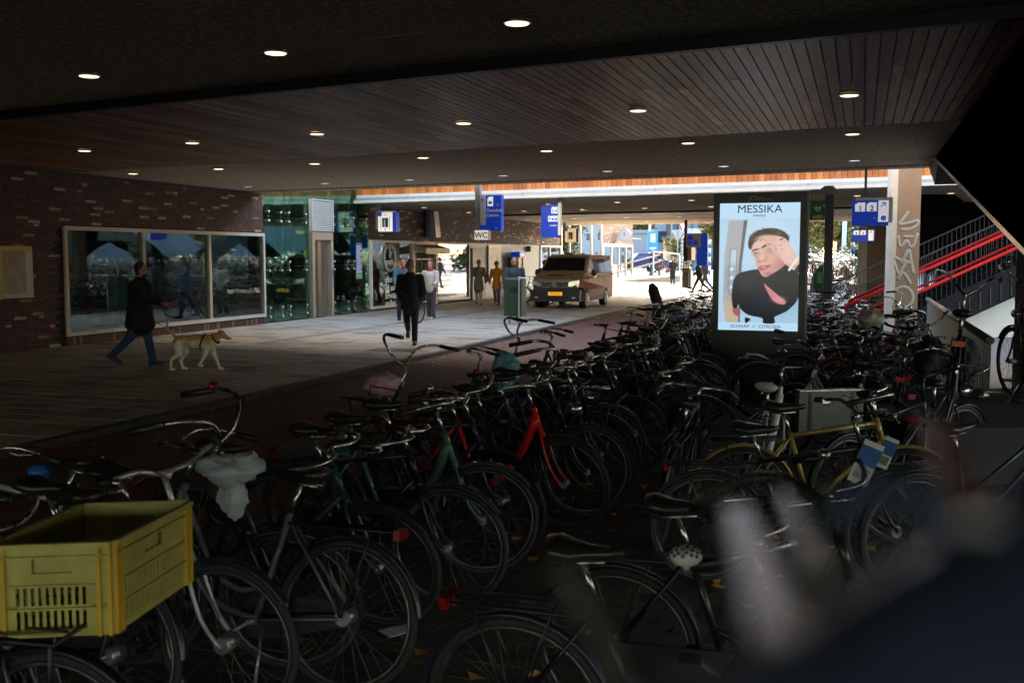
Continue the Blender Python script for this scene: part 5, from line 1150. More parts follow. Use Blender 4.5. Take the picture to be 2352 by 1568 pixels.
# hair
poly([(66, 90), (66, 70), (74, 52), (92, 40), (112, 34), (134, 38), (150, 50), (156, 70), (150, 84), (142, 66), (124, 56), (98, 58), (84, 68), (76, 84), (72, 98)], srgb(44, 36, 33), 1.4)
rr = random.Random(4)
for i in range(60): a = rr.uniform(-2.95, -.25); q = rr.uniform(.92, 1.10); blob(112+math.cos(a)*42*q, 74+math.sin(a)*37*q, rr.uniform(1.5, 4.5), rr.uniform(1.0, 3), srgb(*rr.choice([(52, 42, 38), (84, 66, 58), (34, 26, 24)])), .75)
hm0 = (sdf(crv([(x, 62+(y-34)*.833) for x, y in [(66, 90), (66, 70), (74, 52), (92, 40), (112, 34), (134, 38), (150, 50), (156, 70), (150, 84), (142, 66), (124, 56), (98, 58), (84, 68), (76, 84), (72, 98)]])) < 2)*1.
for i in range(160): a = rr.uniform(-3.1, 0); q = rr.uniform(.55, 1.0); blob(112+math.cos(a)*44*q, 78+math.sin(a)*42*q, rr.uniform(.9, 2.2), rr.uniform(2, 7), srgb(*rr.choice([(104, 82, 70), (74, 58, 50), (28, 22, 20), (22, 18, 17)])), .55, hm0, a+1.2)
for i in range(26): x_ = 80+i*2.6; blob(x_, 62+abs(x_-112)*.28+rr.uniform(-3, 4), 1.3, 6, srgb(58, 44, 38), .55, fm_, rr.uniform(-.5, .5))
# brows, eyes, nose, mouth
poly([(74, 104), (76, 98), (84, 94), (92, 96), (86, 99), (79, 102)], srgb(104, 74, 64), 1.4); poly([(96, 90), (104, 82), (118, 78), (128, 82), (116, 84), (104, 90), (97, 95)], srgb(96, 68, 58), 1.4)
for ex, ey, w in ((83, 110, 8), (116, 97, 10)):
    blob(ex, ey, w*1.1, 4.6, srgb(150, 98, 90), .7); poly([(ex-w*.9, ey+2), (ex-3, ey-2.2), (ex+w*.6, ey-2.2), (ex+w*.9, ey+1), (ex, ey+2.8)], srgb(196, 190, 190), .8); blob(ex-.5, ey, 2.6, 2.6, srgb(96, 122, 146), 1); blob(ex-.5, ey, 1.5, 1.7, srgb(10, 12, 16), 1); poly([(ex-w-1, ey+2), (ex-3, ey-4), (ex+w*.6, ey-4.4), (ex+w+1, ey), (ex+w*.5, ey-2.6), (ex-3, ey-2.4)], srgb(70, 48, 46), .8, True, .8)
blob(96, 118, 4, 14, srgb(236, 188, 176), .7, fm_, .25); blob(92, 133, 5, 3, srgb(140, 78, 72), .8, fm_); blob(102, 131, 3, 2.5, srgb(120, 62, 58), .7, fm_); blob(107, 124, 4, 8, srgb(166, 106, 98), .5, fm_)
poly([(88, 150), (96, 144), (102, 146), (108, 143), (118, 144), (110, 154), (98, 162), (91, 158)], srgb(196, 96, 112), .9); poly([(91, 152), (102, 149), (115, 146), (104, 154), (94, 156)], srgb(150, 60, 74), .8); blob(102, 151, 5, 1.6, srgb(235, 222, 222), .9); blob(99, 158, 5, 2, srgb(226, 140, 152), .6)
# cheek and jaw modelling
blob(150, 120, 9, 44, srgb(140, 92, 84), .5, fm_); blob(82, 140, 8, 16, srgb(228, 178, 166), .5, fm_); blob(118, 150, 20, 9, srgb(176, 116, 106), .35, fm_); blob(100, 60, 24, 9, srgb(224, 180, 168), .6, fm_); blob(112, 106, 14, 5, srgb(150, 98, 92), .45, fm_); blob(80, 118, 7, 4, srgb(150, 98, 92), .4, fm_)
# hand over the hair
hs = srgb(226, 184, 174)
for pts in ([(100, 66), (104, 62), (122, 66), (140, 74), (136, 84), (118, 76)], [(104, 74), (118, 74), (138, 86), (140, 100), (124, 88)], [(106, 84), (114, 84), (130, 100), (146, 118), (150, 140), (140, 128), (124, 106)], [(110, 60), (132, 58), (148, 66), (150, 80), (136, 70)]):
    poly(pts, hs, .9); poly([(x*.96+5, y+2.5) for x, y in pts], srgb(150, 96, 92), 1.2, True, .18)
hm_ = poly([(126, 64), (146, 64), (158, 80), (166, 100), (180, 128), (180, 152), (164, 152), (150, 140), (138, 112), (130, 90)], hs, 1); blob(150, 100, 10, 26, srgb(234, 196, 186), .6, hm_, -.4); blob(162, 146, 14, 6, srgb(160, 106, 104), .5, hm_)
for p in ((138, 84, 5, 2), (146, 74, 4, 2), (142, 96, 4, 3)): blob(p[0], p[1], p[2], p[3], srgb(164, 108, 102), .5)
poly([(136, 68), (142, 64), (144, 66), (138, 71)], srgb(90, 60, 50), .6); poly([(156, 156), (170, 128), (178, 118), (180, 124), (164, 152), (160, 160)], srgb(236, 226, 214), .7); poly([(170, 160), (180, 140), (180, 165)], NV, .8)
V = []; F = []
for j in range(GY+1):
    for i in range(GX+1): V.append(((i/GX-.5)*1.07, -.045, .98+1.74*(1-j/GY)))
F = [(j*(GX+1)+i, j*(GX+1)+i+1, (j+1)*(GX+1)+i+1, (j+1)*(GX+1)+i)[::-1] for j in range(GY) for i in range(GX)]
me = bpy.data.meshes.new('screen'); me.from_pydata(V, [], F); at_ = me.color_attributes.new('print', 'FLOAT_COLOR', 'CORNER')
ci = np.ones((GY*GX, 4, 4)); ci[:, :, :3] = img.reshape(-1, 1, 3); at_.data.foreach_set('color', ci.ravel().astype(np.float32))
sm = bpy.data.materials.new('lit_screen'); sm.use_nodes = True; t = sm.node_tree; b = t.nodes['Principled BSDF']; va = t.nodes.new('ShaderNodeVertexColor'); va.layer_name = 'print'
b.inputs['Base Color'].default_value = (.02, .02, .02, 1); b.inputs['Roughness'].default_value = .15; t.links.new(va.outputs[0], b.inputs['Emission Color']); b.inputs['Emission Strength'].default_value = 1.0*EM
me.materials.append(sm); link('screen', me, ap)
INK = mat('ink_dark', (.01, .012, .03), .4)
tt = text('poster_lettering', 'MESSIKA', .152, INK, ap, (0, -.047, .98+1.74*(1-24/316)), sx=1.05, ext=.001); text('poster_lettering', 'PARIS', .046, INK, ap, (0, -.047, .98+1.74*(1-34/316)), sx=1.5, ext=.001)
text('poster_lettering', 'SCHAAP', .062, INK, ap, (-.11, -.047, 1.015), sx=1.12, ext=.001, align='RIGHT'); text('poster_lettering', 'CITROEN', .062, INK, ap, (.01, -.047, 1.015), sx=1.12, ext=.001, align='LEFT')
MB().bar((-.085, -.047, 1.035), (-.015, -.047, 1.035), .004).bar((-.06, -.047, 1.01), (-.04, -.047, 1.065), .004).build('poster_mark', INK, ap)
# ------------------------------------------------------------------ hanging signs
def spikes(parent, w, z, n=14):
    mb = MB()
    for i in range(n): x = -w/2+w*i/(n-1); mb.tube([(x, 0, z), (x+R.uniform(-.03, .03), R.uniform(-.03, .03), z+.13)], .003, 4)
    mb.build('bird_spikes', STEEL, parent)
def signbox(label, P, w, h, face=NSBLUE, d=.22, edge=NSBLUE, post=None, ptop=3.7, spk=False, rz=RZ, postw=.09):
    t = thing('hanging_sign', label, 'sign', P, rz); MB().b2((-w/2, 0, 0), (w/2, d, h)).build('housing', edge, t); MB().b2((-w/2+.005, -.012, .005), (w/2-.005, -.001, h-.005)).build('face', face, t)
    if post is not None: MB().b2((post-postw, .06, h+.0), (post+postw, .2, ptop-P.z)).build('post', GREY, t)
    if spk: spikes(t, w, h)
    return t
def tx(t, s, size, m, x, z, al='LEFT', y=-.014, bold=.002, sx=1): return text('sign_lettering', s, size, m, t, (x, y, z), bold=bold, align=al, sx=sx)
def tile(t, x, z, w, h, tab=True, m=SIGNW):
    mb = MB().b2((x, -.017, z), (x+w, -.0125, z+h))
    if tab: mb.b2((x+w*.2, -.017, z+h), (x+w, -.0125, z+h*1.18))
    return mb.build('sign_tile', TILEW if m is SIGNW else m, t)
# Oosterkade Centrum sign, hung from a post at the near deck's edge
Yd = 25.9; P = D(1127, 530, Yd); P = Vector((P.x, P.y, P.z)); w_ = .56; h_ = (530-449)/FPX*Yd
t = signbox('tall blue hanging sign reading Oosterkade Centrum with left arrow and tram tile', P, w_, h_, d=.2, spk=True)
MB().b2((-w_/2+.005, -.017, .14), (-w_/2+.16, -.0125, h_-.005)).build('white_strip', mat('sign_greywhite', (.5, .52, .56), .4), t)
MB().b2((-w_/2-.14, .0, .06), (-w_/2-.01, .14, h_+.45)).build('post', GREY, t)
tile(t, -.08, h_-.28, .15, .2); MB().b2((-.05, -.02, h_-.22), (.04, -.018, h_-.17)).b2((-.05, -.02, h_-.16), (.04, -.018, h_-.15)).build('tram_mark', SIGNNAVY, t)
tx(t, 'Oosterkade', .115, SIGNW, -.10, h_-.42, sx=.75); tx(t, 'Centrum', .115, SIGNW, -.10, h_-.54, sx=.75); MB().bar((-.25, -.02, h_-.12), (-.16, -.02, h_-.12), .014).bar((-.25, -.02, h_-.12), (-.20, -.02, h_-.07), .014).bar((-.25, -.02, h_-.12), (-.20, -.02, h_-.17), .014).build('arrow', NSBLUE, t)
MB().b2((.17, -.017, h_-.28), (.22, -.0125, h_-.22)).build('sticker', mat('pink_sticker', (.6, .2, .3), .5), t); MB().b2((.12, -.017, .06), (.17, -.0125, .08)).b2((.14, -.017, .04), (.155, -.0125, .08)).build('tap_mark', SIGNW, t)
P2 = D(1106, 551, Yd); t = thing('toilet_sign', 'small lit cream box sign reading WC under the blue sign', 'sign', P2, RZ); MB().b2((-.19, 0, 0), (.19, .16, .245)).build('housing', ALU, t); MB().b2((-.185, -.01, .004), (.175, -.001, .241)).build('face', NSWHITE, t); tx(t, 'WC', .20, SIGNNAVY, -.005, .05, 'CENTER', -.012, .004)
MB().bar((-.16, .05, .245), (-.16, .05, .38), .03).build('hanger', GREY, t)
# platforms 3 4 sign
Yd = 31.2; P = D(1270, 545, Yd); h_ = (545-470)/FPX*Yd
t = signbox('blue hanging sign with tiles 3 4 P and bus tile near the van', P, .34, h_, d=.22, spk=True, rz=RZ-.2); MB().b2((-.42, .02, -.0), (-.175, .2, h_-.05)).build('wing', NSBLUE, t); MB().b2((.175, -.01, .06), (.25, .1, h_+.04)).build('lit_edge', mat('lit_strip', (.6, .56, .45), .4, emit=(1, .9, .7), es=.3*EM), t)
MB().bar((.2, .12, h_), (.2, .12, h_+.55), .12).build('post', GREY, t)
for i, (x, z, s_) in enumerate(((-.02, h_-.28, '3'), (.09, h_-.28, '4'), (-.13, h_-.52, 'P'), (-.02, h_-.52, ''), (.09, h_-.52, ''))):
    tile(t, x-.03, z, .10, .17, i < 2)
    if s_: tx(t, s_, .14, SIGNNAVY, x+.02, z+.03, 'CENTER', -.019, .003, .8)
    else: MB().b2((x-.01, -.02, z+.04), (x+.05, -.018, z+.10)).build('vehicle_mark', SIGNNAVY, t)
tx(t, 'Randelbaan', .075, SIGNW, .14, h_-.66, 'RIGHT', sx=.7)
# lift signs
def liftsign(label, px, py, Yd, w=.66, h=.66, lit=NSWHITE, side=NSBLUE, rz=RZ, post=True):
    P = D(px, py, Yd); t = thing('lift_sign', label, 'sign', P, rz)
    MB().b2((-w/2, 0, 0), (w/2, .3, h)).build('housing', side, t); MB().b2((-w/2+.005, -.012, .005), (w/2-.12, -.001, h-.005)).build('face', lit, t)
    MB().b2((-w/2+.0, -.018, h-.14), (-w/2+.14, -.0125, h)).build('corner_tile', NSBLUE, t); c = -.06; MB().b2((c-.11, -.018, .15), (c+.11, -.0125, h-.2)).build('lift_cabin', SIGNNAVY, t)
    MB().bar((c-.16, -.016, .08), (c-.16, -.016, h-.14), .012).bar((c+.16, -.016, .08), (c+.16, -.016, h-.14), .012).box((c, -.016, h-.10), (.04, .006, .03)).box((c, -.016, .08), (.04, .006, .03)).build('doorway_lines', SIGNNAVY, t)
    MB().ell((c-.02, -.021, h-.27), (.028, .004, .028), 10, 6).box((c-.02, -.021, .26), (.055, .006, .2)).bar((c-.0, -.021, .34), (c+.07, -.021, .36), .02, .005).build('figure', SIGNW, t)
    if post: MB().b2((-w/2-.12, .05, .08), (-w/2-.01, .2, 3.7-P.z)).build('post', GREY, t); MB().b2((-w/2, 0, h), (w/2-.1, .25, h+.04)).build('cap', ALU, t)
    return t
liftsign('lit lift sign with standing figure hung right of the glass tower', 889, 532, 35.0)
liftsign('dark framed glowing lift sign far away between van and blue sign', 1313, 556, 54, .72, .72, mat('lit_amber', (.7, .55, .32), .4, emit=(1, .75, .4), es=.55*EM), BLACK)
liftsign('lift sign seen dimly behind the tower glass', 814, 532, 38.5, .66, .66, mat('sign_reflection_tone', (.4, .42, .36), .5), GREY)  # mirror image of the lift sign, added as a solid dim sign
t = thing('wall_luminaire', 'upright silver box lamp with blue back fixed on the brick band', 'wall lamp', onN(981, 545, WN), RZ)
MB().b2((.0, -.35, 0), (.12, .12, 1.0)).build('back_box', mat('navy_box', (.01, .02, .07), .4), t); MB().prism([(.13, -.02, 0), (.4, -.02, .0), (.3, -.02, 1.02), (.13, -.02, 1.02)], (0, .45, 0)).build('reflector', ALU, t)
o = MB().b2((0, 0, 0), (.2, .18, .28)).build('loudspeaker', GREY, None, onN(1210, 578, WN), RZ); tag(o, 'small grey loudspeaker fixed under the brick band beside the WC sign', 'loudspeaker')
# far hanging signs
P = D(1578, 600, 50); t = thing('departure_display', 'dark back of a hanging departure display at the far deck', 'display', P, RZ); MB().b2((-.18, 0, 0), (.0, 1.4, 1.1)).build('housing', BLACK, t); MB().b2((.01, .05, .05), (.2, 1.3, .75)).build('face', mat('dim_display', (.3, .25, .2), .4), t); MB().b2((-.15, 0, 1.1), (-.02, .15, 2.0)).build('post', BLACK, t)
P = D(1612, 610, 48); t = thing('hanging_sign', 'far blue and white platform sign left of the advertising panel', 'sign', P, RZ); MB().b2((-.25, 0, 0), (.25, .2, 1.5)).build('housing', NSBLUE, t); MB().b2((-.75, -.02, .85), (-.05, .0, 1.5)).build('face', SIGNW, t); MB().b2((-.68, -.03, .95), (-.45, -.021, 1.15)).b2((-.4, -.03, .95), (-.2, -.021, 1.15)).b2((-.68, -.03, 1.2), (-.45, -.021, 1.42)).build('tiles', NSBLUE, t)
# platforms 1 2
Yd = 20.6; P = D(1998, 518, Yd); t = signbox('blue platform sign with tiles 1 and 2 beside the graffiti column', P, .70, .50, d=.16, spk=False); w = .70
MB().b2((-.27, .0, .50), (.42, .16, .56)).build('cap', ALU, t); MB().b2((.351, .0, .06), (.42, .16, .5)).build('side', ALU, t); mb = MB()
for i in range(15): mb.tube([(-.24+i*.044, .08, .56), (-.26+i*.044, .05, .68)], .003, 4)
mb.build('bird_spikes', STEEL, t); MB().bar((-.1, .08, .56), (-.1, .08, 3.68-P.z), .05).build('post', GREY, t)
for x, s_ in ((-.29, '1'), (-.07, '2')): tile(t, x, .28, .19, .15); tx(t, s_, .14, SIGNNAVY, x+.1, .295, 'CENTER', -.019, .004)
MB().b2((.15, -.017, .07), (.345, -.0125, .495)).build('white_strip', TILEW, t); MB().bar((.20, -.02, .37), (.28, -.02, .45), .016).bar((.28, -.02, .45), (.215, -.02, .45), .016).bar((.28, -.02, .45), (.28, -.02, .38), .016).build('arrow', NSBLUE, t)
MB().cyl((.25, -.018, .145), (.25, -.024, .145), .05, 16).build('toilet_disc', NSBLUE, t); MB().box((.235, -.026, .145), (.014, .004, .06)).box((.265, -.026, .145), (.014, .004, .06)).build('figures', SIGNW, t); MB().prism([(.06, -.0175, .16), (.10, -.0175, .16), (.11, -.0175, .12), (.07, -.0175, .13)], (0, .004, 0)).build('brand_mark', SIGNW, t)
P = D(1983, 555, 29); t = signbox('smaller blue platform sign with tiles 3 and 4 farther back', P, .60, .34, d=.1)
MB().b2((-.3, -.0125, .33), (.32, .1, .37)).build('cap', BLACK, t)
for x, s_ in ((-.27, '3'), (-.09, '4')): tile(t, x, .19, .15, .11, m=NSWHITE); tx(t, s_, .10, SIGNNAVY, x+.075, .20, 'CENTER', -.019, .003)
MB().b2((.13, -.017, .03), (.27, -.0125, .32)).build('white_strip', NSWHITE, t); MB().bar((.17, -.02, .24), (.22, -.02, .29), .012).bar((.22, -.02, .29), (.18, -.02, .29), .012).build('arrow', NSBLUE, t); MB().bar((-.2, .05, .37), (-.2, .05, 1.2), .04).build('post', GREY, t)
# defibrillator post, sign and cabinet
Yd = 20.2; P = D(1900, 700, Yd); P = Vector((P.x, P.y, -.08)); t = thing('defibrillator_post', 'grey steel post with green AED sign and green defibrillator cabinet', 'post', P, RZ)
pw = 19/FPX*Yd/2; zt = D(1900, 447, Yd).z+.08
MB().b2((-pw, -.08, 0), (pw, .08, zt)).build('post', mat('post_grey', (.07, .08, .09), .45, .3), t); MB().b2((-.62*.6, -.05, zt), (.16, .12, zt+.09)).prism([(-.2, -.05, zt+.09), (.12, -.05, zt+.09), (.06, -.05, zt+.17), (-.1, -.05, zt+.17)], (0, .15, 0)).build('top_box', GREY, t)
zs_ = D(1877, 505, Yd).z+.08; GRN = mat('aed_green', (.01, .16, .04), .4); s_ = MB().b2((-.37, -.06, zs_), (-pw-.01, .05, zs_+.37)).build('aed_sign', GRN, t)
hp = [(math.sin(a)**3*.062-.22, -.062, zs_+.215+(13*math.cos(a)-5*math.cos(2*a)-2*math.cos(3*a)-math.cos(4*a))*.0042) for a in np.linspace(0, 2*math.pi, 26)[:-1]]
MB().prism(hp, (0, -.006, 0)).build('heart', mat('heart_cream', (.7, .7, .5), .4), s_); MB().bar((-.205, -.07, zs_+.25), (-.235, -.07, zs_+.21), .014).bar((-.235, -.07, zs_+.21), (-.205, -.07, zs_+.205), .014).bar((-.205, -.07, zs_+.205), (-.225, -.07, zs_+.16), .014).build('bolt', GRN, s_)
text('sign_lettering', 'AED', .085, MC['heart_cream'], s_, (-.215, -.063, zs_+.03), bold=.002, sx=1.2); MB().bar((-.13, -.065, zs_+.27), (-.07, -.065, zs_+.27), .016).bar((-.10, -.065, zs_+.24), (-.10, -.065, zs_+.30), .016).build('plus', SIGNW, s_)
zc_ = D(1887, 664, Yd).z+.08; q = MB().prism([(-.26, -.12, zc_), (-pw-.01, -.12, zc_), (-pw-.01, -.12, zc_+.47), (-.13, -.12, zc_+.46), (-.22, -.12, zc_+.38), (-.255, -.12, zc_+.26)], (0, .2, 0)).build('cabinet', mat('cabinet_green', (.015, .11, .06), .35), t)
MB().b2((-.20, -.125, zc_+.12), (-.11, -.121, zc_+.34)).build('cabinet_label', mat('label_green', (.12, .3, .18), .4), q)
# ------------------------------------------------------------------ column with graffiti
PB = D(2079, 760, 22.6); cw = 50/FPX*22.6; PB.z = -.1; cz = 4.05
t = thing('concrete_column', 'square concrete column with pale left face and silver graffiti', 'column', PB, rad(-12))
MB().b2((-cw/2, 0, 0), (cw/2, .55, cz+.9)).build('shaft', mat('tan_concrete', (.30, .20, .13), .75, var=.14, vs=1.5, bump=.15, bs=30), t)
MB().b2((-cw/2-.15, .0, 0), (-cw/2-.001, .5, cz+.9)).build('painted_lit_face', mat('lit_face_tone', (.62, .58, .52), .7, var=.1), t)  # light falling on the left side is put into this face's colour
def gp(cx, cy):  # crop pixel -> local
    px = (1940+cx/4.355)/1.0629; py = (440+cy/4.355)/1.0629; return ((px-2083)/FPX*22.6, -.006, D(2079, py, 22.6).z+.1)
GR = mat('silver_spray', (.42, .40, .36), .6); g = MB()
for st in ([(1190, 330), (1150, 400), (1100, 465), (1200, 455), (1285, 430), (1280, 480), (1210, 520), (1115, 522)], [(1092, 585), (1110, 690), (1135, 700), (1180, 640), (1215, 705), (1250, 690), (1290, 560)], [(1140, 600), (1250, 600)],
           [(1130, 890), (1170, 810), (1205, 735), (1230, 860), (1260, 1000)], [(1065, 820), (1130, 850), (1235, 880)], [(1070, 890), (1110, 1000), (1150, 930), (1180, 880)], [(1100, 1060), (1150, 985), (1200, 1040), (1235, 1105)],
           [(1060, 1195), (1130, 1140), (1210, 1150), (1260, 1230), (1235, 1320), (1160, 1350), (1090, 1340), (1070, 1300)], [(1110, 1440), (1170, 1400)]):
    g.tube(smoothpath([gp(*p) for p in st], 4), .034, 6)
g.v = [(x_, -.004+(y_+.006)*.08, z_) for x_, y_, z_ in g.v]
g.build('graffiti', GR, t)
PB2 = D(2013, 700, 34); t = thing('concrete_column', 'tan column farther back behind the platform sign', 'column', (PB2.x, PB2.y, -.1), RZ); MB().b2((-.34, 0, 0), (.34, .5, 4.2)).build('shaft', MC['tan_concrete'], t); MB().b2((-.62, 0, 0), (-.341, .5, 4.2)).build('painted_lit_face', MC['lit_face_tone'], t)
# ------------------------------------------------------------------ stairs with red handrails
YS = 24.2
def sp(px, py, y=YS): p = D(px, py, y); return p
st = thing('platform_stairs', 'dark steel stairs to the platforms with double bright red handrails', 'stairs', sp(1850, 745))
def L(p): return Vector(p)-st.location
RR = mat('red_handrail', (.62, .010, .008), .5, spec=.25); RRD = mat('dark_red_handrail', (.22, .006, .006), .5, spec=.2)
sl_ = -(668-554)/(2352-2103)     # slope of the flight in the picture
def line(px0, py0, px1): return sp(px0, py0), sp(px1, py0+(px1-px0)*-.43)
x0, x1 = 1878, 2420
def yl(x, off): return 722-(x-1880)*.455+off    # top handrail height at x
for back in (0, 1):
    dy = V3(0, 1.9*back, 0)
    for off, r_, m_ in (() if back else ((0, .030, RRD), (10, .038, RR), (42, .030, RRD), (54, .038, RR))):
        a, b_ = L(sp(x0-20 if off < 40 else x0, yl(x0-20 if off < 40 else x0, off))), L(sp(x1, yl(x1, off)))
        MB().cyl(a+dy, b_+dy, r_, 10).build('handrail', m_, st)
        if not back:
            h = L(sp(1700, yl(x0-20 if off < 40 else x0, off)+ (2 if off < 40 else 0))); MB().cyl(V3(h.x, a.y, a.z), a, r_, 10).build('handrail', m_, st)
    a, b_ = L(sp(x0+70, yl(x0+70, -22))), L(sp(x1, yl(x1, -22))); MB().bar(a+dy, b_+dy, .03).build('top_rail', DKSTEEL, st)
bal = []
for i in range(46):
    x = 1900+i*11.5; a, b_ = L(sp(x, yl(x, -22 if x > 1950 else -4))), L(sp(x, yl(x, 100)))
    for back in (0, 1): MB().bar(a+V3(0, 1.9*back+.05, 0), b_+V3(0, 1.9*back+.05, 0), .016).build('baluster', mat('baluster_steel', (.03, .027, .027), .5, spec=.2), st)
def strg(y0): 
    pts = [(1950, 95), (2420, 95), (2420, 165), (2290, 165), (1950, 165)]
    return [L(sp(x, yl(x, o)))+V3(0, y0, 0) for x, o in pts]
for y0 in (0, 1.9): MB().prism(strg(y0), (0, .12, 0)).build('stringer', mat('stringer_black', (.010, .010, .012), .6, spec=.15), st)
for i in range(26):
    x = 1960+i*17.5; a = L(sp(x, yl(x, 104))); MB().box(a+V3(.06, 1.0, 0), (.30, 1.75, .05)).build('tread', mat('tread_black', (.006, .006, .007), .8, spec=.05), st)
for i in range(12): x = 2130+i*24; a, b_ = L(sp(x, yl(x, 118))), L(sp(x, yl(x, 158))); MB().bar(a+V3(0, -.02, 0), b_+V3(0, -.02, 0), .02).build('panel_seam', mat('seam_brown', (.05, .035, .03), .5), st)
# pale wall under the flight
pts = [sp(2183, yl(2183, 166)), sp(2440, yl(2440, 166)), Vector((sp(2440, 700).x, YS, -.1)), Vector((sp(2183, 700).x, YS, -.1))]
o = MB().prism([p+V3(0, .35, 0) for p in pts], (0, .2, 0)).build('under_stair_wall', mat('pale_render', (.70, .69, .62), .7, var=.05)); tag(o, 'pale triangular wall under the dark stair flight', 'wall')
# dark enclosure behind the stairs
o = thing('stair_enclosure', 'black sloping stair enclosure behind the red handrails', 'stair enclosure', (0, 0, 0)); 
def qq(px, py, y): p = D(px, py, y); return p
MB().prism([qq(2112, 445, 30), qq(2190, 445, 30), qq(2420, 610, 30), qq(2420, 760, 30), qq(2112, 760, 30)], (0, .3, 0)).build('side_panel', mat('enclosure_black', (.006, .005, .006), .8, spec=.0), o)
MB().prism([qq(2195, 448, 34), qq(2420, 448, 34), qq(2420, 620, 34), qq(2195, 620, 34)], (0, .3, 0)).build('back_panel', mat('enclosure_brown', (.012, .009, .008), .8, spec=.0), o)
for i, (x, y) in enumerate(((2139, 640), (2180, 650), (2115, 640))):
    p = D(x, y, 27); o = MB().cyl((0, 0, -.1-p.z+0), (0, 0, .3), .12, 14).build('steel_drum', ALU, None, p); tag(o, ['left', 'right', 'partly hidden'][i]+' shiny steel cylinder bin seen between the stair balusters', 'bin')
# ------------------------------------------------------------------ the big black V-shaped stair boxes on the right
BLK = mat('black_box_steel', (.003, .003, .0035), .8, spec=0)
def np_(s, z, n=1.2): return (n, s, z)
v = thing('steel_stair_box', 'huge black V-shaped steel stair casing hanging at the upper right', 'stair casing'); v.rotation_euler = (0, 0, RZ)
q1 = D(2136, 357, 18.6); 
def sU(Y): n = 1.2; X = (n+.322*Y)/.947; return .322*X+.947*Y
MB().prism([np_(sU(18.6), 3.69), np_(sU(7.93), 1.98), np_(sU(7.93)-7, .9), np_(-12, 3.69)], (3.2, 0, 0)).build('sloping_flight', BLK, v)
MB().prism([np_(sU(18.6)+.02, 3.2), np_(sU(18.6)+2.0, 3.69), np_(sU(18.6)-1, 3.69)], (.5, 0, 0)).build('end_face', mat('lit_end_face_tone', (.03, .016, .014), .6, spec=.2), v)  # lit look of the casing's end put into a browner, lighter colour
zz = thing('zigzag_stair_casing', 'black zigzag steel stair casing along the far deck, mirrored in the shop windows', 'stair casing'); zz.rotation_euler = (0, 0, RZ)
s_ = 34.0; up_ = False
while s_ < 74:
    z0, z1 = (.7, 3.5) if up_ else (3.5, .7)
    MB().prism([(6.5, s_, z0-.55), (6.5, s_+6.2, z1-.55), (6.5, s_+6.2, z1+.45), (6.5, s_, z0+.45)], (.8, 0, 0)).build('beam', BLK, zz); s_ += 6.2; up_ = not up_
sP = [D(2205, 267, 13.6), D(2352, 62, 8)]
mb = MB(); mb.bar(np_(sU(18.6), 3.68, 1.19), np_(sU(7.93), 1.97, 1.19), .05).bar(np_(sU(7.93), 1.97, 1.19), np_(sU(7.93)-7, .9, 1.19), .05); mb.build('edge_trim', mat('lighter_edge_steel', (.10, .09, .085), .4, .6), v)  # thin lighter bars along the casing's lower edges
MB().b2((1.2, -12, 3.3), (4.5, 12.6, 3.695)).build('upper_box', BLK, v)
# ------------------------------------------------------------------ ledge, rail, plinth
l = thing('concrete_ledge', 'low pale concrete ledge between bicycles and flat-bar railing', 'ledge'); l.rotation_euler = (0, 0, RZ)
MB().b2((.93, 11, -.1), (1.36, 34, .16)).build('coping', CONCP, l); MB().b2((1.36, 11, -.12), (4, 34, -.02)).build('lower_floor', mat('ledge_floor', (.2, .17, .14), .8, var=.2), l)
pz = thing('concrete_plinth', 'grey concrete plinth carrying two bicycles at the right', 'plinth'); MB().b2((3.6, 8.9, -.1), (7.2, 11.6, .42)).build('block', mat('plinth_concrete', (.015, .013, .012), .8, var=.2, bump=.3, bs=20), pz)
o = MB().b2((5.35, 10.3, .42), (5.7, 10.9, 2.6)).build('right_pier', mat('pier_brown', (.16, .14, .12), .8, var=.15), None); tag(o, 'pale brown concrete pier edge at the far right behind the bicycle', 'pier')
rl = thing('flat_bar_railing', 'metal railing of upright flat bars with round grey handrail', 'railing', S(1.32, 0, 0), RZ)
sa, sb = sU(12.1)+.0, sU(21.5); MB().cyl((0, sa-1.2, 1.02), (0, sb, 1.02), .045, 12).build('handrail', mat('grey_rail', (.14, .13, .13), .4, .6), rl)
fb = MB().box((0, 0, .5), (.012, .14, 1.0)).mesh('flat_bar', mat('flat_bar', (.30, .27, .23), .5, .2, var=.15)); i = sa-1.2
while i < sb: o = link('flat_bar', fb, rl, (0, i, 0)); i += .26
mb = MB().b2((-.02, sa-1.2, .02), (.02, sb, .06)); mb.build('foot_rail', DKSTEEL, rl)
# ------------------------------------------------------------------ green bin, far bin
def bin_(label, px, py, z0=0, w=.52, h=1.25, m=None, rz=RZ, Y=None):
    P = G(px, py, z0) if Y is None else D(px, py, Y); t = thing('litter_bin', label, 'litter bin', P, rz); m = m or mat('bin_green', (.02, .055, .035), .45, var=.15)
    MB().box((0, 0, .22+(h-.2)/2), (w, .38, h-.22), taper=1.0).build('body', m, t); MB().prism([(-w/2, -.19, h), (w/2, -.19, h), (w/2-.06, -.15, h+.06), (-w/2+.06, -.15, h+.06)], (0, .3, 0)).build('lid', m, t)
    MB().tube(smoothpath([(w/2-.07, -.22, 0), (w/2-.07, -.22, h-.02), (w/2-.02, -.22, h+.05), (w/2+.12, -.2, h+.05)], 3), .024, 8).build('post', ALU, t); MB().cyl((-w/2+.1, 0, 0), (-w/2+.1, 0, .24), .022, 8).build('post', STEEL, t); MB().b2((-.1, -.192, h-.35), (.16, -.191, h-.2)).build('opening', BLACK, t); return t
bin_('dark green litter bin on a pale bent post in front of the bearded man', 1183, 744)
bin_('far grey-brown litter bin standing at the edge of the sunlight', 1577, 671, m=mat('bin_grey', (.06, .055, .045), .5), w=.45)
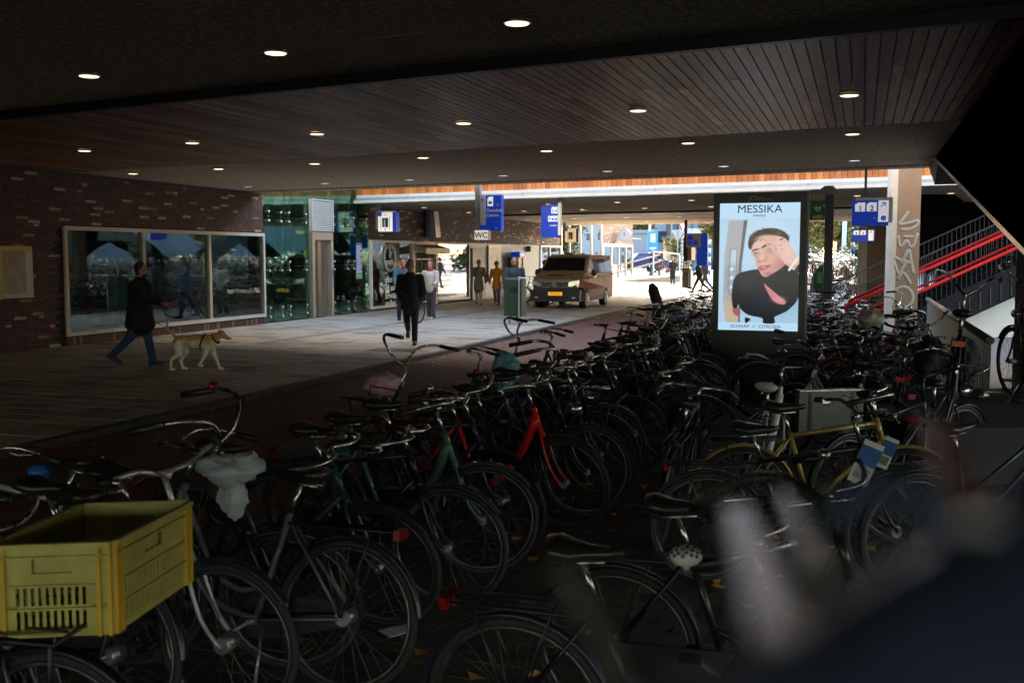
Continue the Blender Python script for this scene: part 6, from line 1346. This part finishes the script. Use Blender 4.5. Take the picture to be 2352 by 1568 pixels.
# ------------------------------------------------------------------ things resting on the bicycles
YC = mat('yellow_crate_plastic', (.42, .385, .075), .5, c2=(.52, .48, .13), var=.22, vs=9, bump=.15, bs=30); YD = mat('yellow_crate_rib', (.58, .36, .015), .5)
a = G(255, 1243, 1.02); b_ = G(430, 1152, 1.02); c_ = G(-22, 1252, 1.02)
ux = (a-c_).normalized(); uy = (b_-a).normalized(); Lx = (a-c_).length; Ly = (b_-a).length; ang = math.atan2(ux.y, ux.x)
ct = thing('plastic_crate', 'pale yellow ribbed plastic crate on the front carrier of the nearest bicycle', 'crate', (c_.x, c_.y, .72), ang); Hc = .30; Ly = min(Ly, .62)
def panel(p0, du, Lw, dn, hz, name):
    # side wall with slot rows: built from strips
    mb = MB(); rb_ = MB(); du = Vector(du); dn = Vector(dn)
    def bx(u0, u1, z0, z1, th=.004, off=0, tgt=None):
        (tgt or mb).prism([p0+du*u0+V3(0, 0, z0)+dn*off, p0+du*u1+V3(0, 0, z0)+dn*off, p0+du*u1+V3(0, 0, z1)+dn*off, p0+du*u0+V3(0, 0, z1)+dn*off], dn*th)
    bx(0, Lw, .165, .205); bx(0, Lw, .09, .102); bx(0, Lw, 0, .025); bx(0, .07, .025, .165); bx(Lw-.07, Lw, .025, .165)
    nsl = int((Lw-.14)/.021)
    for i in range(nsl+1):
        u0 = .07+i*(Lw-.14)/nsl
        if i < nsl: bx(u0+.012, u0+(Lw-.14)/nsl+.0005, .025, .09); bx(u0+.012, u0+(Lw-.14)/nsl+.0005, .102, .165)
    hw = .12; bx(0, Lw/2-hw/2, .205, hz); bx(Lw/2+hw/2, Lw, .205, hz); bx(Lw/2-hw/2, Lw/2+hw/2, .255, hz) 
    bx(Lw/2-hw/2, Lw/2+hw/2, .205, .255, .003, -.012)
    ribs = []
    for u in (.0, .03, Lw-.045, Lw-.012): rb_ = MB(); bx(u, u+.012, 0, hz, .012, .004, rb_); ribs.append(rb_)
    bx(0, Lw, hz-.012, hz+.004, .018, .004); bx(0, Lw, hz-.045, hz-.038, .012, .004); bx(.05, Lw-.05, .088, .095, .01, .004); bx(.05, Lw-.05, .163, .170, .01, .004)
    w_ = mb.build(name, YC, ct); [r9.build('rib', YD, w_) for r9 in ribs]
Z0 = V3(0, 0, 0); ly = V3(0, 1, 0); q = uy.copy(); q.rotate(Matrix.Rotation(-ang, 3, 'Z')); ly = q
panel(Z0, (1, 0, 0), Lx, (0, -1, 0), Hc, 'side'); panel(V3(Lx, 0, 0), ly, Ly, (1, 0, 0), Hc, 'side'); panel(V3(0, 0, 0)+ly*Ly, (1, 0, 0), Lx, (0, 1, 0), Hc, 'side'); panel(V3(0, 0, 0), ly, Ly, (-1, 0, 0), Hc, 'side')
MB().prism([V3(0, 0, .004), V3(Lx, 0, .004), V3(Lx, 0, .004)+ly*Ly, V3(0, 0, .004)+ly*Ly], (0, 0, .006)).build('floor', YC, ct)
def crumple(name, label, cat, loc, rr, m, rz=0, seed=0, tilt=(0, 0)):
    kk = min(1, max(rr)/.15); r_ = random.Random(seed); mb = MB().ell((0, 0, 0), rr, 44, 30); o = mb.build(name, m); me = o.data; import mathutils.noise as mn
    for v_ in me.vertices:
        p = v_.co.copy(); d = mn.noise(Vector((p.x*12+seed, p.y*12, p.z*12)))*.035*kk+abs(mn.noise(Vector((p.x*30+seed, p.y*30, p.z*18))))*.030*kk-.006*kk; v_.co += p.normalized()*d
        if p.z < -rr[2]*.3: v_.co.x *= .8; v_.co.y *= .8
    o.location = loc; o.rotation_euler = (tilt[0], tilt[1], rz); return tag(o, label, cat)
BAG = mat('white_plastic_bag', (.42, .50, .54), .35, bump=.8, bs=30)
p = D(528, 1075, 4.45); crumple('plastic_bag', 'grey-white plastic bag tied over a saddle in the left foreground', 'plastic bag', p, (.15, .10, .07), BAG, .3, 1); p = D(532, 1140, 4.48); crumple('plastic_bag', 'hanging lower end of the white saddle bag', 'plastic bag', p, (.07, .06, .10), BAG, .2, 2)
p = G(882, 885, .84); crumple('cloth_bag', 'pink printed plastic bag on a carrier in the first row', 'bag', p, (.17, .12, .10), mat('pink_bag', (.60, .22, .30), .45, c2=(.65, .5, .55), var=.3, vs=12), .4, 3)
p = D(1160, 855, 9.4); crumple('plastic_bag', 'pale blue-green plastic bag hanging behind the red bicycle', 'plastic bag', p, (.13, .10, .20), mat('blue_bag', (.10, .28, .32), .4, bump=.6, bs=20), .2, 4)
p = D(2000, 735, 13.0); crumple('plastic_bag', 'crumpled beige bag over a saddle right of the advertising panel', 'plastic bag', p, (.17, .13, .14), mat('beige_bag', (.36, .33, .28), .5, bump=.8, bs=18), .2, 5)
p = D(92, 1083, 4.9); crumple('cloth_wrap', 'bright blue cloth wrapped under a saddle at the left edge', 'cloth', p, (.055, .045, .035), mat('blue_cloth', (.01, .16, .50), .6), 0, 6)
p = D(1560, 735, 19); crumple('shopping_bag', 'blue bag strapped on a bicycle before the advertising panel', 'bag', p, (.22, .15, .18), mat('blue_pannier', (.02, .16, .28), .5, bump=.3), 0, 7)
p = D(1548, 712, 20); crumple('flower_garland', 'colourful flower garland wound on a handlebar', 'garland', p, (.16, .1, .1), mat('flower_mix', (.5, .1, .2), .6, c2=(.2, .4, .3), var=.6, vs=18), 0, 8)
p = D(1508, 688, 20.5); t = thing('child_seat', 'tall dark child seat shell standing above the packed bicycles', 'child seat', p, rad(-30)); q = MB().tube(smoothpath([(0, 0, -.35), (.02, 0, -.1), (-.06, 0, .15), (-.12, 0, .32)], 4), [.10]*4+[.12]*6+[.09, .07, .04], 10, flat=.3); q.build('shell', BLACK, t); MB().b2((-.02, -.12, -.45), (.25, .12, -.36)).build('seat', BLACK, t)
p = D(1905, 930, 8.9); t = thing('pannier_bag', 'flat pale canvas pannier hanging on the white bicycle', 'bag', p, rad(10)); MB().b2((-.30, -.04, -.22), (.30, .04, .13)).build('bag', mat('canvas', (.18, .175, .15), .8, var=.1, vs=5, bump=.3), t)
for x in (-.2, .2): MB().b2((x-.015, -.046, -.22), (x+.015, -.041, .12)).build('strap', BLACK, t)
MB().b2((-.30, -.05, .131), (.30, .05, .14)).build('lid_edge', CHROME, t)
for sx_ in (-1, 1):
    crumple('pannier', '%s black fabric pannier on the ledge bicycle' % ('left' if sx_ < 0 else 'right'), 'pannier bag', Vector((3.98+sx_*.17, 9.35, .42+.52)), (.12, .20, .24), mat('black_fabric', (.012, .012, .014), .8), rad(-20), 9+sx_)
BL_ = mat('bell_white', (.7, .7, .68), .4); p = D(1575, 1275, 2.85); t = thing('bicycle_bell', 'round white bell with black dots on a foreground handlebar', 'bicycle bell', p)
MB().ell((0, 0, 0), (.047, .047, .030), 24, 14).build('dome', BL_, t); q = MB()
for i in range(34):
    a_ = i*2.4; f_ = math.sqrt((i+.5)/34)*1.35; d_ = V3(math.sin(f_)*math.cos(a_)*.047, math.sin(f_)*math.sin(a_)*.047, math.cos(f_)*.030); q.ell(d_*1.0, (.0052, .0052, .0052), 8, 6)
q.build('dots', BLACK, t); MB().cyl((0, 0, -.05), (0, 0, -.02), .012, 8).build('clamp', STEEL, t)
for i, (px, py, Y_) in enumerate(((1995, 1050, 5.6), (2040, 1030, 5.9))):
    p = D(px, py, Y_); t = thing('product_tag', ['front blue and white cardboard product tag with barcode on a handlebar', 'rear blue and white cardboard product tag with barcode'][i], 'tag', p, rad(-15)); t.rotation_euler = (0, rad(22), rad(-15)); k = 1-.25*i
    MB().b2((-.055*k, 0, -.16*k), (.055*k, .004, .09*k)).build('card', SIGNW, t); MB().b2((-.055*k, -.002, -.05*k), (.055*k, -.0005, .06*k)).build('blue_print', mat('tag_blue', (.01, .12, .4), .5), t); q = MB()
    for j in range(11): q.b2((-.04*k+j*.0075*k, -.002, -.13*k), (-.04*k+j*.0075*k+.003, -.0005, -.065*k))
    q.build('barcode', BLACK, t)
# fallen leaves
q = MB(); lr = random.Random(5)
for i in range(330):
    n, s = lr.uniform(-2.4, .9), lr.uniform(3.2, 22); P = S(n, s, -.066); a_ = lr.uniform(0, 6.28); k = lr.uniform(.03, .065); V = []
    for j in range(7): b1 = a_+j*math.pi*2/7; rr_ = k*(1 if j % 2 else .55); V.append((P.x+math.cos(b1)*rr_, P.y+math.sin(b1)*rr_, P.z+lr.uniform(0, .02)))
    q.add(V+[(P.x, P.y, P.z+.01)], [(j, (j+1) % 7, 7) for j in range(7)], lr.randrange(3))
for i in range(150):
    n, s = lr.gauss(KERB+.25, .22), lr.uniform(8, 40); P = S(max(n, KERB+.03), s, -.066); a_ = lr.uniform(0, 6.28); k = lr.uniform(.03, .055)
    q.add([(P.x+math.cos(a_+j*1.57)*k*(1 if j % 2 else .6), P.y+math.sin(a_+j*1.57)*k, P.z+lr.uniform(0, .015)) for j in range(4)], [(0, 1, 2, 3)], lr.randrange(3))
o = q.build('fallen_leaves', [mat('leaf_%d' % i, c, .8) for i, c in enumerate(((.50, .19, .03), (.34, .14, .03), (.60, .32, .06)))]); tag(o, 'brown and orange autumn leaves scattered on the pavers', 'leaves', kind='stuff')
p = G(868, 1448, -.07); t = MB().prism([(0, 0, 0), (.16, .03, 0), (.19, -.03, .01), (.14, -.10, 0), (.02, -.12, 0)], (0, 0, .002)).build('litter_paper', SIGNW, None, p, .5); tag(t, 'torn scrap of white paper on the dark pavers', 'paper')
# ------------------------------------------------------------------ beyond the bridge
def farbld(label, x0, x1, Y, h, m, win=None, dep=14, rows=4, colsn=6, ww=1.0, wh=1.2, nm='building', z0=0, wm=None, glaz=True):
    a = D(x0, 590, Y).x; b = D(x1, 590, Y).x; t = thing(nm, label, 'building', ((a+b)/2, Y, -.3)); w = b-a
    MB().b2((-w/2, 0, 0), (w/2, dep, h)).build('walls', m, t); MB().b2((-w/2-.2, -.2, h), (w/2+.2, dep, h+.35)).build('roof_edge', GREY, t)
    wm = wm or mat('far_window_glass', (.10, .14, .17), .1, spec=.8)
    pm_ = MB().b2((-ww/2, -.06, 0), (ww/2, -.02, wh)).mesh('window', wm); fm2 = MB().b2((-ww/2-.08, -.03, -.08), (ww/2+.08, -.01, wh+.08)).mesh('frame', SIGNW)
    for r in range(rows):
        for c in range(colsn):
            o = link('window', pm_, t, (-w/2+w*(c+.5)/colsn, 0, 1.2+z0+r*(h-1.5)/rows))
            if glaz: link('frame', fm2, o)
    return t
BGL = mat('blue_grey_cladding', (.12, .17, .24), .6, var=.1); PAL = mat('pale_cladding', (.30, .35, .40), .6, var=.08); DKB = mat('dark_brown_brick', (.09, .07, .065), .8, var=.15); WHB = mat('white_cladding', (.45, .46, .47), .6, var=.05)
farbld('tall blue-grey office block beyond the clock corner', 1440, 1499, 135, 16, BGL, rows=5, colsn=3, ww=2.2, wh=1.3)
farbld('pale glass-clad building right of the blue-grey block', 1500, 1546, 128, 15, PAL, rows=5, colsn=4, ww=1.3, wh=1.4)
farbld('dark brick building with white window frames', 1547, 1570, 122, 15, DKB, rows=4, colsn=2, ww=1.0, wh=1.6)
farbld('white clad building behind the far blue sign', 1571, 1640, 118, 14, WHB, rows=3, colsn=4, ww=1.2, wh=.9)
farbld('low pale grey shed with flat roof behind the ramp', 1440, 1506, 108, 4.6, mat('shed_grey', (.24, .25, .27), .6, var=.1), rows=1, colsn=5, ww=.8, wh=1.0)
farbld('green glass pavilion behind the standing man', 1572, 1640, 100, 4.0, mat('green_glass_wall', (.12, .26, .26), .2), rows=1, colsn=5, ww=1.2, wh=2.4)
farbld('pale blue tower far behind the yellow trees', 1848, 1872, 160, 22, PAL, rows=6, colsn=2, ww=1.5, wh=1.6)
farbld('long white building on the right horizon', 1990, 2400, 150, 12, WHB, rows=3, colsn=12)
# buildings across the plaza, out of frame to the right: mirrored in the shop glass
for i, (x, y, w, h, m) in enumerate(((42, 62, 16, 11, BGL), (46, 42, 14, 9, WHB), (44, 84, 16, 13, PAL), (40, 20, 14, 9, DKB))):
    t = thing('building', ['blue-grey block mirrored in the shop windows', 'white house mirrored in the left shop window', 'pale block mirrored in the far shopfront', 'dark house mirrored in the left panes'][i], 'building', (x, y, -.3)); MB().b2((0, -w/2, 0), (12, w/2, h)).build('walls', m, t); MB().prism([(0, -w/2, h), (12, -w/2, h), (6, -w/2, h+4)], (0, w, 0)).build('roof', mat('roof_tiles', (.16, .06, .04), .8, var=.2), t)
    wme = MB().b2((-.05, -.6, 0), (-.01, .6, 1.5)).mesh('window', mat('far_window_glass', (.1, .14, .17), .1)); 
    for r in range(int(h/3)):
        for c in range(4): link('window', wme, t, (0, -w/2+w*(c+.5)/4, 1+r*3))
LF = [mat('leaf_green', (.05, .085, .02), .7), mat('leaf_olive', (.10, .11, .03), .7), mat('leaf_yellow', (.26, .19, .035), .7)]
def crownmesh(nm, rad_, hgt, n, mi, seed, size=.22):
    r = random.Random(seed); mb = MB(); cl = [(r.uniform(-.6, .6)*rad_, r.uniform(-.6, .6)*rad_, r.uniform(.15, .85)*hgt, r.uniform(.25, .5)*rad_) for _ in range(22)]
    for i in range(n):
        c = r.choice(cl); d = Vector((r.gauss(0, 1), r.gauss(0, 1), r.gauss(0, .8))).normalized()*c[3]*r.uniform(.5, 1.05); p = Vector(c[:3])+d; a = Vector((r.uniform(-1, 1), r.uniform(-1, 1), r.uniform(-.6, .6))).normalized()*size*r.uniform(.6, 1.3); b = a.cross(Vector((r.uniform(-1, 1), r.uniform(-1, 1), 1))).normalized()*size*.6
        mb.add([p-a, p-b, p+a, p+b], [(0, 1, 2, 3)], mi[r.randrange(len(mi))])
    return mb.mesh(nm, LF)
cm = {k: crownmesh('crown', 2.6, 4.6, 2600, mi, s_) for k, mi, s_ in (('y', (2, 2, 1), 1), ('g', (0, 0, 1), 2), ('o', (1, 2, 0), 3))}
bush = crownmesh('crown', 1.3, 1.6, 1500, (0, 0, 1), 4, .13); busho = crownmesh('crown', 1.2, 1.6, 1300, (2, 1), 5, .13)
tks = MB().tube([(0, 0, 0), (.05, 0, 1.5), (0, .05, 3.2)], [.17, .13, .07], 8); rt = random.Random(8)
for i in range(9): a = i*2.4; z = 1.5+i*.2; tks.tube([(0, 0, z), (math.cos(a)*.7, math.sin(a)*.7, z+.9), (math.cos(a)*1.5, math.sin(a)*1.5, z+1.9)], [.06, .035, .012], 5)
tkm = tks.mesh('trunk', mat('bark', (.08, .06, .045), .9, var=.3))
def tree(label, px, Y, k, s=1.0, X=None, grp='trees beyond the bridge'):
    x = D(px, 590, Y).x if X is None else X; t = thing('tree', label, 'tree', (x, Y, gz(Y)-.1), R.uniform(0, 6), grp); t.scale = (s, s, s); link('trunk', tkm, t); link('crown', cm[k], t, (0, 0, 1.6))
tree('golden yellow autumn tree left of the defibrillator post', 1878, 92, 'y', .85); tree('loose yellow tree right of the defibrillator post', 1925, 96, 'y', .9); tree('olive yellow tree near the tall mast', 1945, 104, 'o', .8); tree('dark green tree behind the small platform sign', 1995, 88, 'g', .7)
tree('pale autumn tree on the horizon gap', 1905, 120, 'o', 1.1); tree('leafy tree behind the clock corner shed', 1460, 118, 'o', 1.0); tree('yellow street tree beside the dark brick building', 1556, 92, 'y', .5)
for i, (x, y, k) in enumerate(((30, 55, 'o'), (33, 70, 'g'), (34, 30, 'y'), (28, 95, 'o'), (20, 100, 'y'))): tree(['olive', 'green', 'yellow', 'tall olive', 'second yellow'][i]+' tree on the plaza mirrored in the shopfront', 0, y, k, 1.1, X=x)
for i, (px, Y, s, m) in enumerate(((1862, 80, 1.1, bush), (1560, 84, .6, busho), (1592, 86, .5, busho), (1972, 78, 1.2, bush), (2000, 80, 1.2, bush))):
    x = D(px, 590, Y).x; t = thing('bush', ['round green bush under the pale tower', 'small ochre bush beside the ramp', 'small dry bush behind the standing man', 'dense green bush left of the tan column', 'second dense green bush by the far column'][i], 'bush', (x, Y, gz(Y)-.15)); t.scale = (s, s, s); link('foliage', m, t); MB().cyl((0, 0, 0), (0, 0, .6), .05, 6).build('stem', MC['bark'], t)
# mast, traffic signs, lamp posts
def pole(label, px, Y, h, r, m, nm='lamp_post', cat='lamp post'): x = D(px, 590, Y).x; t = thing(nm, label, cat, (x, Y, gz(Y)-.2)); MB().tube([(0, 0, 0), (0, 0, h)], [r, r*.6], 10).build('mast', m, t); return t
t = pole('slender pale blue mast beyond the bicycles', 1938, 85, 5.6, .22, mat('pale_blue_paint', (.45, .6, .68), .5), 'mast', 'mast'); MB().ell((0, 0, 5.65), (.1, .1, .1), 8, 6).build('tip', STEEL, t)
t = pole('white lamp post before the pale building', 1492, 88, 9, .12, WHITEP); MB().bar((0, 0, 6), (1.2, 0, 6.1), .12).build('lamp_arm', WHITEP, t)
x = D(1497, 590, 86).x; t = thing('traffic_sign', 'light blue parking direction sign on a post', 'traffic sign', (x, 85.5, gz(86)-.1)); MB().cyl((0, 0, 0), (0, 0, 3.4), .04, 8).build('post', STEEL, t); MB().b2((-.42, -.05, 1.5), (.42, 0, 3.2)).build('plate', mat('traffic_blue', (.02, .30, .62), .4), t); MB().b2((-.2, -.06, 2.3), (.2, -.051, 3.0)).b2((-.28, -.06, 1.75), (.28, -.051, 1.9)).build('symbol', SIGNW, t)
x = D(1556, 590, 84).x; t = thing('traffic_sign', 'grey back of a triangular give way sign', 'traffic sign', (x, 84, gz(84)-.1)); MB().cyl((0, 0, 0), (0, 0, 3.2), .04, 8).build('post', STEEL, t); MB().prism([(-.55, 0, 3.3), (.55, 0, 3.3), (0, 0, 2.35)], (0, .03, 0)).build('plate', STEEL, t)
x = D(1594, 590, 100).x; t = thing('traffic_sign', 'red bordered triangular sign before the dark brick building', 'traffic sign', (D(1568, 590, 98).x, 98, .6)); MB().cyl((0, 0, 0), (0, 0, 3.6), .04, 8).build('post', STEEL, t); MB().prism([(-.6, 0, 4.6), (.6, 0, 4.6), (0, 0, 3.5)], (0, .03, 0)).build('plate', mat('sign_red', (.5, .02, .02), .4), t); MB().prism([(-.38, -.01, 4.5), (.38, -.01, 4.5), (0, -.01, 3.75)], (0, .005, 0)).build('symbol', SIGNW, t)
for i, (px, Y) in enumerate(((1566, 82), (1630, 70), (1958, 52))):
    x = D(px, 590, Y).x; t = thing('striped_post', ['slim post near the ramp', 'blue and white striped post left of the panel', 'blue and white striped lamp post among the racks'][i], 'post', (x, Y, gz(Y)-.1))
    for j in range(9): MB().cyl((0, 0, j*.3), (0, 0, (j+1)*.3), .09, 10).build('band', (SIGNW, mat('band_blue', (.02, .12, .42), .4))[j % 2] if i else STEEL, t)
# ramp with pale timber edge and steel rails
x = D(1475, 590, 70).x; t = thing('bicycle_ramp', 'pale bicycle ramp with tubular rails beside the clock corner', 'ramp', (x-.3, 68, gz(68)-.2)); TIM = mat('pale_timber', (.55, .42, .25), .7, var=.15)
MB().prism([(-2.2, 0, 0), (2.6, 0, 0), (2.6, 0, .5), (-2.2, 0, .05)], (0, 3, 0)).build('deck', TIM, t)
for z in (.5, .95): MB().bar((-2.2, 0, z), (1.2, 0, z+.9), .12, .1).build('rail', TIM, t)
MB().tube(smoothpath([(.8, -.1, .4), (.8, -.1, 1.9), (1.1, -.1, 2.0), (2.3, -.1, 1.9), (2.5, -.1, 1.7), (2.5, -.1, .4)], 3), .05, 8).build('guard_rail', SIGNW, t)
def car(label, loc, hd, c):
    t = thing('parked_car', label, 'car', loc, rad(hd)); m = mat('car_'+label[:8].replace(' ', '_'), c, .25, coat=1); pf = [(-2.1, .3), (-2.15, .75), (-1.7, .92), (-1.1, .98), (-.5, 1.42), (.9, 1.45), (1.7, 1.0), (2.1, .9), (2.15, .4), (2.1, .3)]
    q = MB(); n = len(pf)
    for a, b in zip(pf[:-1], pf[1:]): wa, wb = (.86 if a[1] < 1.05 else .68), (.86 if b[1] < 1.05 else .68); q.add([(a[0], -wa, a[1]), (a[0], wa, a[1]), (b[0], wb, b[1]), (b[0], -wb, b[1])], [(0, 1, 2, 3)])
    for s_ in (-1, 1): q.add([(x_, s_*(.86 if z_ < 1.05 else .68), z_) for x_, z_ in pf], [tuple(range(n))])
    q.build('body', m, t)
    for s_ in (-1, 1):
        MB().prism([(-.95, s_*.79, 1.02), (-.45, s_*.70, 1.36), (.85, s_*.70, 1.38), (1.45, s_*.79, 1.05)], (0, s_*.02, 0)).build('window', VG, t)
        for x_ in (-1.35, 1.3): MB().cyl((x_, s_*.66, .32), (x_, s_*.88, .32), .32, 18).build('wheel', RUBBER, t)
    return t
x = D(1470, 590, 84).x; car('dark blue parked car behind the bicycle ramp', (x, 84, gz(84)-.15), 20, (.01, .03, .14)); car('dark car parked farther right beyond the ramp', (x+6, 92, gz(92)-.15), 10, (.02, .03, .05))
# sunlit mass of parked bicycles on the plaza, first ones as things
SADW = mat('dusty_saddle', (.30, .26, .20), .5)
fb_ = 0
for j, Y in enumerate(np.arange(45, 66, 2.0)):
    for tier in (0, 1):
        for i in range(4):
            X = Y*(1858-1176)/FPX+.3+i*.62+R.uniform(-.1, .1)
            if X > 32: continue
            for _ in range(60):
                c = R.choice(['silver', 'grey', 'white', 'black', 'cream', 'silver', 'blue', 'red', 'white', 'black']); f9 = R.choice(FT_); h9 = R.choice(HT_); lb = '%s %s bicycle with %s on the %s tier of the sunlit racks' % (nice[c], fdesc[f9], hdesc[h9], 'upper' if tier else 'lower')
                if lb not in used: break
            used.add(lb)
            o = lodbike((X, Y+R.uniform(-.2, .2), -.08+tier*.78+gz(Y)), 80+R.uniform(-12, 12), lb, 'sunlit bicycles in racks beyond the bridge', c, f9, h9, 0, R.uniform(-4, 4), SADW if R.random() < .5 else None)
# the rest of that mass, too many to count, as one object
P0 = MB(); src = [lod(f, h, 0) for f, h in (('diamond', 'swept'), ('omafiets', 'high'), ('mixte', 'straight'))]
for j, Y in enumerate(np.arange(44, 78, 2.2)):
    for i in range(14):
        X = Y*(1858-1176)/FPX+6.5+i*.75
        if X > 36: continue
        for tier in (0, 1):
            me = src[R.randrange(3)]; T = Matrix.Translation((X, Y, -.08+tier*.78+gz(Y))) @ Matrix.Rotation(rad(80+R.uniform(-12, 12)), 4, 'Z'); k0 = R.choice([0, 0, 5, 6])
            P0.add([T @ v_.co for v_ in me.vertices], [tuple(p.vertices) for p in me.polygons], 0); nn_ = len(me.polygons); P0.m[-nn_:] = [k0 if p.material_index == 0 else p.material_index for p in me.polygons]
o = P0.build('bicycle_mass', [paint('black'), RUBBER, CHROME, SADW, REDLENS, paint('silver'), paint('white')]); tag(o, 'dense glittering mass of parked bicycles on the sunlit plaza', 'bicycles', kind='stuff')
rk2 = thing('bicycle_rack', 'long steel two-tier racks on the sunlit plaza', 'bicycle rack', (0, 0, 0))
for Y in np.arange(45, 66, 2.0): X = Y*(1858-1176)/FPX; MB().b2((X, Y+.6, .62+gz(Y)), (X+10, Y+.68, .70+gz(Y))).b2((X, Y-.5, .62+gz(Y)), (X+10, Y-.42, .70+gz(Y))).build('tier_beam', STEEL, rk2)
# hand rail and wall at the plaza edge
X = D(1850, 590, 66).x; t = thing('plaza_railing', 'white railing along the top of the sunlit plaza', 'railing', (X-1, 79, gz(79)-.1)); MB().bar((0, 0, .95), (26, 0, .95), .07).bar((0, 0, .5), (26, 0, .5), .05).build('rail', SIGNW, t)
for i in range(14): MB().cyl((i*2, 0, 0), (i*2, 0, .95), .04, 6).build('post', SIGNW, t)
# far side of the street: pale wall with bikes for the reflections in the shopfront
# ------------------------------------------------------------------ out-of-focus bicycle on the raised tier right in front of the lens
rkn = thing('tier_rack', 'raised steel bicycle rack channel in the blurred right foreground', 'bicycle rack', (0, 0, 0))
MB().bar((.1, -.9, .64), (1.6, 1.7, .64), .10, .05).build('channel', DKSTEEL, rkn); MB().cyl((1.5, 1.5, -.1), (1.5, 1.5, .64), .03, 8).cyl((.3, -.6, -.1), (.3, -.6, .64), .03, 8).build('post', DKSTEEL, rkn)
def translucent(name, c, k):
    m = bpy.data.materials.new(name); m.use_nodes = True; n_ = m.node_tree; n_.nodes.clear(); o_ = n_.nodes.new('ShaderNodeOutputMaterial'); mx = n_.nodes.new('ShaderNodeMixShader'); d_ = n_.nodes.new('ShaderNodeBsdfDiffuse'); t_ = n_.nodes.new('ShaderNodeBsdfTranslucent')
    d_.inputs[0].default_value = (*c, 1); t_.inputs[0].default_value = (*c, 1); mx.inputs[0].default_value = k; n_.links.new(d_.outputs[0], mx.inputs[1]); n_.links.new(t_.outputs[0], mx.inputs[2]); n_.links.new(mx.outputs[0], o_.inputs[0]); return m
t = thing('blurred_bicycle', 'very blurred navy bicycle with pale plastic-wrapped bag filling the lower right', 'bicycle', (0, 0, 0), 0)
NVY = mat('navy_rain_cover', (.10, .14, .26), .5, coat=1, var=.2, vs=30); PALE = mat('pale_plastic_wrap', (.46, .45, .42), .4); 
def near_ell(px, py, Y, rr, rot): p = D(px, py, Y); return p
def streak(name, pts, r, m):
    P = [D(x, y, Y) for x, y, Y in pts]; return MB().tube(smoothpath(P, 4), r, 12, flat=.9).build(name, m, t)
q = MB(); q.caps(D(2340, 1470, .17), D(1850, 1740, .15), .022, .018); q.caps(D(2400, 1180, .18), D(2430, 1560, .16), .009, .018); q.caps(D(2080, 1400, .18), D(2400, 1350, .17), .011, .015); q.caps(D(1480, 1690, .15), D(2000, 1700, .15), .009, .014); q.caps(D(1900, 1450, .19), D(2150, 1450, .18), .007, .012)
organic('rain_cover', q, NVY, t, .0025, 4)
WR = translucent('thin_pale_plastic_wrap', (.97, .96, .90), .75)
GL = mat('streak_reflector_metal', (.94, .93, .90), .27, .9)
def plate(pf, pn, w, name):
    P, Q = D(*pf), D(*pn); d = (P-Q).normalized(); sd_ = d.cross(V3(0, 0, 1)).normalized()*w; up_ = V3(0, 0, -.0008)
    MB().prism([Q-sd_*.8, Q+sd_*.8, P+sd_, P-sd_], up_).build(name, GL, t)
plate((2140, 960, .30), (2245, 1195, .13), .0034, 'streak_reflector'); plate((1690, 1160, .27), (1790, 1450, .12), .0032, 'streak_reflector'); plate((1800, 1130, .30), (1880, 1300, .17), .0016, 'thin_streak_reflector')  # plates added and tilted to mirror the bright opening as pale streaks

streak('frame_tube', [(1280, 1300, .22), (1380, 1440, .21), (1440, 1600, .20)], .0022, mat('dim_tube', (.25, .25, .22), .4))
streak('cable', [(1900, 1180, .2), (2050, 1120, .19), (2200, 1240, .18), (2330, 1420, .17)], .003, mat('blue_grey_tube', (.10, .16, .28), .4))
streak('handlebar', [(1600, 1160, 1.7), (1700, 1105, 1.65), (1800, 1100, 1.6), (1880, 1150, 1.55), (1910, 1200, 1.5)], .0115, CHROME)
